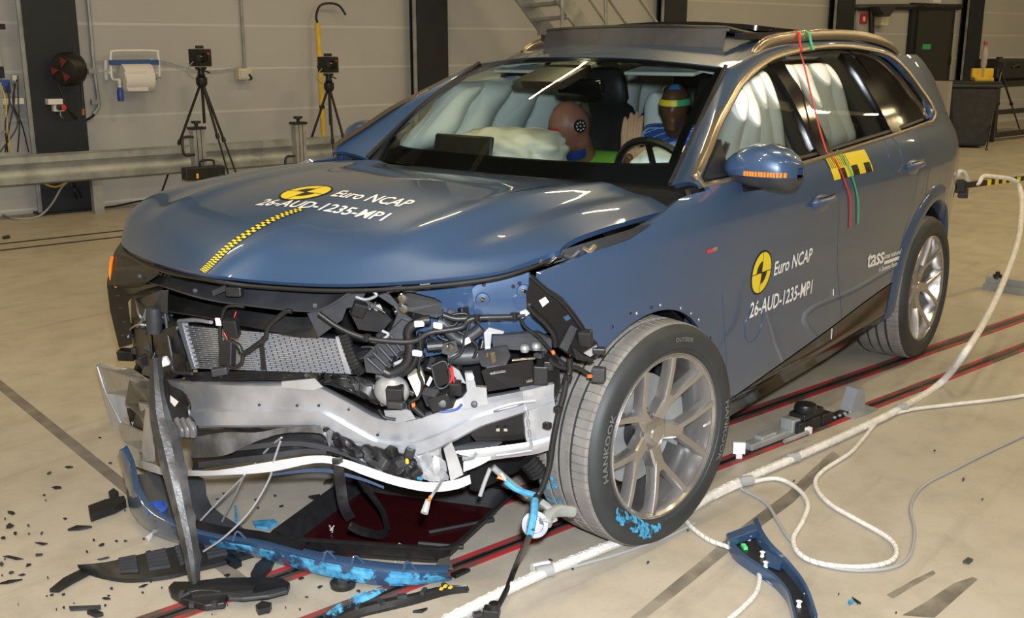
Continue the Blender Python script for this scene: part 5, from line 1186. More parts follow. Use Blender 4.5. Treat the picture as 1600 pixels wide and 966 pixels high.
# grey wires hanging from the lower trim
for L, z_ in (([(440, 684), (420, 700), (385, 740), (350, 775), (312, 815)], .10), ([(438, 690), (428, 720), (420, 750), (390, 800), (350, 840), (318, 862)], .06), ([(382, 742), (365, 778), (347, 815)], .08)):
    D0 = (fp(*L[0], -.04)-CAM).dot(cF); D1 = (at(*L[-1], Z=z_)-CAM).dot(cF); n_ = len(L)-1
    MB().tube(cr([at(q[0], q[1], D=D0+(D1-D0)*i/n_) for i, q in enumerate(L)], 30), .0035, 6).build('grey_wire', M['gcable'], car)
P = [fp(690, 752, -.05), at(678, 770, D=2.95), at(668, 785, D=2.92)]; MB().tube(cr(P, 10), .0045, 6).build('sensor_lead', M['gcable'], car)
MB().tube([at(669, 782, D=2.92), at(663, 802, D=2.9)], [.008, .011], 8).build('sensor_tip', M['gcable'], car); MB().tube([at(673, 776, D=2.92), at(669, 784, D=2.91)], .005, 6).build('sensor_wire', M['orange'], car)
# tapes over the roof and down the doors
for nm, m_, L in (('red_tape', 'redp', [(1236, 45), (1240, 62), (1250, 80)]), ('green_tape', 'green', [(1251, 47), (1256, 58), (1264, 72)])):
    pass
def tape(name, m, L, wd=.014, off=.006):
    P = [onside(q[0], q[1], off) for q in L]; C_ = cr(P, 30); rows = []
    for i in range(31):
        rows.append([C_[i]+V((wd/2, 0, 0)), C_[i]-V((wd/2, 0, 0))])
    MB().grid(rows).build(name, m, car, smooth=60, solid=.001)
tape('red_tape', M['redp'], [(1248, 76), (1256, 100), (1268, 150), (1282, 205), (1292, 238)], .016, .012); tape('red_tape', M['redp'], [(1293, 238), (1308, 255), (1321, 285), (1329, 312), (1329, 356)])
tape('green_tape', M['green'], [(1308, 234), (1320, 250), (1330, 270), (1341, 312), (1341, 350)])
MB().tube(cr([(-1.86, .60, 1.742), (-1.86, .626, 1.730), (-1.84, .64, 1.69), (-1.82, .662, 1.655)], 12), .006, 6).build('red_tape', M['redp'], car)
MB().tube(cr([(-1.97, .60, 1.746), (-1.97, .626, 1.734), (-1.97, .635, 1.70), (-1.97, .652, 1.660)], 12), .006, 6).build('green_tape', M['green'], car)
for q0, q1 in (((1302, 452), (1302, 462)), ((1300, 514), (1299, 530))): MB().tube([onside(*q0, .003), onside(*q1, .003)], .0018, 6).build('white_thread', M['decalw'], car)
# ------------------------------------------------------------------ along the back wall
GN = .30
gr = thing('guard_rail', 'galvanised corrugated guard rail along the back wall', 'guard rail', hp(0, GN, 0))
prof = [(0, .30), (.03, .315), (.03, .355), (-.03, .385), (-.03, .42), (-.03, .51), (.03, .54), (.03, .60), (0, .625)]
prof = [(0, .335), (.045, .355), (.05, .40), (0, .445), (0, .505), (.05, .55), (.045, .60), (0, .62)]
for a, b in ((-12, -2.2), (-2.2, 2.3), (2.3, 6.8), (6.8, 11.3)):
    MB().grid([[hp(s, GN+n, z+.02) for n, z in prof] for s in (a, b-.005)]).build('rail_beam', M['steel'], gr, smooth=50, solid=.008)
for s in (-3.5, .42, 2.62, 4.6, 7.0, 9.4): hbox(MB(), s, s+.10, GN-.09, GN-.01, 0, .58).build('rail_post', M['steel'], gr, smooth=0)
for s in (-2.2, 2.3, 6.8): hbox(MB(), s-.06, s+.06, GN+.0, GN+.008, .47, .53).build('rail_joint', M['steel'], gr, smooth=0)
# hose reel on the first column
def hl(px, py, n): return hat(px, py, n)
t = thing('hose_reel', 'black hose reel with red centre on the first dark column', 'hose reel', hl(100, 130, .05))
c0 = hl(105, 108, .20); ax = (Hn*.55-Hd*.80+V((0, 0, -.05))).normalized()
MB().lathe([(.02, .08), (.09, .085), (.14, .07), (.165, .03), (.165, -.09), (.13, -.13), (.02, -.13)], c0, ax, 28).build('reel_housing', M['black'], t)
for k in range(3):
    a = .4+k*2*PI/3; u_ = ax.orthogonal().normalized(); v_ = ax.cross(u_)
    MB().prism([c0+ax*.088+(u_*math.cos(a)+v_*math.sin(a))*.02, c0+ax*.088+(u_*math.cos(a-.35)+v_*math.sin(a-.35))*.12, c0+ax*.088+(u_*math.cos(a+.35)+v_*math.sin(a+.35))*.12], ax*.01).build('reel_spoke', mat('dark_red_plastic', (.16, .02, .02), .5) if k == 0 else bpy.data.materials['dark_red_plastic'], t, smooth=0)
MB().tube(cr([hl(116, 96, .2), hl(122, 105, .2), hl(127, 130, .18), hl(130, 170, .16)], 16), .014, 8).build('hose', M['black'], t)
MB().tube([hl(130, 170, .16), hl(130, 180, .16)], .02, 8).build('hose_end', mat('brass', (.3, .12, .06), .4, .6), t)
MB().tube(cr([hl(90, 128, .1), hl(98, 150, .1), hl(110, 175, .08), hl(127, 189, -.08), hl(143, 183, -.17), hl(149, 176, -.18)], 24), .013, 8).build('supply_hose', M['black'], t)
MB().tube([hl(117, 95, .2), hl(113, 97, .2)], .025, 8).build('red_stop', M['redp'], t)
# conduit pipe with bends
t = thing('wall_pipe', 'thin steel pipe running down the wall beside the hose reel', 'pipe', hl(150, 180, -.17)); 
MB().tube(cr([hl(135, -20, -.17), hl(141, 40, -.17), hl(147, 110, -.17), hl(154, 160, -.17), hl(152, 170, -.17), hl(146, 178, -.17)], 24), .022, 8).build('pipe', M['steel'], t)
for q in ((145, 111), (150, 159)): MB().box(hl(*q, -.17), (.10, .05, .05), Matrix.Rotation(-HA, 3, 'Z')).build('pipe_clip', M['steel'], t, smooth=0)
# socket box on the column
t = thing('socket_box', 'white socket box with red button on the first dark column', 'switch box', hl(90, 170, .02))
hbox(MB(), 0, 0, 0, 0, 0, 0)
def wbox(name, m, x0, y0, x1, y1, n, th, parent, bevel=.004):                   # box on a plane parallel to the wall, corners from the photo
    a, b = hat(x0, y0, n), hat(x1, y1, n); s0 = (a-H0).dot(Hd); s1 = (b-H0).dot(Hd)
    return hbox(MB(), min(s0, s1), max(s0, s1), n-th, n, min(a.z, b.z), max(a.z, b.z)).build(name, m, parent, smooth=0, bevel=bevel)
wbox('shelf', M['white'], 75, 155, 99, 163, .10, .10, t); wbox('box', M['white'], 84, 164, 101, 174, .08, .08, t)
for q, m_ in (((92, 168), 'darksteel'), ((98, 168), 'redp')): MB().lathe([(.03, 0), (.03, .03), (.001, .035)], hl(*q, .08), Hn, 12).build('button', M[m_], t)
MB().tube(cr([hl(94, 174, .06), hl(96, 183, .05), hl(104, 188, -.1), hl(107, 205, -.15)], 14), .006, 6).build('cable', M['gcable'], t)
# paper roll holder
t = thing('paper_roll_holder', 'white wire holder with blue bar and paper roll on the wall', 'roll holder', hl(210, 120, -.15))
for n_ in (-.05,):
    MB().tube(cr([hl(178, 125, n_), hl(174, 118, n_), hl(173, 85, n_), hl(178, 80, n_), hl(210, 79, n_), hl(243, 80, n_), hl(247, 85, n_), hl(249, 118, n_), hl(246, 124, n_)], 40), .014, 8).build('wire_frame', M['white'], t)
MB().tube([hl(165, 94, -.15), hl(166, 125, -.15)], .02, 8).build('wall_arm', M['white'], t); MB().tube([hl(237, 92, -.12), hl(239, 120, -.12)], .014, 8).build('wall_arm', M['white'], t)
for q in ((165, 110), (239, 110)): MB().tube([hl(q[0], q[1], -.15), hl(q[0]+6, q[1]+4, -.05)], .012, 6).build('wall_stay', M['white'], t)
wbox('tear_bar', mat('blue_bar', (.03, .09, .27), .5), 172, 94, 249, 101, -.02, .04, t)
MB().lathe([(.05, -.155), (.15, -.155), (.15, .155), (.05, .155)], hl(212, 122, -.05), Hd, 28).build('paper_roll', mat('paper', (.75, .73, .72), .9), t)
MB().tube([hl(182, 124, -.05), hl(250, 121, -.05)], .018, 8).build('roll_axle', M['steel'], t)
MB().prism([hl(194, 112, .10), hl(230, 111, .10), hl(232, 142, .06), hl(200, 142, .06)], Hn*-.004).build('paper_sheet', bpy.data.materials['paper'], t, smooth=0)
t = thing('spray_bottle', 'small blue spray bottle hanging under the paper roll', 'bottle', hl(189, 158, .0))
MB().lathe([(.03, 0), (.034, .02), (.034, .10), (.018, .14)], hl(189, 158, .0), (0, 0, 1), 14).build('bottle_body', M['bluep'], t); MB().lathe([(.018, .14), (.016, .18), (.022, .20), (.02, .23)], hl(189, 158, .0), (0, 0, 1), 12).build('bottle_neck', M['white'], t)
MB().tube([hl(189, 158, .0)+V((0, 0, .22)), hl(189, 158, .0)+V((0, 0, .22))+Hd*-.05], .012, 6).build('trigger', M['white'], t)
# second conduit and small box
t = thing('junction_box', 'small beige junction box on the wall with conduit above', 'box', hl(383, 125, -.15))
MB().tube([hl(375, -20, -.18), hl(381, 80, -.18), hl(382, 108, -.18)], .018, 8).build('conduit', M['steel'], t); wbox('box_body', M['cream'], 373, 107, 394, 124, -.08, .10, t); wbox('box_lid', M['seam'], 376, 110, 390, 122, -.07, .01, t)
MB().tube(cr([hl(388, 124, -.1), hl(393, 123, -.08), hl(389, 116, -.07)], 10), .015, 6).build('box_lever', M['dkgrey'], t)
t = tag(MB().tube(cr([hl(118, 98, -.15), hl(140, 99, -.17), hl(165, 94, -.17), hl(200, 92, -.17), hl(250, 95, -.17), hl(290, 106, -.17), hl(310, 110, -.17), hl(345, 110, -.17), hl(383, 103, -.17)], 50), .006, 6).build('air_line', M['gcable']), 'thin grey line strung along the wall to the junction box', 'cable')
# camera tripods at the guard rail
def tripod(px, base_y, label, seed, top=(0, 0)):
    # px: head pixel column, legs from the photograph
    t = thing('camera_tripod', label, 'tripod', hp((hat(px, 300, .5)-H0).dot(Hd), .5, 0), group='camera tripods at the guard rail')
    return t
def leg(t, a, b, r=.014):
    m_ = a.lerp(b, .5); o = MB().tube([a, m_], r, 8).build('leg', M['black'], t); MB().tube([m_, b], r*.7, 8).build('lower_leg', M['black'], o); MB().lathe([(r*1.6, -.02), (r*1.6, .03)], m_, (b-a).normalized(), 10).build('leg_clamp', M['black'], o); MB().lathe([(r, 0), (r, .04)], b, (a-b).normalized(), 8).build('leg_foot', M['black'], o)
def tripod_full(name, label, hx, hy, apex, legs, n0=.30):
    t = thing(name, label, 'tripod', hat(hx, 250, n0)*1.0, group='camera tripods at the guard rail'); t.location.z = 0
    A = hat(*apex, n0)
    MB().lathe([(.045, -.06), (.06, -.03), (.06, .03), (.03, .05)], A, (0, 0, 1), 14).build('crown', M['black'], t)
    MB().tube([A+V((0, 0, .05)), A+V((0, 0, -.45))], .016, 8).build('centre_column', M['black'], t)
    for lx, ly, ln in legs:
        f_ = at(lx, ly, Z=0) if ln is None else hat(lx, ly, ln); leg(t, A+(f_-A).normalized()*.05, f_)
    hd = MB(); hd.lathe([(.05, .05), (.035, .07), (.035, .11), (.06, .12), (.06, .14)], A, (0, 0, 1), 14); hd.build('pan_head', M['black'], t)
    MB().tube([A+V((0, 0, .12)), A+V((0, 0, .08))+Hd*.10], .008, 6).build('pan_handle', M['black'], t)
    b = MB().box(A+V((0, 0, .24)), (.15, .20, .18), Matrix.Rotation(-HA+.2, 3, 'Z')).build('camera_body', M['black'], t, bevel=.008, smooth=0)
    MB().lathe([(.05, 0), (.05, .08), (.04, .09), (.001, .085)], A+V((0, 0, .24))+Hn*.08+Hd*-.02, Hn, 16).build('camera_lens', M['gblack'], t); MB().box(A+V((0, 0, .35)), (.05, .10, .03), Matrix.Rotation(-HA, 3, 'Z')).build('top_handle', M['black'], t, smooth=0)
    MB().box(A+V((0, 0, .28))+Hn*.09+Hd*.05, (.03, .01, .02), Matrix.Rotation(-HA, 3, 'Z')).build('record_light', M['redp'], t, smooth=0)
    MB().tube(cr([A+V((0, 0, .20))-Hd*.08, A+V((0, 0, .10))-Hd*.16, A+V((0, 0, .02))-Hd*.08], 12), .005, 6).build('cable', M['gcable'], t)
tripod_full('camera_tripod', 'black camera tripod straddling the guard rail, nearer the paper roll', 312, 100, (315, 126), ((250, 308, .02), (362, 290, .62), (380, 300, .50)))
tripod_full('camera_tripod', 'black camera tripod beside the yellow pole', 512, 100, (514, 134), ((455, 310, .10), (556, 285, .66), (525, 300, .6)))
# yellow hooked pole
t = thing('hooked_pole', 'tall yellow pole with black hooked tip against the wall', 'pole', hl(505, 215, -.1)); t.location.z = 0
b_ = hl(496, 36, -.1); f_ = hl(508, 260, -.02)
MB().tube([b_, f_], .030, 10).build('pole', M['yellowp'], t); MB().tube(cr([b_, hl(494, 25, -.1), hl(500, 9, -.1), hl(515, 5, -.1), hl(530, 9, -.1), hl(540, 23, -.1)], 20), .014, 8).build('hook', M['black'], t)
for q in (.30, .58): MB().lathe([(.034, -.02), (.034, .02)], b_.lerp(f_, q), (f_-b_).normalized(), 10).build('pole_ring', M['black'], t)
# aluminium profile stands in front of the rail
def stand(px, y0, y1, label, boxed):
    t = thing('profile_stand', label, 'stand', hat(px, 300, .75)); t.location.z = 0; A = hat(px, y0, .75); B = V((A.x, A.y, 0))
    for dx in (-.045, 0, .045): MB().beam(A+Hd*dx, B+Hd*dx, .036, .10, up=Hn).build('profile', M['alu'], t, smooth=0)
    MB().box(A+V((0, 0, .012)), (.16, .12, .025), Matrix.Rotation(-HA, 3, 'Z')).build('top_plate', M['black'], t, smooth=0); MB().lathe([(.018, 0), (.018, .03), (.05, .04), (.05, .06)], A+V((0, 0, .025)), (0, 0, 1), 14).build('knob', M['black'], t)
    h0 = hat(px-5, y0+(12 if boxed else 50), .80); MB().tube(cr([h0, h0-Hd*.11+V((0, 0, -.01)), h0-Hd*.11+V((0, 0, -.17)), h0+V((0, 0, -.18))], 14), .014, 8).build('grip', M['black'], t)
    MB().box(V((A.x, A.y, .01)), (.35, .30, .02), Matrix.Rotation(-HA, 3, 'Z')).build('foot_plate', M['black'], t, smooth=0)
    if boxed:
        c_ = hat(318, 270, .88); MB().box(c_, (.42, .14, .13), Matrix.Rotation(-HA-.05, 3, 'Z')).build('sensor_box', M['black'], t, bevel=.01, smooth=0)
        MB().tube(cr([c_+Hd*-.03+V((0, 0, .065)), c_+Hd*-.02+V((0, 0, .12)), c_+Hd*.11+V((0, 0, .12)), c_+Hd*.12+V((0, 0, .065))], 12), .012, 8).build('box_handle', M['black'], t)
        for dx in (-.10, .15): MB().box(c_+Hd*dx+Hn*.072+V((0, 0, -.02)), (.025, .01, .05), Matrix.Rotation(-HA, 3, 'Z')).build('yellow_mark', M['yellowp'], t, smooth=0)
stand(307, 202, 300, 'aluminium profile stand with black handled box before the guard rail', True)
stand(466, 194, 300, 'aluminium profile stand without a box, left of the yellow pole', False)
# control panel and loose cables on the far left
t = thing('control_cabinet', 'pale grey wall cabinet at the left edge with hanging leads', 'cabinet', hl(5, 150, -.1))
wbox('cabinet_door', mat('pale_grey_panel', (.42, .42, .46), .5), -40, -20, 14, 205, -.10, .10, t); wbox('control_unit', M['black'], -6, 104, 8, 122, -.02, .08, t); wbox('control_unit', M['bluep'], 1, 125, 18, 145, -.02, .08, t); wbox('cable_tray', M['white'], -30, 155, 38, 163, .0, .15, t)
wbox('camera_knob', M['black'], -6, 37, 9, 46, -.02, .08, t); wbox('small_box', M['white'], 19, 118, 29, 132, -.10, .06, t)
R_ = random.Random(21)
for k in range(9):
    x_ = R_.uniform(-4, 28); L = [hl(x_, 125+R_.uniform(-8, 10), -.02), hl(x_+R_.uniform(-8, 8), 160, .05), hl(x_+R_.uniform(-14, 16), 195, .05), hl(x_+R_.uniform(-14, 22), 238, .0)]
    MB().tube(cr(L, 20), .007, 6).build('hanging_lead', M[R_.choice(['black', 'gcable', 'black', 'gcable', 'yellowp'])], t)
# power leads lying along the wall foot
for L, lb, m_ in (([(0, 334), (25, 342), (60, 338), (80, 320), (95, 295), (105, 284)], 'grey lead looping from the floor up the first column', 'gcable'), ([(60, 283), (85, 292), (105, 285)], 'yellow lead hanging under the guard rail at the first column', 'yellowp'), ([(114, 284), (118, 305), (124, 320), (130, 322), (124, 300), (115, 286)], 'black lead loop between the first column and the rail post', 'black'), ([(146, 326), (180, 322), (220, 314), (240, 313)], 'black lead lying along the foot of the wall', 'black')):
    tag(MB().tube(cr([hat(q[0], q[1], .12) if q[1] < 333 and m_ != 'black' or q[1] < 320 else at(q[0], q[1], Z=.012) for q in L], 30), .010, 6).build('power_lead', M[m_]), lb, 'cable', 'leads at the wall foot')
# ------------------------------------------------------------------ far right background
t = thing('steel_staircase', 'grey steel staircase with railing behind the car roof', 'staircase', hl(900, 100, .9)); t.location.z = 0
for dx, n_ in ((0, .5), (62, 1.1)):
    a, b = hat(812+dx, -10, n_), hat(852+dx, 45, n_); d_ = (b-a); MB().beam(a-d_*2.0, b+d_*2.2, .03, .22, up=(0, 0, 1)).build('stringer', M['steel'], t, smooth=0)
for k in range(-6, 9):
    a = hat(827+k*10.3, 9+k*22-0, .5); b = hat(884+k*10.3, 4+k*22, 1.1)
    if a.z > .05: MB().beam(a, b, .22, .04).build('tread', M['steel'], t, smooth=0)
for q in ((878, -30, 60), (946, -30, 60)): MB().tube([hat(q[0], q[1], 1.15), hat(q[0]+1, q[2], 1.15)], .025, 8).build('rail_upright', M['alu'], t)
for dx in (0, 30, 78): MB().tube([hat(920+dx, -4, 1.15), hat(945+dx*1.02, 33, 1.15), hat(990+dx, 100, 1.15)], .022, 8).build('hand_rail', M['steel'], t)
door = thing('door_1', 'dark door with green exit sticker in the back wall', None, hl(1457, 150, -.19), kind='structure'); door.location.z = 0
a, b = hat(1425, 8, -.15), hat(1492, 8, -.15); s0, s1 = (a-H0).dot(Hd), (b-H0).dot(Hd)
hbox(MB(), s0, s1, WN, -.12, 0, 2.50).build('door_frame', M['navy'], door, smooth=0); hbox(MB(), s0+.18, s1-.18, -.12, -.09, 0, 2.36).build('door_leaf', mat('dark_door_leaf', (.03, .03, .03), .5), door, smooth=0); MB().box(hat(1484, 95, -.08), (.05, .05, .16)).build('door_handle', M['darksteel'], door, smooth=0)
wbox('exit_sticker', mat('green_sticker', (.04, .32, .10), .5, emit=.15), 1442, 69, 1454, 77, -.085, .004, door)
t = thing('wall_conduit', 'dark conduit running across the wall above the dark door', 'conduit', hl(1400, 15, -.15)); MB().tube([hat(1330, 12, -.15), hat(1400, 11, -.15), hat(1500, 11, -.15)], .06, 8).build('conduit_run', M['darksteel'], t); MB().tube([hat(1361, 12, -.15), hat(1362, 45, -.15), hat(1363, 120, -.15)], .05, 8).build('conduit_drop', M['darksteel'], t); MB().tube([hat(1338, 12, -.15), hat(1339, 120, -.15)], .02, 8).build('conduit_drop', M['steel'], t)
t = thing('fire_sign', 'red fire equipment sign on the wall', 'sign', hl(1350, 30, -.18)); wbox('sign_plate', M['redp'], 1346, 21, 1355, 37, -.17, .01, t, 0); wbox('sign_symbol', M['decalw'], 1349, 26, 1352, 33, -.165, .004, t, 0)
t = thing('wall_speaker', 'grey wedge-shaped unit on the wall above the yellow box', 'wall unit', hl(1390, 20, .1)); MB().prism([hat(1373, 10, .1), hat(1403, 8, .1), hat(1390, 26, .1), hat(1382, 24, .1)], Hn*-.25).build('unit_body', M['dkgrey'], t, smooth=0)
t = thing('yellow_box', 'small yellowish box on the wall under the grey wedge', 'box', hl(1383, 33, -.1)); wbox('box_body', M['cream'], 1377, 27, 1388, 40, -.05, .14, t)
t = thing('status_light', 'bright status light strip above the dark door', 'lamp', hl(1460, 2, .2)); MB().box(hat(1461, 2, .1), (.30, .08, .06), Matrix.Rotation(-HA, 3, 'Z')).build('strip_housing', M['white'], t, smooth=0)
t = thing('folding_screen', 'pale freestanding screen left of the wheelie bin', 'screen', hl(1467, 190, 2.0)); t.location.z = 0
a, b = at(1440, 232, Z=0), at(1478, 236, Z=0); mb = MB(); mb.prism([a, b, V((b.x, b.y, 1.12)), V((a.x, a.y, 1.12))], Hn*-.06); mb.build('panel_board', mat('pale_board', (.45, .42, .38), .6), t, smooth=0); MB().beam(a.lerp(b, .5)+V((0, 0, .02)), a.lerp(b, .5)+Hn*-.5+V((0, 0, .02)), .05, .04).build('panel_foot', M['dkgrey'], t, smooth=0)
# wheelie bin
t = thing('wheelie_bin', 'dark grey wheelie bin behind the car with yellow caddy on its lid', 'bin', at(1508, 226, Z=0)); c0 = at(1508, 229, Z=0); R0 = Matrix.Rotation(.45, 3, 'Z')
mb = MB()
vs = []
for z, w_, d_ in ((0.03, .27, .28), (1.0, .36, .39)): vs += [c0+R0 @ V((sx*w_, sy*d_, z)) for sx, sy in ((-1, -1), (1, -1), (1, 1), (-1, 1))]
mb.add(vs, [(3, 2, 1, 0), (4, 5, 6, 7), (0, 1, 5, 4), (1, 2, 6, 5), (2, 3, 7, 6), (3, 0, 4, 7)]); mb.build('bin_body', M['dkgrey'], t, smooth=0, bevel=.04)
MB().box(c0+V((0, 0, 1.03)), (.80, .86, .06), R0).build('bin_rim', M['dkgrey'], t, smooth=0, bevel=.02); MB().box(c0+V((0, 0, 1.075)), (.74, .84, .05), R0).build('bin_lid', M['black'], t, smooth=0, bevel=.02)
for y_ in (-.22, .22): MB().lathe([(.10, -.03), (.10, .03)], c0+R0 @ V((-.30, y_, .10)), R0 @ V((0, 1, 0)), 16).build('bin_wheel', M['black'], t)
t = thing('yellow_caddy', 'yellow plastic caddy standing on the wheelie bin lid', 'caddy', at(1523, 126, D=19.2)); cb = c0+V((0, 0, 1.10))+cR*.17
MB().box(cb+V((0, 0, .03)), (.42, .30, .06), R0).build('caddy_tray', M['yellowp'], t, smooth=0, bevel=.015)
for dx in (-.11, .09): MB().box(cb+cR*dx+V((0, 0, .13)), (.12, .16, .16), R0).build('caddy_cup', M['yellowp'], t, smooth=0, bevel=.02)
t = thing('bottle', 'pale spray bottle standing in the yellow caddy', 'bottle', cb+V((0, 0, .06))); MB().lathe([(.03, 0), (.035, .15), (.05, .22), (.05, .42), (.03, .48), (.02, .55), (.03, .60)], cb+V((0, 0, .06)), (0, 0, 1), 12).build('bottle_body', mat('greyish_bottle', (.40, .36, .34), .5), t); MB().box(cb+V((0, 0, .62)), (.10, .05, .05), R0).build('bottle_trigger', M['redp'], t, smooth=0)
# bench with black case and small tripod on the right edge
t = thing('work_bench', 'dark steel work bench at the right edge of the hall', 'bench', at(1580, 222, Z=0)); A = at(1548, 222, Z=0); B = A+Hd*3.2
for p in (A, B):
    for q in (p, p-Hn*.7): MB().beam(q, q+V((0, 0, .98)), .10, .10).build('bench_leg', M['darksteel'], t, smooth=0)
    MB().beam(p+V((0, 0, .02)), p-Hn*.75+V((0, 0, .02)), .10, .06).build('bench_foot', M['darksteel'], t, smooth=0)
for z in (.12, .52, 1.0): MB().beam(A+V((0, 0, z))-Hd*.1, B+V((0, 0, z)), .08, .08).build('bench_rail', M['darksteel'], t, smooth=0)
mb = MB(); mb.prism([A+V((0, 0, 1.02))-Hd*.1, B+V((0, 0, 1.02)), B-Hn*.75+V((0, 0, 1.02)), A-Hn*.75+V((0, 0, 1.02))-Hd*.1], (0, 0, .05)); mb.build('bench_top', M['darksteel'], t, smooth=0)
t = thing('black_case', 'black equipment case on the work bench', 'case', A+Hd*.9+V((0, 0, 1.07))); MB().box(A+Hd*.75-Hn*.3+V((0, 0, 1.26)), (1.2, .5, .38), Matrix.Rotation(-HA, 3, 'Z')).build('case_body', M['black'], t, smooth=0, bevel=.05); MB().tube(cr([A+Hd*.6-Hn*.05+V((0, 0, 1.30)), A+Hd*.75+V((0, 0, 1.34)), A+Hd*.9-Hn*.05+V((0, 0, 1.30))], 8), .02, 6).build('case_handle', M['black'], t)
t = thing('small_tripod', 'thin black tripod standing before the work bench', 'tripod', at(1560, 225, Z=0)); A2 = at(1564, 112, D=18.4)
for q in ((1541, 235), (1594, 205), (1556, 205)): leg(t, A2, at(*q, Z=0), .02)
MB().box(A2+V((0, 0, .12)), (.14, .10, .10)).build('tripod_head', M['black'], t, smooth=0); MB().box(A2+V((0, 0, .22))-cR*.05, (.20, .06, .06)).build('tripod_camera', M['black'], t, smooth=0); MB().tube([A2+V((0, 0, .1)), A2-cR*.12+V((0, 0, .05))], .012, 6).build('pan_handle', M['black'], t)
# ------------------------------------------------------------------ things set into and lying on the floor
M['slot'] = mat('dark_floor_channel', (.055, .045, .04), .6, var=.35, scale=6)
M['fline'] = mat('black_floor_line', (.03, .025, .022), .7, var=.3, scale=9)
M['joint'] = mat('grey_floor_joint', (.16, .145, .13), .8, var=.2, scale=9)
def worn_red():
    m = mat('worn_red_floor_paint', (.42, .025, .03), .6); nt = m.node_tree; b = nt.nodes['Principled BSDF']; tc = nt.nodes.new('ShaderNodeTexCoord'); n = nt.nodes.new('ShaderNodeTexNoise'); n.inputs['Scale'].default_value = 5; n.inputs['Detail'].default_value = 9
    r = nt.nodes.new('ShaderNodeValToRGB'); r.color_ramp.elements[0].position = .40; r.color_ramp.elements[1].position = .56; r.color_ramp.elements[0].color = (.10, .06, .05, 1); r.color_ramp.elements[1].color = (.42, .03, .035, 1)
    nt.links.new(tc.outputs['Object'], n.inputs['Vector']); nt.links.new(n.outputs['Fac'], r.inputs['Fac']); nt.links.new(r.outputs['Color'], b.inputs['Base Color']); return m
M['wred'] = worn_red()
for n0, n1, lb in ((8.395, 8.49, 'red-edged floor track under the car, nearer the back wall'), (8.715, 8.795, 'red-edged floor track carrying the trolley, nearer the photographer')):
    t = thing('floor_track', lb, 'floor track', hp(0, (n0+n1)/2, 0), group='red-edged floor tracks')
    hbox(MB(), S0+1, S1-1, n0+.022, n1-.022, 0, .003).build('track_channel', M['slot'], t, smooth=0)
    m_ = (n0+n1)/2; hbox(MB(), S0+1, S1-1, m_-.006, m_+.006, .003, .0045).build('track_slot', M['decalb'], t, smooth=0)
    for a in (n0, n1-.022): hbox(MB(), S0+1, S1-1, a, a+.022, 0, .004).build('painted_line', M['wred'], t, smooth=0)
for n0, lb in ((1.46, 'black floor line nearest the guard rail'), (1.78, 'black floor line second from the guard rail')):
    tag(hbox(MB(), S0+1, S1-1, n0, n0+.05, 0, .003).build('floor_line', M['fline'], smooth=0), lb, 'floor line', 'black floor lines')
tag(hbox(MB(), -2.0, -1.95, 1.9, 8.39, 0, .002).build('floor_joint', M['joint'], smooth=0), 'grey floor joint strip crossing the floor left of the car', 'floor joint')
def fl(L, z=0.0): return [at(q[0], q[1], Z=(q[2] if len(q) > 2 else z)) for q in L]
# ---- cables
def cable(name, label, m, pts, r, n=90, group=None, wrap=None, wm=None, cat='cable'):
    C_ = cr(pts, n); t = thing(name, label, cat, (C_[0].x, C_[0].y, 0), group=group); MB().tube(C_, r, 10).build('sleeve', m, t)
    if wrap:                                                # braid turns as raised spiral ribs
        dense = cr(pts, n*4); L = 0; acc = []
        mb = MB(); turn = []
        a_prev = V((0, 0, 1)); ang = 0
        for i in range(len(dense)-1):
            d = dense[i+1]-dense[i]; tt = d.normalized(); a_ = V((0, 0, 1))-tt*tt.z; a_.normalize(); b_ = tt.cross(a_); ang += d.length/wrap*2*PI
            turn.append(dense[i]+(a_*math.cos(ang)+b_*math.sin(ang))*r*.98)
        mb.tube(turn, r*.16, 4, cap=False); tag(mb.build('spiral_wrap', wm or M['rope'], t, smooth=60, fix=False), kind='stuff')
    return t
M['wrapg'] = mat('grey_wrap_line', (.30, .29, .28), .7)
bar_end = at(1590, 283, D=7.2)
thick = [at(1592, 290, D=7.1), at(1597, 315, D=6.9), at(1592, 370, D=6.5), at(1572, 430, D=6.05), at(1545, 490, D=5.6), at(1510, 548, D=5.15)]+fl([(1468, 600), (1400, 642), (1330, 676), (1250, 712), (1180, 742), (1120, 770), (1050, 812), (960, 850), (880, 882), (800, 918), (720, 958), (680, 980)], .02)
t = cable('white_cable_bundle', 'thick white cable bundle from the car rear to the front corner', M['rope'], thick, .017, 140, wrap=.045, wm=M['rope'])
for q in ((1408, 638), (1238, 716), (1165, 752), (850, 893), (845, 888)): 
    p = at(*q, Z=.022); MB().lathe([(.021, -.03), (.022, 0), (.021, .03)], p, (Hd+V((0, .35, 0))).normalized(), 12).build('tape_band', M['gcable' if q[0] != 845 else 'white'], t)
cable('white_spiral_cable', 'white spiral-wrapped cable looping on the floor right of the wheel', M['rope'], fl([(1115, 778), (1160, 758), (1212, 748), (1246, 764), (1262, 788), (1254, 815), (1240, 840), (1246, 862), (1272, 878), (1320, 886), (1368, 884), (1396, 874), (1400, 856), (1384, 838), (1340, 813), (1300, 790), (1280, 770), (1274, 752), (1288, 734), (1328, 708), (1350, 684), (1376, 656), (1420, 641), (1490, 632), (1560, 624), (1620, 615), (1720, 600), (1850, 575)], .012), .0085, 160, 'loose cables on the floor', .028, M['wrapg'])
cable('grey_cable', 'thin grey cable running beside the white spiral cable', M['gcable'], fl([(1158, 764), (1196, 786), (1216, 816), (1236, 846), (1272, 878), (1330, 891), (1390, 888), (1420, 870), (1429, 830), (1423, 792), (1442, 760), (1490, 734), (1550, 704), (1620, 672), (1740, 620), (1880, 585)], .007), .006, 90, 'loose cables on the floor')
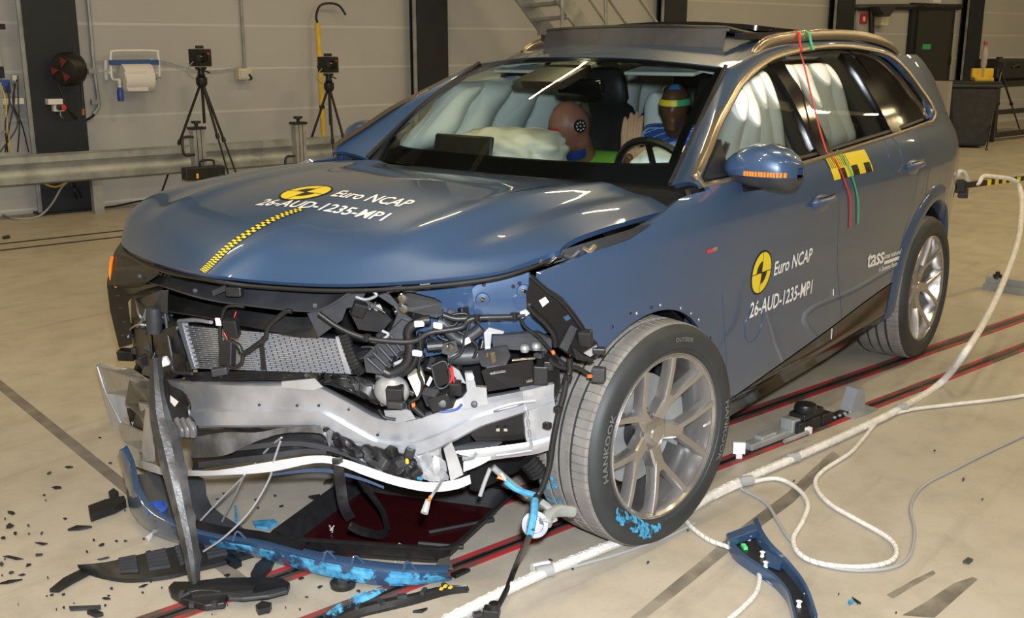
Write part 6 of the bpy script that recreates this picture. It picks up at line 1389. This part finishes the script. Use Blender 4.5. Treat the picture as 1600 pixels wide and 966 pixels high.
cable('white_spiral_cable', 'white spiral cable passing under the loose arch trim', M['rope'], fl([(1070, 812), (1085, 828), (1110, 845), (1140, 856), (1170, 872), (1186, 895), (1182, 925), (1160, 950), (1130, 975)], .010), .008, 60, 'loose cables on the floor', .026, M['wrapg'])
cable('grey_cable', 'thin grey cable beside the thick white bundle at the bottom', M['gcable'], fl([(1085, 818), (1040, 840), (960, 868), (880, 890), (820, 906), (770, 935), (730, 966), (715, 980)], .006), .005, 60, 'loose cables on the floor')
cable('grey_cable', 'thin grey cable leaving the loose arch trim at the bottom edge', M['gcable'], fl([(1196, 905), (1222, 925), (1238, 950), (1240, 985)], .006), .005, 30, 'loose cables on the floor')
# ---- measuring arm at the car's tail
t = thing('measuring_boom', 'black and yellow banded boom with wrapped white cables at the tail', 'boom', at(1500, 290, D=7.0)); A = at(1488, 292, D=6.75); B = at(1625, 274, D=7.4)
MB().beam(A, B, .035, .035).build('arm_tube', M['decalb'], t, smooth=0); 
for k in range(6):
    a = A.lerp(B, .35+k*.085); b = A.lerp(B, .35+k*.085+.042); MB().beam(a, b, .038, .038).build('yellow_band', M['yellow'], t, smooth=0)
MB().box(A+(B-A)*.07, (.10, .07, .08), Matrix.Rotation(.5, 3, 'Z')).build('arm_clamp', M['black'], t, smooth=0, bevel=.01); MB().box(A+(B-A)*.12+V((0, 0, -.05)), (.06, .05, .06), Matrix.Rotation(.5, 3, 'Z')).build('clamp_screw', M['darksteel'], t, smooth=0)
MB().tube(cr([at(1494, 276, D=6.8), at(1500, 268, D=6.8), at(1508, 272, D=6.85), at(1514, 286, D=6.9), at(1528, 287, D=6.9), at(1536, 276, D=6.95), at(1550, 276, D=7.0), at(1575, 279, D=7.05), at(1590, 284, D=7.1)], 40), .014, 8).build('wrapped_cable', M['rope'], t)
MB().tube([at(1540, 280, D=6.98), at(1600, 274, D=7.2)], .006, 6).build('arm_line', M['gcable'], t)
# ---- steel bar on the floor right
t = thing('steel_floor_bar', 'short galvanised steel bar bolted to the floor at the right edge', 'bar', at(1570, 440, Z=0)); a, b = at(1541, 446, Z=.02), at(1650, 462, Z=.02)
MB().beam(a, b, .14, .05).build('bar_base', M['steel'], t, smooth=0); MB().beam(a+V((0, 0, .045)), b+V((0, 0, .045)), .05, .05).build('bar_rib', M['steel'], t, smooth=0); MB().lathe([(.03, 0), (.03, .03), (.015, .03), (.015, .05)], a.lerp(b, .15)+V((0, 0, .06)), (0, 0, 1), 12).build('bar_bolt', M['darksteel'], t)
# ---- trolley and wedge on the track
def tw(x, y, dz, sz, name, m, parent, rz=0, bevel=.006): return MB().box(at(x, y, Z=0)+V((0, 0, dz)), sz, Matrix.Rotation(-HA+rz, 3, 'Z')).build(name, M[m], parent, smooth=0, bevel=bevel)
t = thing('tow_trolley', 'grey metal tow trolley clamped on the floor track', 'trolley', at(1235, 680, Z=0))
tw(1222, 684, .020, (.50, .055, .03), 'trolley_base', 'steel', t); tw(1252, 676, .045, (.16, .09, .05), 'trolley_body', 'darksteel', t); tw(1238, 678, .05, (.10, .07, .06), 'trolley_jaw', 'steel', t); tw(1258, 672, .085, (.17, .08, .03), 'trolley_cover', 'darksteel', t, .1); tw(1195, 694, .03, (.10, .05, .04), 'trolley_nose', 'steel', t); tw(1285, 662, .03, (.08, .06, .05), 'trolley_tail', 'darksteel', t)
MB().lathe([(.045, 0), (.05, .02), (.045, .035), (.001, .037)], at(1256, 676, Z=0)+V((0, 0, .10)), (0, 0, 1), 18).build('trolley_wheel', M['darksteel'], t); MB().tube([at(1226, 690, Z=.07), at(1262, 676, Z=.07)], .01, 8).build('trolley_pin', M['steel'], t); tw(1262, 690, .05, (.03, .02, .03), 'trolley_label', 'decalw', t, 0, .002)
t = thing('chain_link_plate', 'dark perforated plate lying in the track behind the trolley', 'plate', at(1305, 652, Z=0)); tw(1305, 652, .010, (.34, .05, .012), 'plate_body', 'darksteel', t)
for k in range(6): MB().lathe([(.008, 0), (.008, .008), (.001, .009)], at(1288+k*8, 660-k*3.2, Z=.016), (0, 0, 1), 8).build('plate_bolt', M['steel'], t)
t = thing('track_wedge', 'grey wedge stop standing on the floor track', 'wedge', at(1340, 645, Z=0)); c0 = at(1341, 645, Z=0); mb = MB(); mb.prism([c0+Hd*-.07, c0+Hd*.06, c0+Hd*.04+V((0, 0, .11)), c0+Hd*-.02+V((0, 0, .12))], Hn*-.06); mb.build('wedge_body', mat('grey_wedge_metal', (.34, .36, .39), .45, .3), t, smooth=0); MB().box(c0+V((0, 0, .005)), (.20, .09, .01), Matrix.Rotation(-HA, 3, 'Z')).build('wedge_foot', M['steel'], t, smooth=0)
t = thing('reflector_tag', 'bright white reflector tag on the track behind the front wheel', 'tag', at(1155, 716, Z=0)); c0 = at(1154, 716, Z=0); rf = mat('retro_reflector', (.95, .95, .95), .25)
MB().box(c0+V((0, 0, .045)), (.012, .050, .05), Matrix.Rotation(.6, 3, 'Z')).build('reflector', rf, t, smooth=0); MB().box(c0+V((0, 0, .01)), (.03, .025, .02), Matrix.Rotation(.6, 3, 'Z')).build('tag_foot', M['white'], t, smooth=0)
# ---- loose wheel-arch trim
t = thing('arch_trim', 'broken blue-grey wheel arch trim lying inside up on the floor', 'car trim', at(1200, 900, Z=0))
outer = [(1134, 846), (1146, 870), (1176, 893), (1206, 912), (1228, 936), (1236, 962), (1242, 990)]; inner = [(1182, 829), (1192, 852), (1206, 872), (1226, 892), (1250, 922), (1264, 948), (1276, 985)]
a, b = cr(fl(outer, .01), 30), cr(fl(inner, .015), 30); rows = []
for p, q in zip(a, b): rows.append([p+V((0, 0, -.008)), p+V((0, 0, .028)), p.lerp(q, .12)+V((0, 0, .03)), p.lerp(q, .18)+V((0, 0, .008)), p.lerp(q, .80)+V((0, 0, .008)), p.lerp(q, .86)+V((0, 0, .045)), q+V((0, 0, .05)), q+V((0, 0, -.008))])
MB().grid(rows).build('trim_shell', M['paint'], t, smooth=30, solid=.004)
rows = [[p.lerp(q, .17)+V((0, 0, .016)), p.lerp(q, .5)+V((0, 0, .013)), p.lerp(q, .82)+V((0, 0, .016))] for p, q in zip(a[1:], b[1:])]; MB().grid(rows).build('trim_lining', M['black'], t, smooth=30)
mb = MB(); mb.prism(fl([(1134, 846), (1180, 828), (1188, 834), (1184, 840), (1140, 856)], .03), (0, 0, .03)); mb.build('trim_end', M['paint'], t, smooth=0, bevel=.004)
mb = MB(); mb.prism(fl([(1196, 868), (1224, 886), (1218, 892), (1196, 884)], .03), (0, 0, .02)); mb.build('trim_flap', M['paint'], t, smooth=0)
for q in ((1155, 849), (1170, 846), (1191, 872), (1196, 888), (1248, 950), (1260, 938)): MB().lathe([(.011, 0), (.006, .008), (.006, .018), (.010, .022), (.001, .026)], at(*q, Z=.022), (0, 0, 1), 8).build('trim_clip', M['white'], t)
MB().box(at(1163, 855, Z=.03), (.03, .014, .012), Matrix.Rotation(.8, 3, 'Z')).build('green_clip', mat('green_clip', (.1, .7, .2), .5), t, smooth=0); MB().box(at(1172, 869, Z=.022), (.035, .05, .002), Matrix.Rotation(-.1, 3, 'Z')).build('part_label', M['decalw'], t, smooth=0)
# ---- drip tray
t = thing('drip_tray', 'black plastic drip tray holding dark red coolant under the car', 'tray', at(610, 820, Z=0))
K = [at(424, 872, Z=0), at(560, 768, Z=0), at(800, 800, Z=0), at(704, 892, Z=0)]; cc = sum(K, V())/4
def loopz(k, z, nsub=8, rad=.10):                            # rounded quad
    out = []
    for i in range(4):
        p0, p, p1 = K[i-1], K[i], K[(i+1) % 4]; c = cc+(p-cc)*k; a = c+((cc+(p0-cc)*k)-c)*rad; b = c+((cc+(p1-cc)*k)-c)*rad
        for j in range(nsub+1):
            s_ = j/nsub; q = a.lerp(c, s_).lerp(c.lerp(b, s_), s_); out.append(V((q.x, q.y, z)))
    return out
rows = [loopz(.86, .004), loopz(.98, .075), loopz(1.03, .082), loopz(1.03, .075), loopz(1.0, .070), loopz(.88, .010)]
rows = [loopz(.86, .003), loopz(1.0, .072), loopz(1.045, .075), loopz(1.05, .083), loopz(1.0, .084), loopz(.985, .078), loopz(.87, .012)]
mb = MB(); mb.grid(rows, close=True); n_ = len(rows[-1]); mb.add(rows[-1], [tuple(range(n_))]); mb.add(rows[0], [tuple(range(n_))]); mb.build('tray_body', M['tray'], t, smooth=35)
mb = MB(); lq = loopz(.90, .020); mb.add(lq, [tuple(range(len(lq)))]); mb.build('coolant', M['liquid'], t, smooth=0)
for a, b in (((670, 832), (772, 812)), ((654, 849), (724, 855)), ((490, 868), (565, 853))): MB().tube(fl([a, b], .024), .008, 6).build('tray_rib', M['tray'], t)
R_ = random.Random(31)
for q in ((520, 826), (628, 855), (616, 882)): 
    for k in range(4): MB().tube([at(q[0]+R_.uniform(-6, 6), q[1]+R_.uniform(-6, 6), Z=.025), at(q[0]+R_.uniform(-6, 6), q[1]+R_.uniform(-6, 6), Z=.03)], .002, 4).build('plastic_sliver', M['white'], t)
# ---- torn bumper cover on the floor
t = thing('bumper_cover', 'torn blue-grey lower bumper cover with light blue scrapes on the floor', 'bumper', at(440, 870, Z=0))
TOP = [(192, 702, .24), (204, 728, .20), (214, 770, .16), (235, 800, .13), (275, 822, .11), (330, 838, .09), (400, 848, .085), (470, 866, .08), (540, 880, .075), (620, 890, .07), (700, 893, .06)]
LOW = [(186, 704, .20), (197, 760, .10), (204, 795, .05), (228, 826, .02), (270, 846, .01), (330, 856, .01), (390, 868, .008), (455, 886, .008), (530, 905, .008), (620, 916, .008), (706, 906, .008)]
a, b = cr(fl(TOP), 50), cr(fl(LOW), 50); rows = []
for p, q in zip(a, b):
    o_ = V((.55, .35, 0)); rows.append([p-o_*.05+V((0, 0, .004)), p+V((0, 0, .003)), p+o_*.008, p.lerp(q, .35)+o_*.020, p.lerp(q, .7)+o_*.020, q+o_*.004, q-o_*.03])
MB().grid(rows).build('cover_skin', M['paint'], t, smooth=45, solid=.004)
o_ = V((.55, .35, 0))
for i0, i1, v0, v1 in ((25, 33, .22, .70), (32, 41, .10, .90), (40, 50, .06, .92)):      # scraped-on light blue paint along the lip
    MB().grid([[a[k].lerp(b[k], v0+(v1-v0)*j_/5)+o_*(.0245 if .3 < v0+(v1-v0)*j_/5 < .75 else .019)+V((0, 0, .002)) for j_ in range(6)] for k in range(i0, i1+1)]).build('paint_scrape', M['ragblue'], t, smooth=0, fix=False)
for i in (28, 38, 41, 46): p = a[i]; MB().tube(cr([p+V((.02, 0, 0)), p+V((.0, .0, .03)), p+V((-.02, .02, .0))], 8), .004, 6).build('cover_loop', M['paint'], t)
mb = MB(); a2 = cr(fl([(214, 742, .16), (226, 790, .10), (262, 812, .08), (330, 832, .06), (362, 838, .05)]), 12); b2 = cr(fl([(238, 738, .17), (285, 744, .17), (318, 748, .17), (330, 790, .10), (400, 838, .05)]), 12)
mb.grid([[p.lerp(q, k/4) for k in range(5)] for p, q in zip(a2, b2)]); mb.build('cover_lining', M['dkgrey'], t, smooth=40, solid=.004)
mb = MB(); mb.grid([[p+V((0, 0, .0)), p+V((-.05, -.03, .012)), p+V((-.07, -.04, .0))] for p in a[22:36]]); mb.build('cover_ledge', M['black'], t, smooth=30, solid=.004)
MB().lathe([(.034, 0), (.036, .02), (.030, .022), (.030, .004), (.001, .004)], at(246, 800, Z=.115), (.2, .2, 1), 24, cap=False).build('blue_cap', M['bluep'], t)
mb = MB(); mb.prism(fl([(676, 893), (690, 868), (700, 866), (708, 890)], .02), (0, 0, .004)); mb.build('clear_film', mat('grey_film', (.10, .10, .09), .2), t, smooth=0)
mb = MB(); mb.prism(fl([(704, 900), (724, 892), (735, 893), (712, 904)], .02), (0, 0, .01)); mb.build('cover_tip', M['black'], t, smooth=0)
for q in ((258, 780), (362, 812)): pass
# ---- black grille strip
t = thing('grille_insert', 'broken black grille insert with slots lying left of the bumper', 'grille', at(250, 880, Z=0))
TOP = [(122, 884), (160, 882), (200, 874), (250, 862), (300, 852), (350, 846), (400, 838)]; LOW = [(130, 890), (165, 900), (205, 905), (262, 900), (310, 888), (360, 876), (410, 862)]
a, b = cr(fl(TOP, .035), 40), cr(fl(LOW, .012), 40); MB().grid([[p+V((-.02, -.01, -.02)), p, p.lerp(q, .25), p.lerp(q, .5), p.lerp(q, .8), q, q+V((0, 0, -.01))] for p, q in zip(a, b)]).build('insert_body', M['black'], t, smooth=30, solid=.006)
for c_ in range(5):
    for r_ in range(5):
        i0 = 11+c_*6; p0, p1 = a[i0].lerp(b[i0], .10+.16*r_), a[min(40, i0+4)].lerp(b[min(40, i0+4)], .10+.16*r_); MB().beam(p0+V((0, 0, .010)), p1+V((0, 0, .010)), .010, .012).build('grille_bar', M['dkgrey'], t, smooth=0)
mb = MB(); mb.prism(fl([(78, 926), (100, 908), (128, 894), (142, 898), (112, 914), (92, 926)], .004), (0, 0, .012)); tag(mb.build('plastic_fragment', M['black'], smooth=0), 'long pointed black plastic piece left of the grille insert', 'debris')
# ---- black bezel plate under the dangling blade
t = thing('broken_bezel', 'black plastic lamp bezel lying at the bottom edge of the floor', 'car trim', at(360, 930, Z=0))
ol = [(264, 926), (272, 918), (300, 918), (345, 912), (400, 911), (440, 912), (454, 920), (450, 930), (420, 938), (380, 942), (356, 940), (352, 952), (320, 956), (285, 946), (268, 936)]
mb = MB(); mb.prism(fl(ol, .006), (0, 0, .022)); mb.build('bezel_plate', M['black'], t, smooth=0, bevel=.004)
mb = MB(); mb.prism(fl([(354, 932), (400, 932), (446, 922), (450, 928), (420, 936), (380, 940), (358, 940)], .028), (0, 0, .012)); mb.build('bezel_rim', M['dkgrey'], t, smooth=0, bevel=.003)
mb = MB(); mb.prism(fl([(290, 925), (335, 918), (400, 918), (395, 926), (345, 930), (300, 934)], .028), (0, 0, .008)); mb.build('bezel_web', M['tray'], t, smooth=0); MB().tube(cr(fl([(280, 934), (300, 926), (320, 924), (345, 926)], .032), 12), .006, 6).build('bezel_rib', M['dkgrey'], t)
for q in ((284, 928), (300, 945), (335, 944)): MB().box(at(*q, Z=.034), (.02, .015, .014), Matrix.Rotation(.7, 3, 'Z')).build('bezel_tab', M['dkgrey'], t, smooth=0)
# ---- black and blue strips at the bottom edge
t = thing('bumper_strip', 'torn black and blue bumper strip at the bottom edge', 'car trim', at(600, 940, Z=0))
a, b = cr(fl([(495, 972), (530, 955), (580, 940), (640, 928), (690, 916), (730, 914)], .03), 24), cr(fl([(520, 980), (560, 962), (600, 952), (650, 940), (700, 926), (732, 922)], .01), 24); MB().grid([[p+V((-.01, 0, -.02)), p, p.lerp(q, .5)+V((.005, 0, .006)), q, q+V((0, 0, -.01))] for p, q in zip(a, b)]).build('strip_body', M['black'], t, smooth=30, solid=.005)
a, b = cr(fl([(505, 962), (535, 940), (570, 924), (600, 918)], .05), 16), cr(fl([(520, 968), (545, 950), (580, 936), (605, 922)], .035), 16); MB().grid([[p, p.lerp(q, .5)+V((.004, 0, .004)), q] for p, q in zip(a, b)]).build('strip_blue_edge', M['ragblue'], t, smooth=30, solid=.004)
for k in range(5): p = a[min(16, k*3)]; MB().box(at(560+k*34, 948-k*8, Z=.03), (.03, .012, .012), Matrix.Rotation(.5+k, 3, 'Z')).build('strip_tab', M['dkgrey'], t, smooth=0)
for q in ((690, 920), (696, 916), (704, 918)): MB().box(at(*q, Z=.04), (.014, .010, .004), Matrix.Rotation(.3, 3, 'Z')).build('yellow_crayon_mark', M['yellowp'], t, smooth=0)
t = thing('round_plug', 'black round plug under the bumper cover', 'debris', at(536, 914, Z=0)); MB().lathe([(.040, 0), (.042, .015), (.034, .022), (.030, .012), (.001, .012)], at(536, 916, Z=0), (0, 0, 1), 20, cap=False).build('plug_body', M['black'], t); MB().lathe([(.018, .012), (.018, .02), (.001, .02)], at(536, 916, Z=0), (0, 0, 1), 14, cap=False).build('plug_boss', M['dkgrey'], t)
# ---- plug at the end of the side harness
t = thing('harness_plug', 'black multi-pin plug lying at the bottom edge on the white bundle', 'plug', at(768, 958, Z=0)); MB().box(at(768, 957, Z=.03), (.04, .05, .03), Matrix.Rotation(.5, 3, 'Z')).build('plug_body', M['black'], t, smooth=0, bevel=.004); MB().lathe([(.016, 0), (.016, .02)], at(772, 952, Z=.045), (0, 0, 1), 12).build('plug_cap', M['black'], t); MB().tube(fl([(740, 962), (752, 960)], .03), .012, 8).build('plug_collar', M['black'], t)
# ---- splinters
def shard(name, L, label, m='black', z=.003, th=.008, group='black plastic splinters on the floor'):
    mb = MB(); mb.prism(fl(L, z), (0, 0, th)); o = mb.build(name, M[m], smooth=0); return tag(o, label, 'debris', group)
shard('plastic_fragment', [(139, 802), (165, 792), (195, 786), (198, 793), (180, 803), (142, 816)], 'large ribbed black fragment beside the bumper cover', th=.03)
shard('plastic_fragment', [(170, 776), (178, 770), (186, 776), (180, 781), (172, 781)], 'small upright black fragment above the large ribbed one', th=.02)
shard('plastic_fragment', [(106, 830), (120, 824), (144, 825), (124, 829)], 'black triangular splinter under the large ribbed fragment')
shard('plastic_fragment', [(505, 758), (510, 752), (520, 750), (516, 757)], 'flat black splinter behind the drip tray', 'black')
shard('plastic_fragment', [(482, 778), (500, 775), (492, 783)], 'flat black splinter left of the drip tray rim', 'black')
shard('plastic_fragment', [(345, 868), (362, 872), (378, 885), (368, 890), (350, 880)], 'shiny black fragment beside the grey wires', 'gblack', th=.02)
shard('plastic_fragment', [(392, 905), (400, 890), (412, 880), (430, 878), (424, 892), (410, 908)], 'crumpled black fragment under the bumper cover', 'black', th=.02)
shard('plastic_fragment', [(400, 955), (410, 948), (425, 951), (422, 958), (404, 962)], 'black fragment right of the lamp bezel', 'black', th=.02)
shard('plastic_fragment', [(830, 812), (838, 800), (841, 806), (834, 818)], 'thin black sliver left of the suspension joint', 'black')
shard('plastic_fragment', [(645, 958), (668, 953), (660, 958)], 'thin black sliver beside the bumper strip', 'black')
shard('plastic_fragment', [(108, 951), (158, 949), (158, 953), (110, 955)], 'long straight black strip near the bottom left', 'dkgrey')
shard('plastic_fragment', [(136, 960), (150, 957), (162, 963), (150, 966)], 'curled black fragment near the bottom left', 'black', th=.012)
shard('plastic_fragment', [(395, 818), (428, 815), (434, 820), (420, 828), (400, 826)], 'light blue scraped chip behind the bumper cover', 'scrape', th=.01)
shard('plastic_fragment', [(366, 792), (370, 794), (372, 818), (367, 820)], 'narrow light blue chip between the grey wires', 'scrape', th=.008)
shard('plastic_fragment', [(1325, 942), (1332, 939), (1334, 943), (1327, 946)], 'tiny blue chip on the floor bottom right', 'scrape')
shard('plastic_fragment', [(1331, 936), (1345, 945), (1340, 944)], 'thin black sliver beside the tiny blue chip', 'black')
shard('plastic_fragment', [(1504, 880), (1512, 874), (1520, 877), (1514, 882)], 'grey scrap on the empty floor at lower right', 'dkgrey')
shard('plastic_fragment', [(228, 842), (234, 838), (244, 826), (238, 840), (234, 848)], 'white plastic clip before the bumper cover', 'white')
shard('plastic_fragment', [(3, 371), (14, 368), (16, 372), (5, 374)], 'small dark scrap on the floor near the first column', 'black')
R_ = random.Random(5)
big = [(17, 802, 14, 5), (15, 823, 16, 9), (24, 834, 8, 5), (5, 841, 10, 4), (64, 850, 26, 4), (20, 872, 32, 5), (62, 868, 16, 4), (3, 883, 8, 6), (44, 884, 10, 5), (18, 896, 8, 4), (35, 899, 16, 4), (18, 910, 40, 4), (90, 762, 18, 5), (77, 740, 8, 3), (107, 731, 14, 3), (69, 774, 5, 3), (65, 834, 5, 5), (159, 852, 14, 6), (147, 845, 4, 5), (164, 873, 26, 3), (225, 916, 22, 4), (166, 936, 16, 3), (99, 930, 6, 3), (75, 904, 3, 3), (196, 846, 6, 3), (182, 846, 6, 3), (233, 863, 10, 3), (122, 826, 4, 4), (156, 684, 6, 2), (172, 724, 6, 3), (470, 868, 8, 4), (440, 792, 8, 3), (430, 776, 6, 3), (400, 782, 8, 4), (350, 772, 6, 3), (356, 900, 12, 4), (340, 935, 8, 3), (470, 905, 10, 3), (500, 918, 10, 4), (545, 955, 10, 4), (560, 925, 8, 3), (440, 880, 8, 3), (860, 876, 7, 3), (850, 903, 6, 3), (895, 890, 5, 3), (1075, 830, 4, 3), (1012, 880, 5, 3), (1240, 752, 4, 3), (1505, 750, 4, 5), (1535, 781, 4, 3), (1310, 930, 3, 2), (1400, 958, 4, 3), (1460, 705, 4, 2)]
for k in range(55):
    big.append((R_.uniform(2, 480), R_.uniform(770, 962), R_.uniform(2, 6), R_.uniform(1.5, 3)))
for x_, y_, w_, h_ in big:
    n_ = R_.randint(4, 6); L = []
    tl = R_.uniform(-.3, .15)
    for i in range(n_):
        a_ = 2*PI*i/n_+R_.uniform(-.35, .35); k_ = R_.uniform(.6, 1.15); L.append((x_+math.cos(a_)*w_*.5*k_, y_+math.sin(a_)*h_*.5*k_+math.cos(a_)*w_*.5*tl))
    shard('plastic_splinter', L, 'small black plastic splinter scattered on the floor before the broken front' if x_ < 620 else 'tiny dark chip on the open floor around and right of the front wheel', R_.choice(['black', 'black', 'gblack', 'dkgrey']), th=R_.uniform(.002, .006))
# tyre rub marks on the epoxy
def rub_mat():
    m = mat('grey_tyre_rub', (.19, .175, .15), .7); nt = m.node_tree; b = nt.nodes['Principled BSDF']; tc = nt.nodes.new('ShaderNodeTexCoord'); n = nt.nodes.new('ShaderNodeTexNoise'); n.inputs['Scale'].default_value = 5; n.inputs['Detail'].default_value = 8
    r = nt.nodes.new('ShaderNodeValToRGB'); r.color_ramp.elements[0].position = .42; r.color_ramp.elements[1].position = .72; r.color_ramp.elements[0].color = (0, 0, 0, 1); r.color_ramp.elements[1].color = (.5, .5, .5, 1)
    nt.links.new(tc.outputs['Object'], n.inputs['Vector']); nt.links.new(n.outputs['Fac'], r.inputs['Fac']); nt.links.new(r.outputs['Color'], b.inputs['Alpha']); return m
M['rub'] = rub_mat()
for L, lb in (([(985, 966), (1060, 905), (1150, 830), (1230, 770), (1300, 705), (1312, 712), (1240, 785), (1160, 845), (1075, 915), (1010, 966)], 'faint grey tyre rub mark crossing beside the front wheel'), ([(1410, 962), (1440, 945), (1490, 912), (1520, 902), (1528, 906), (1500, 930), (1460, 966)], 'grey tyre rub mark at the bottom right'), ([(1385, 930), (1430, 905), (1458, 892), (1462, 897), (1430, 915), (1395, 936)], 'short grey rub mark left of the bottom right one')):
    mb = MB(); mb.prism(fl(L, .0), (0, 0, .0012)); tag(mb.build('rub_mark', M['rub'], smooth=0), lb, 'floor mark')
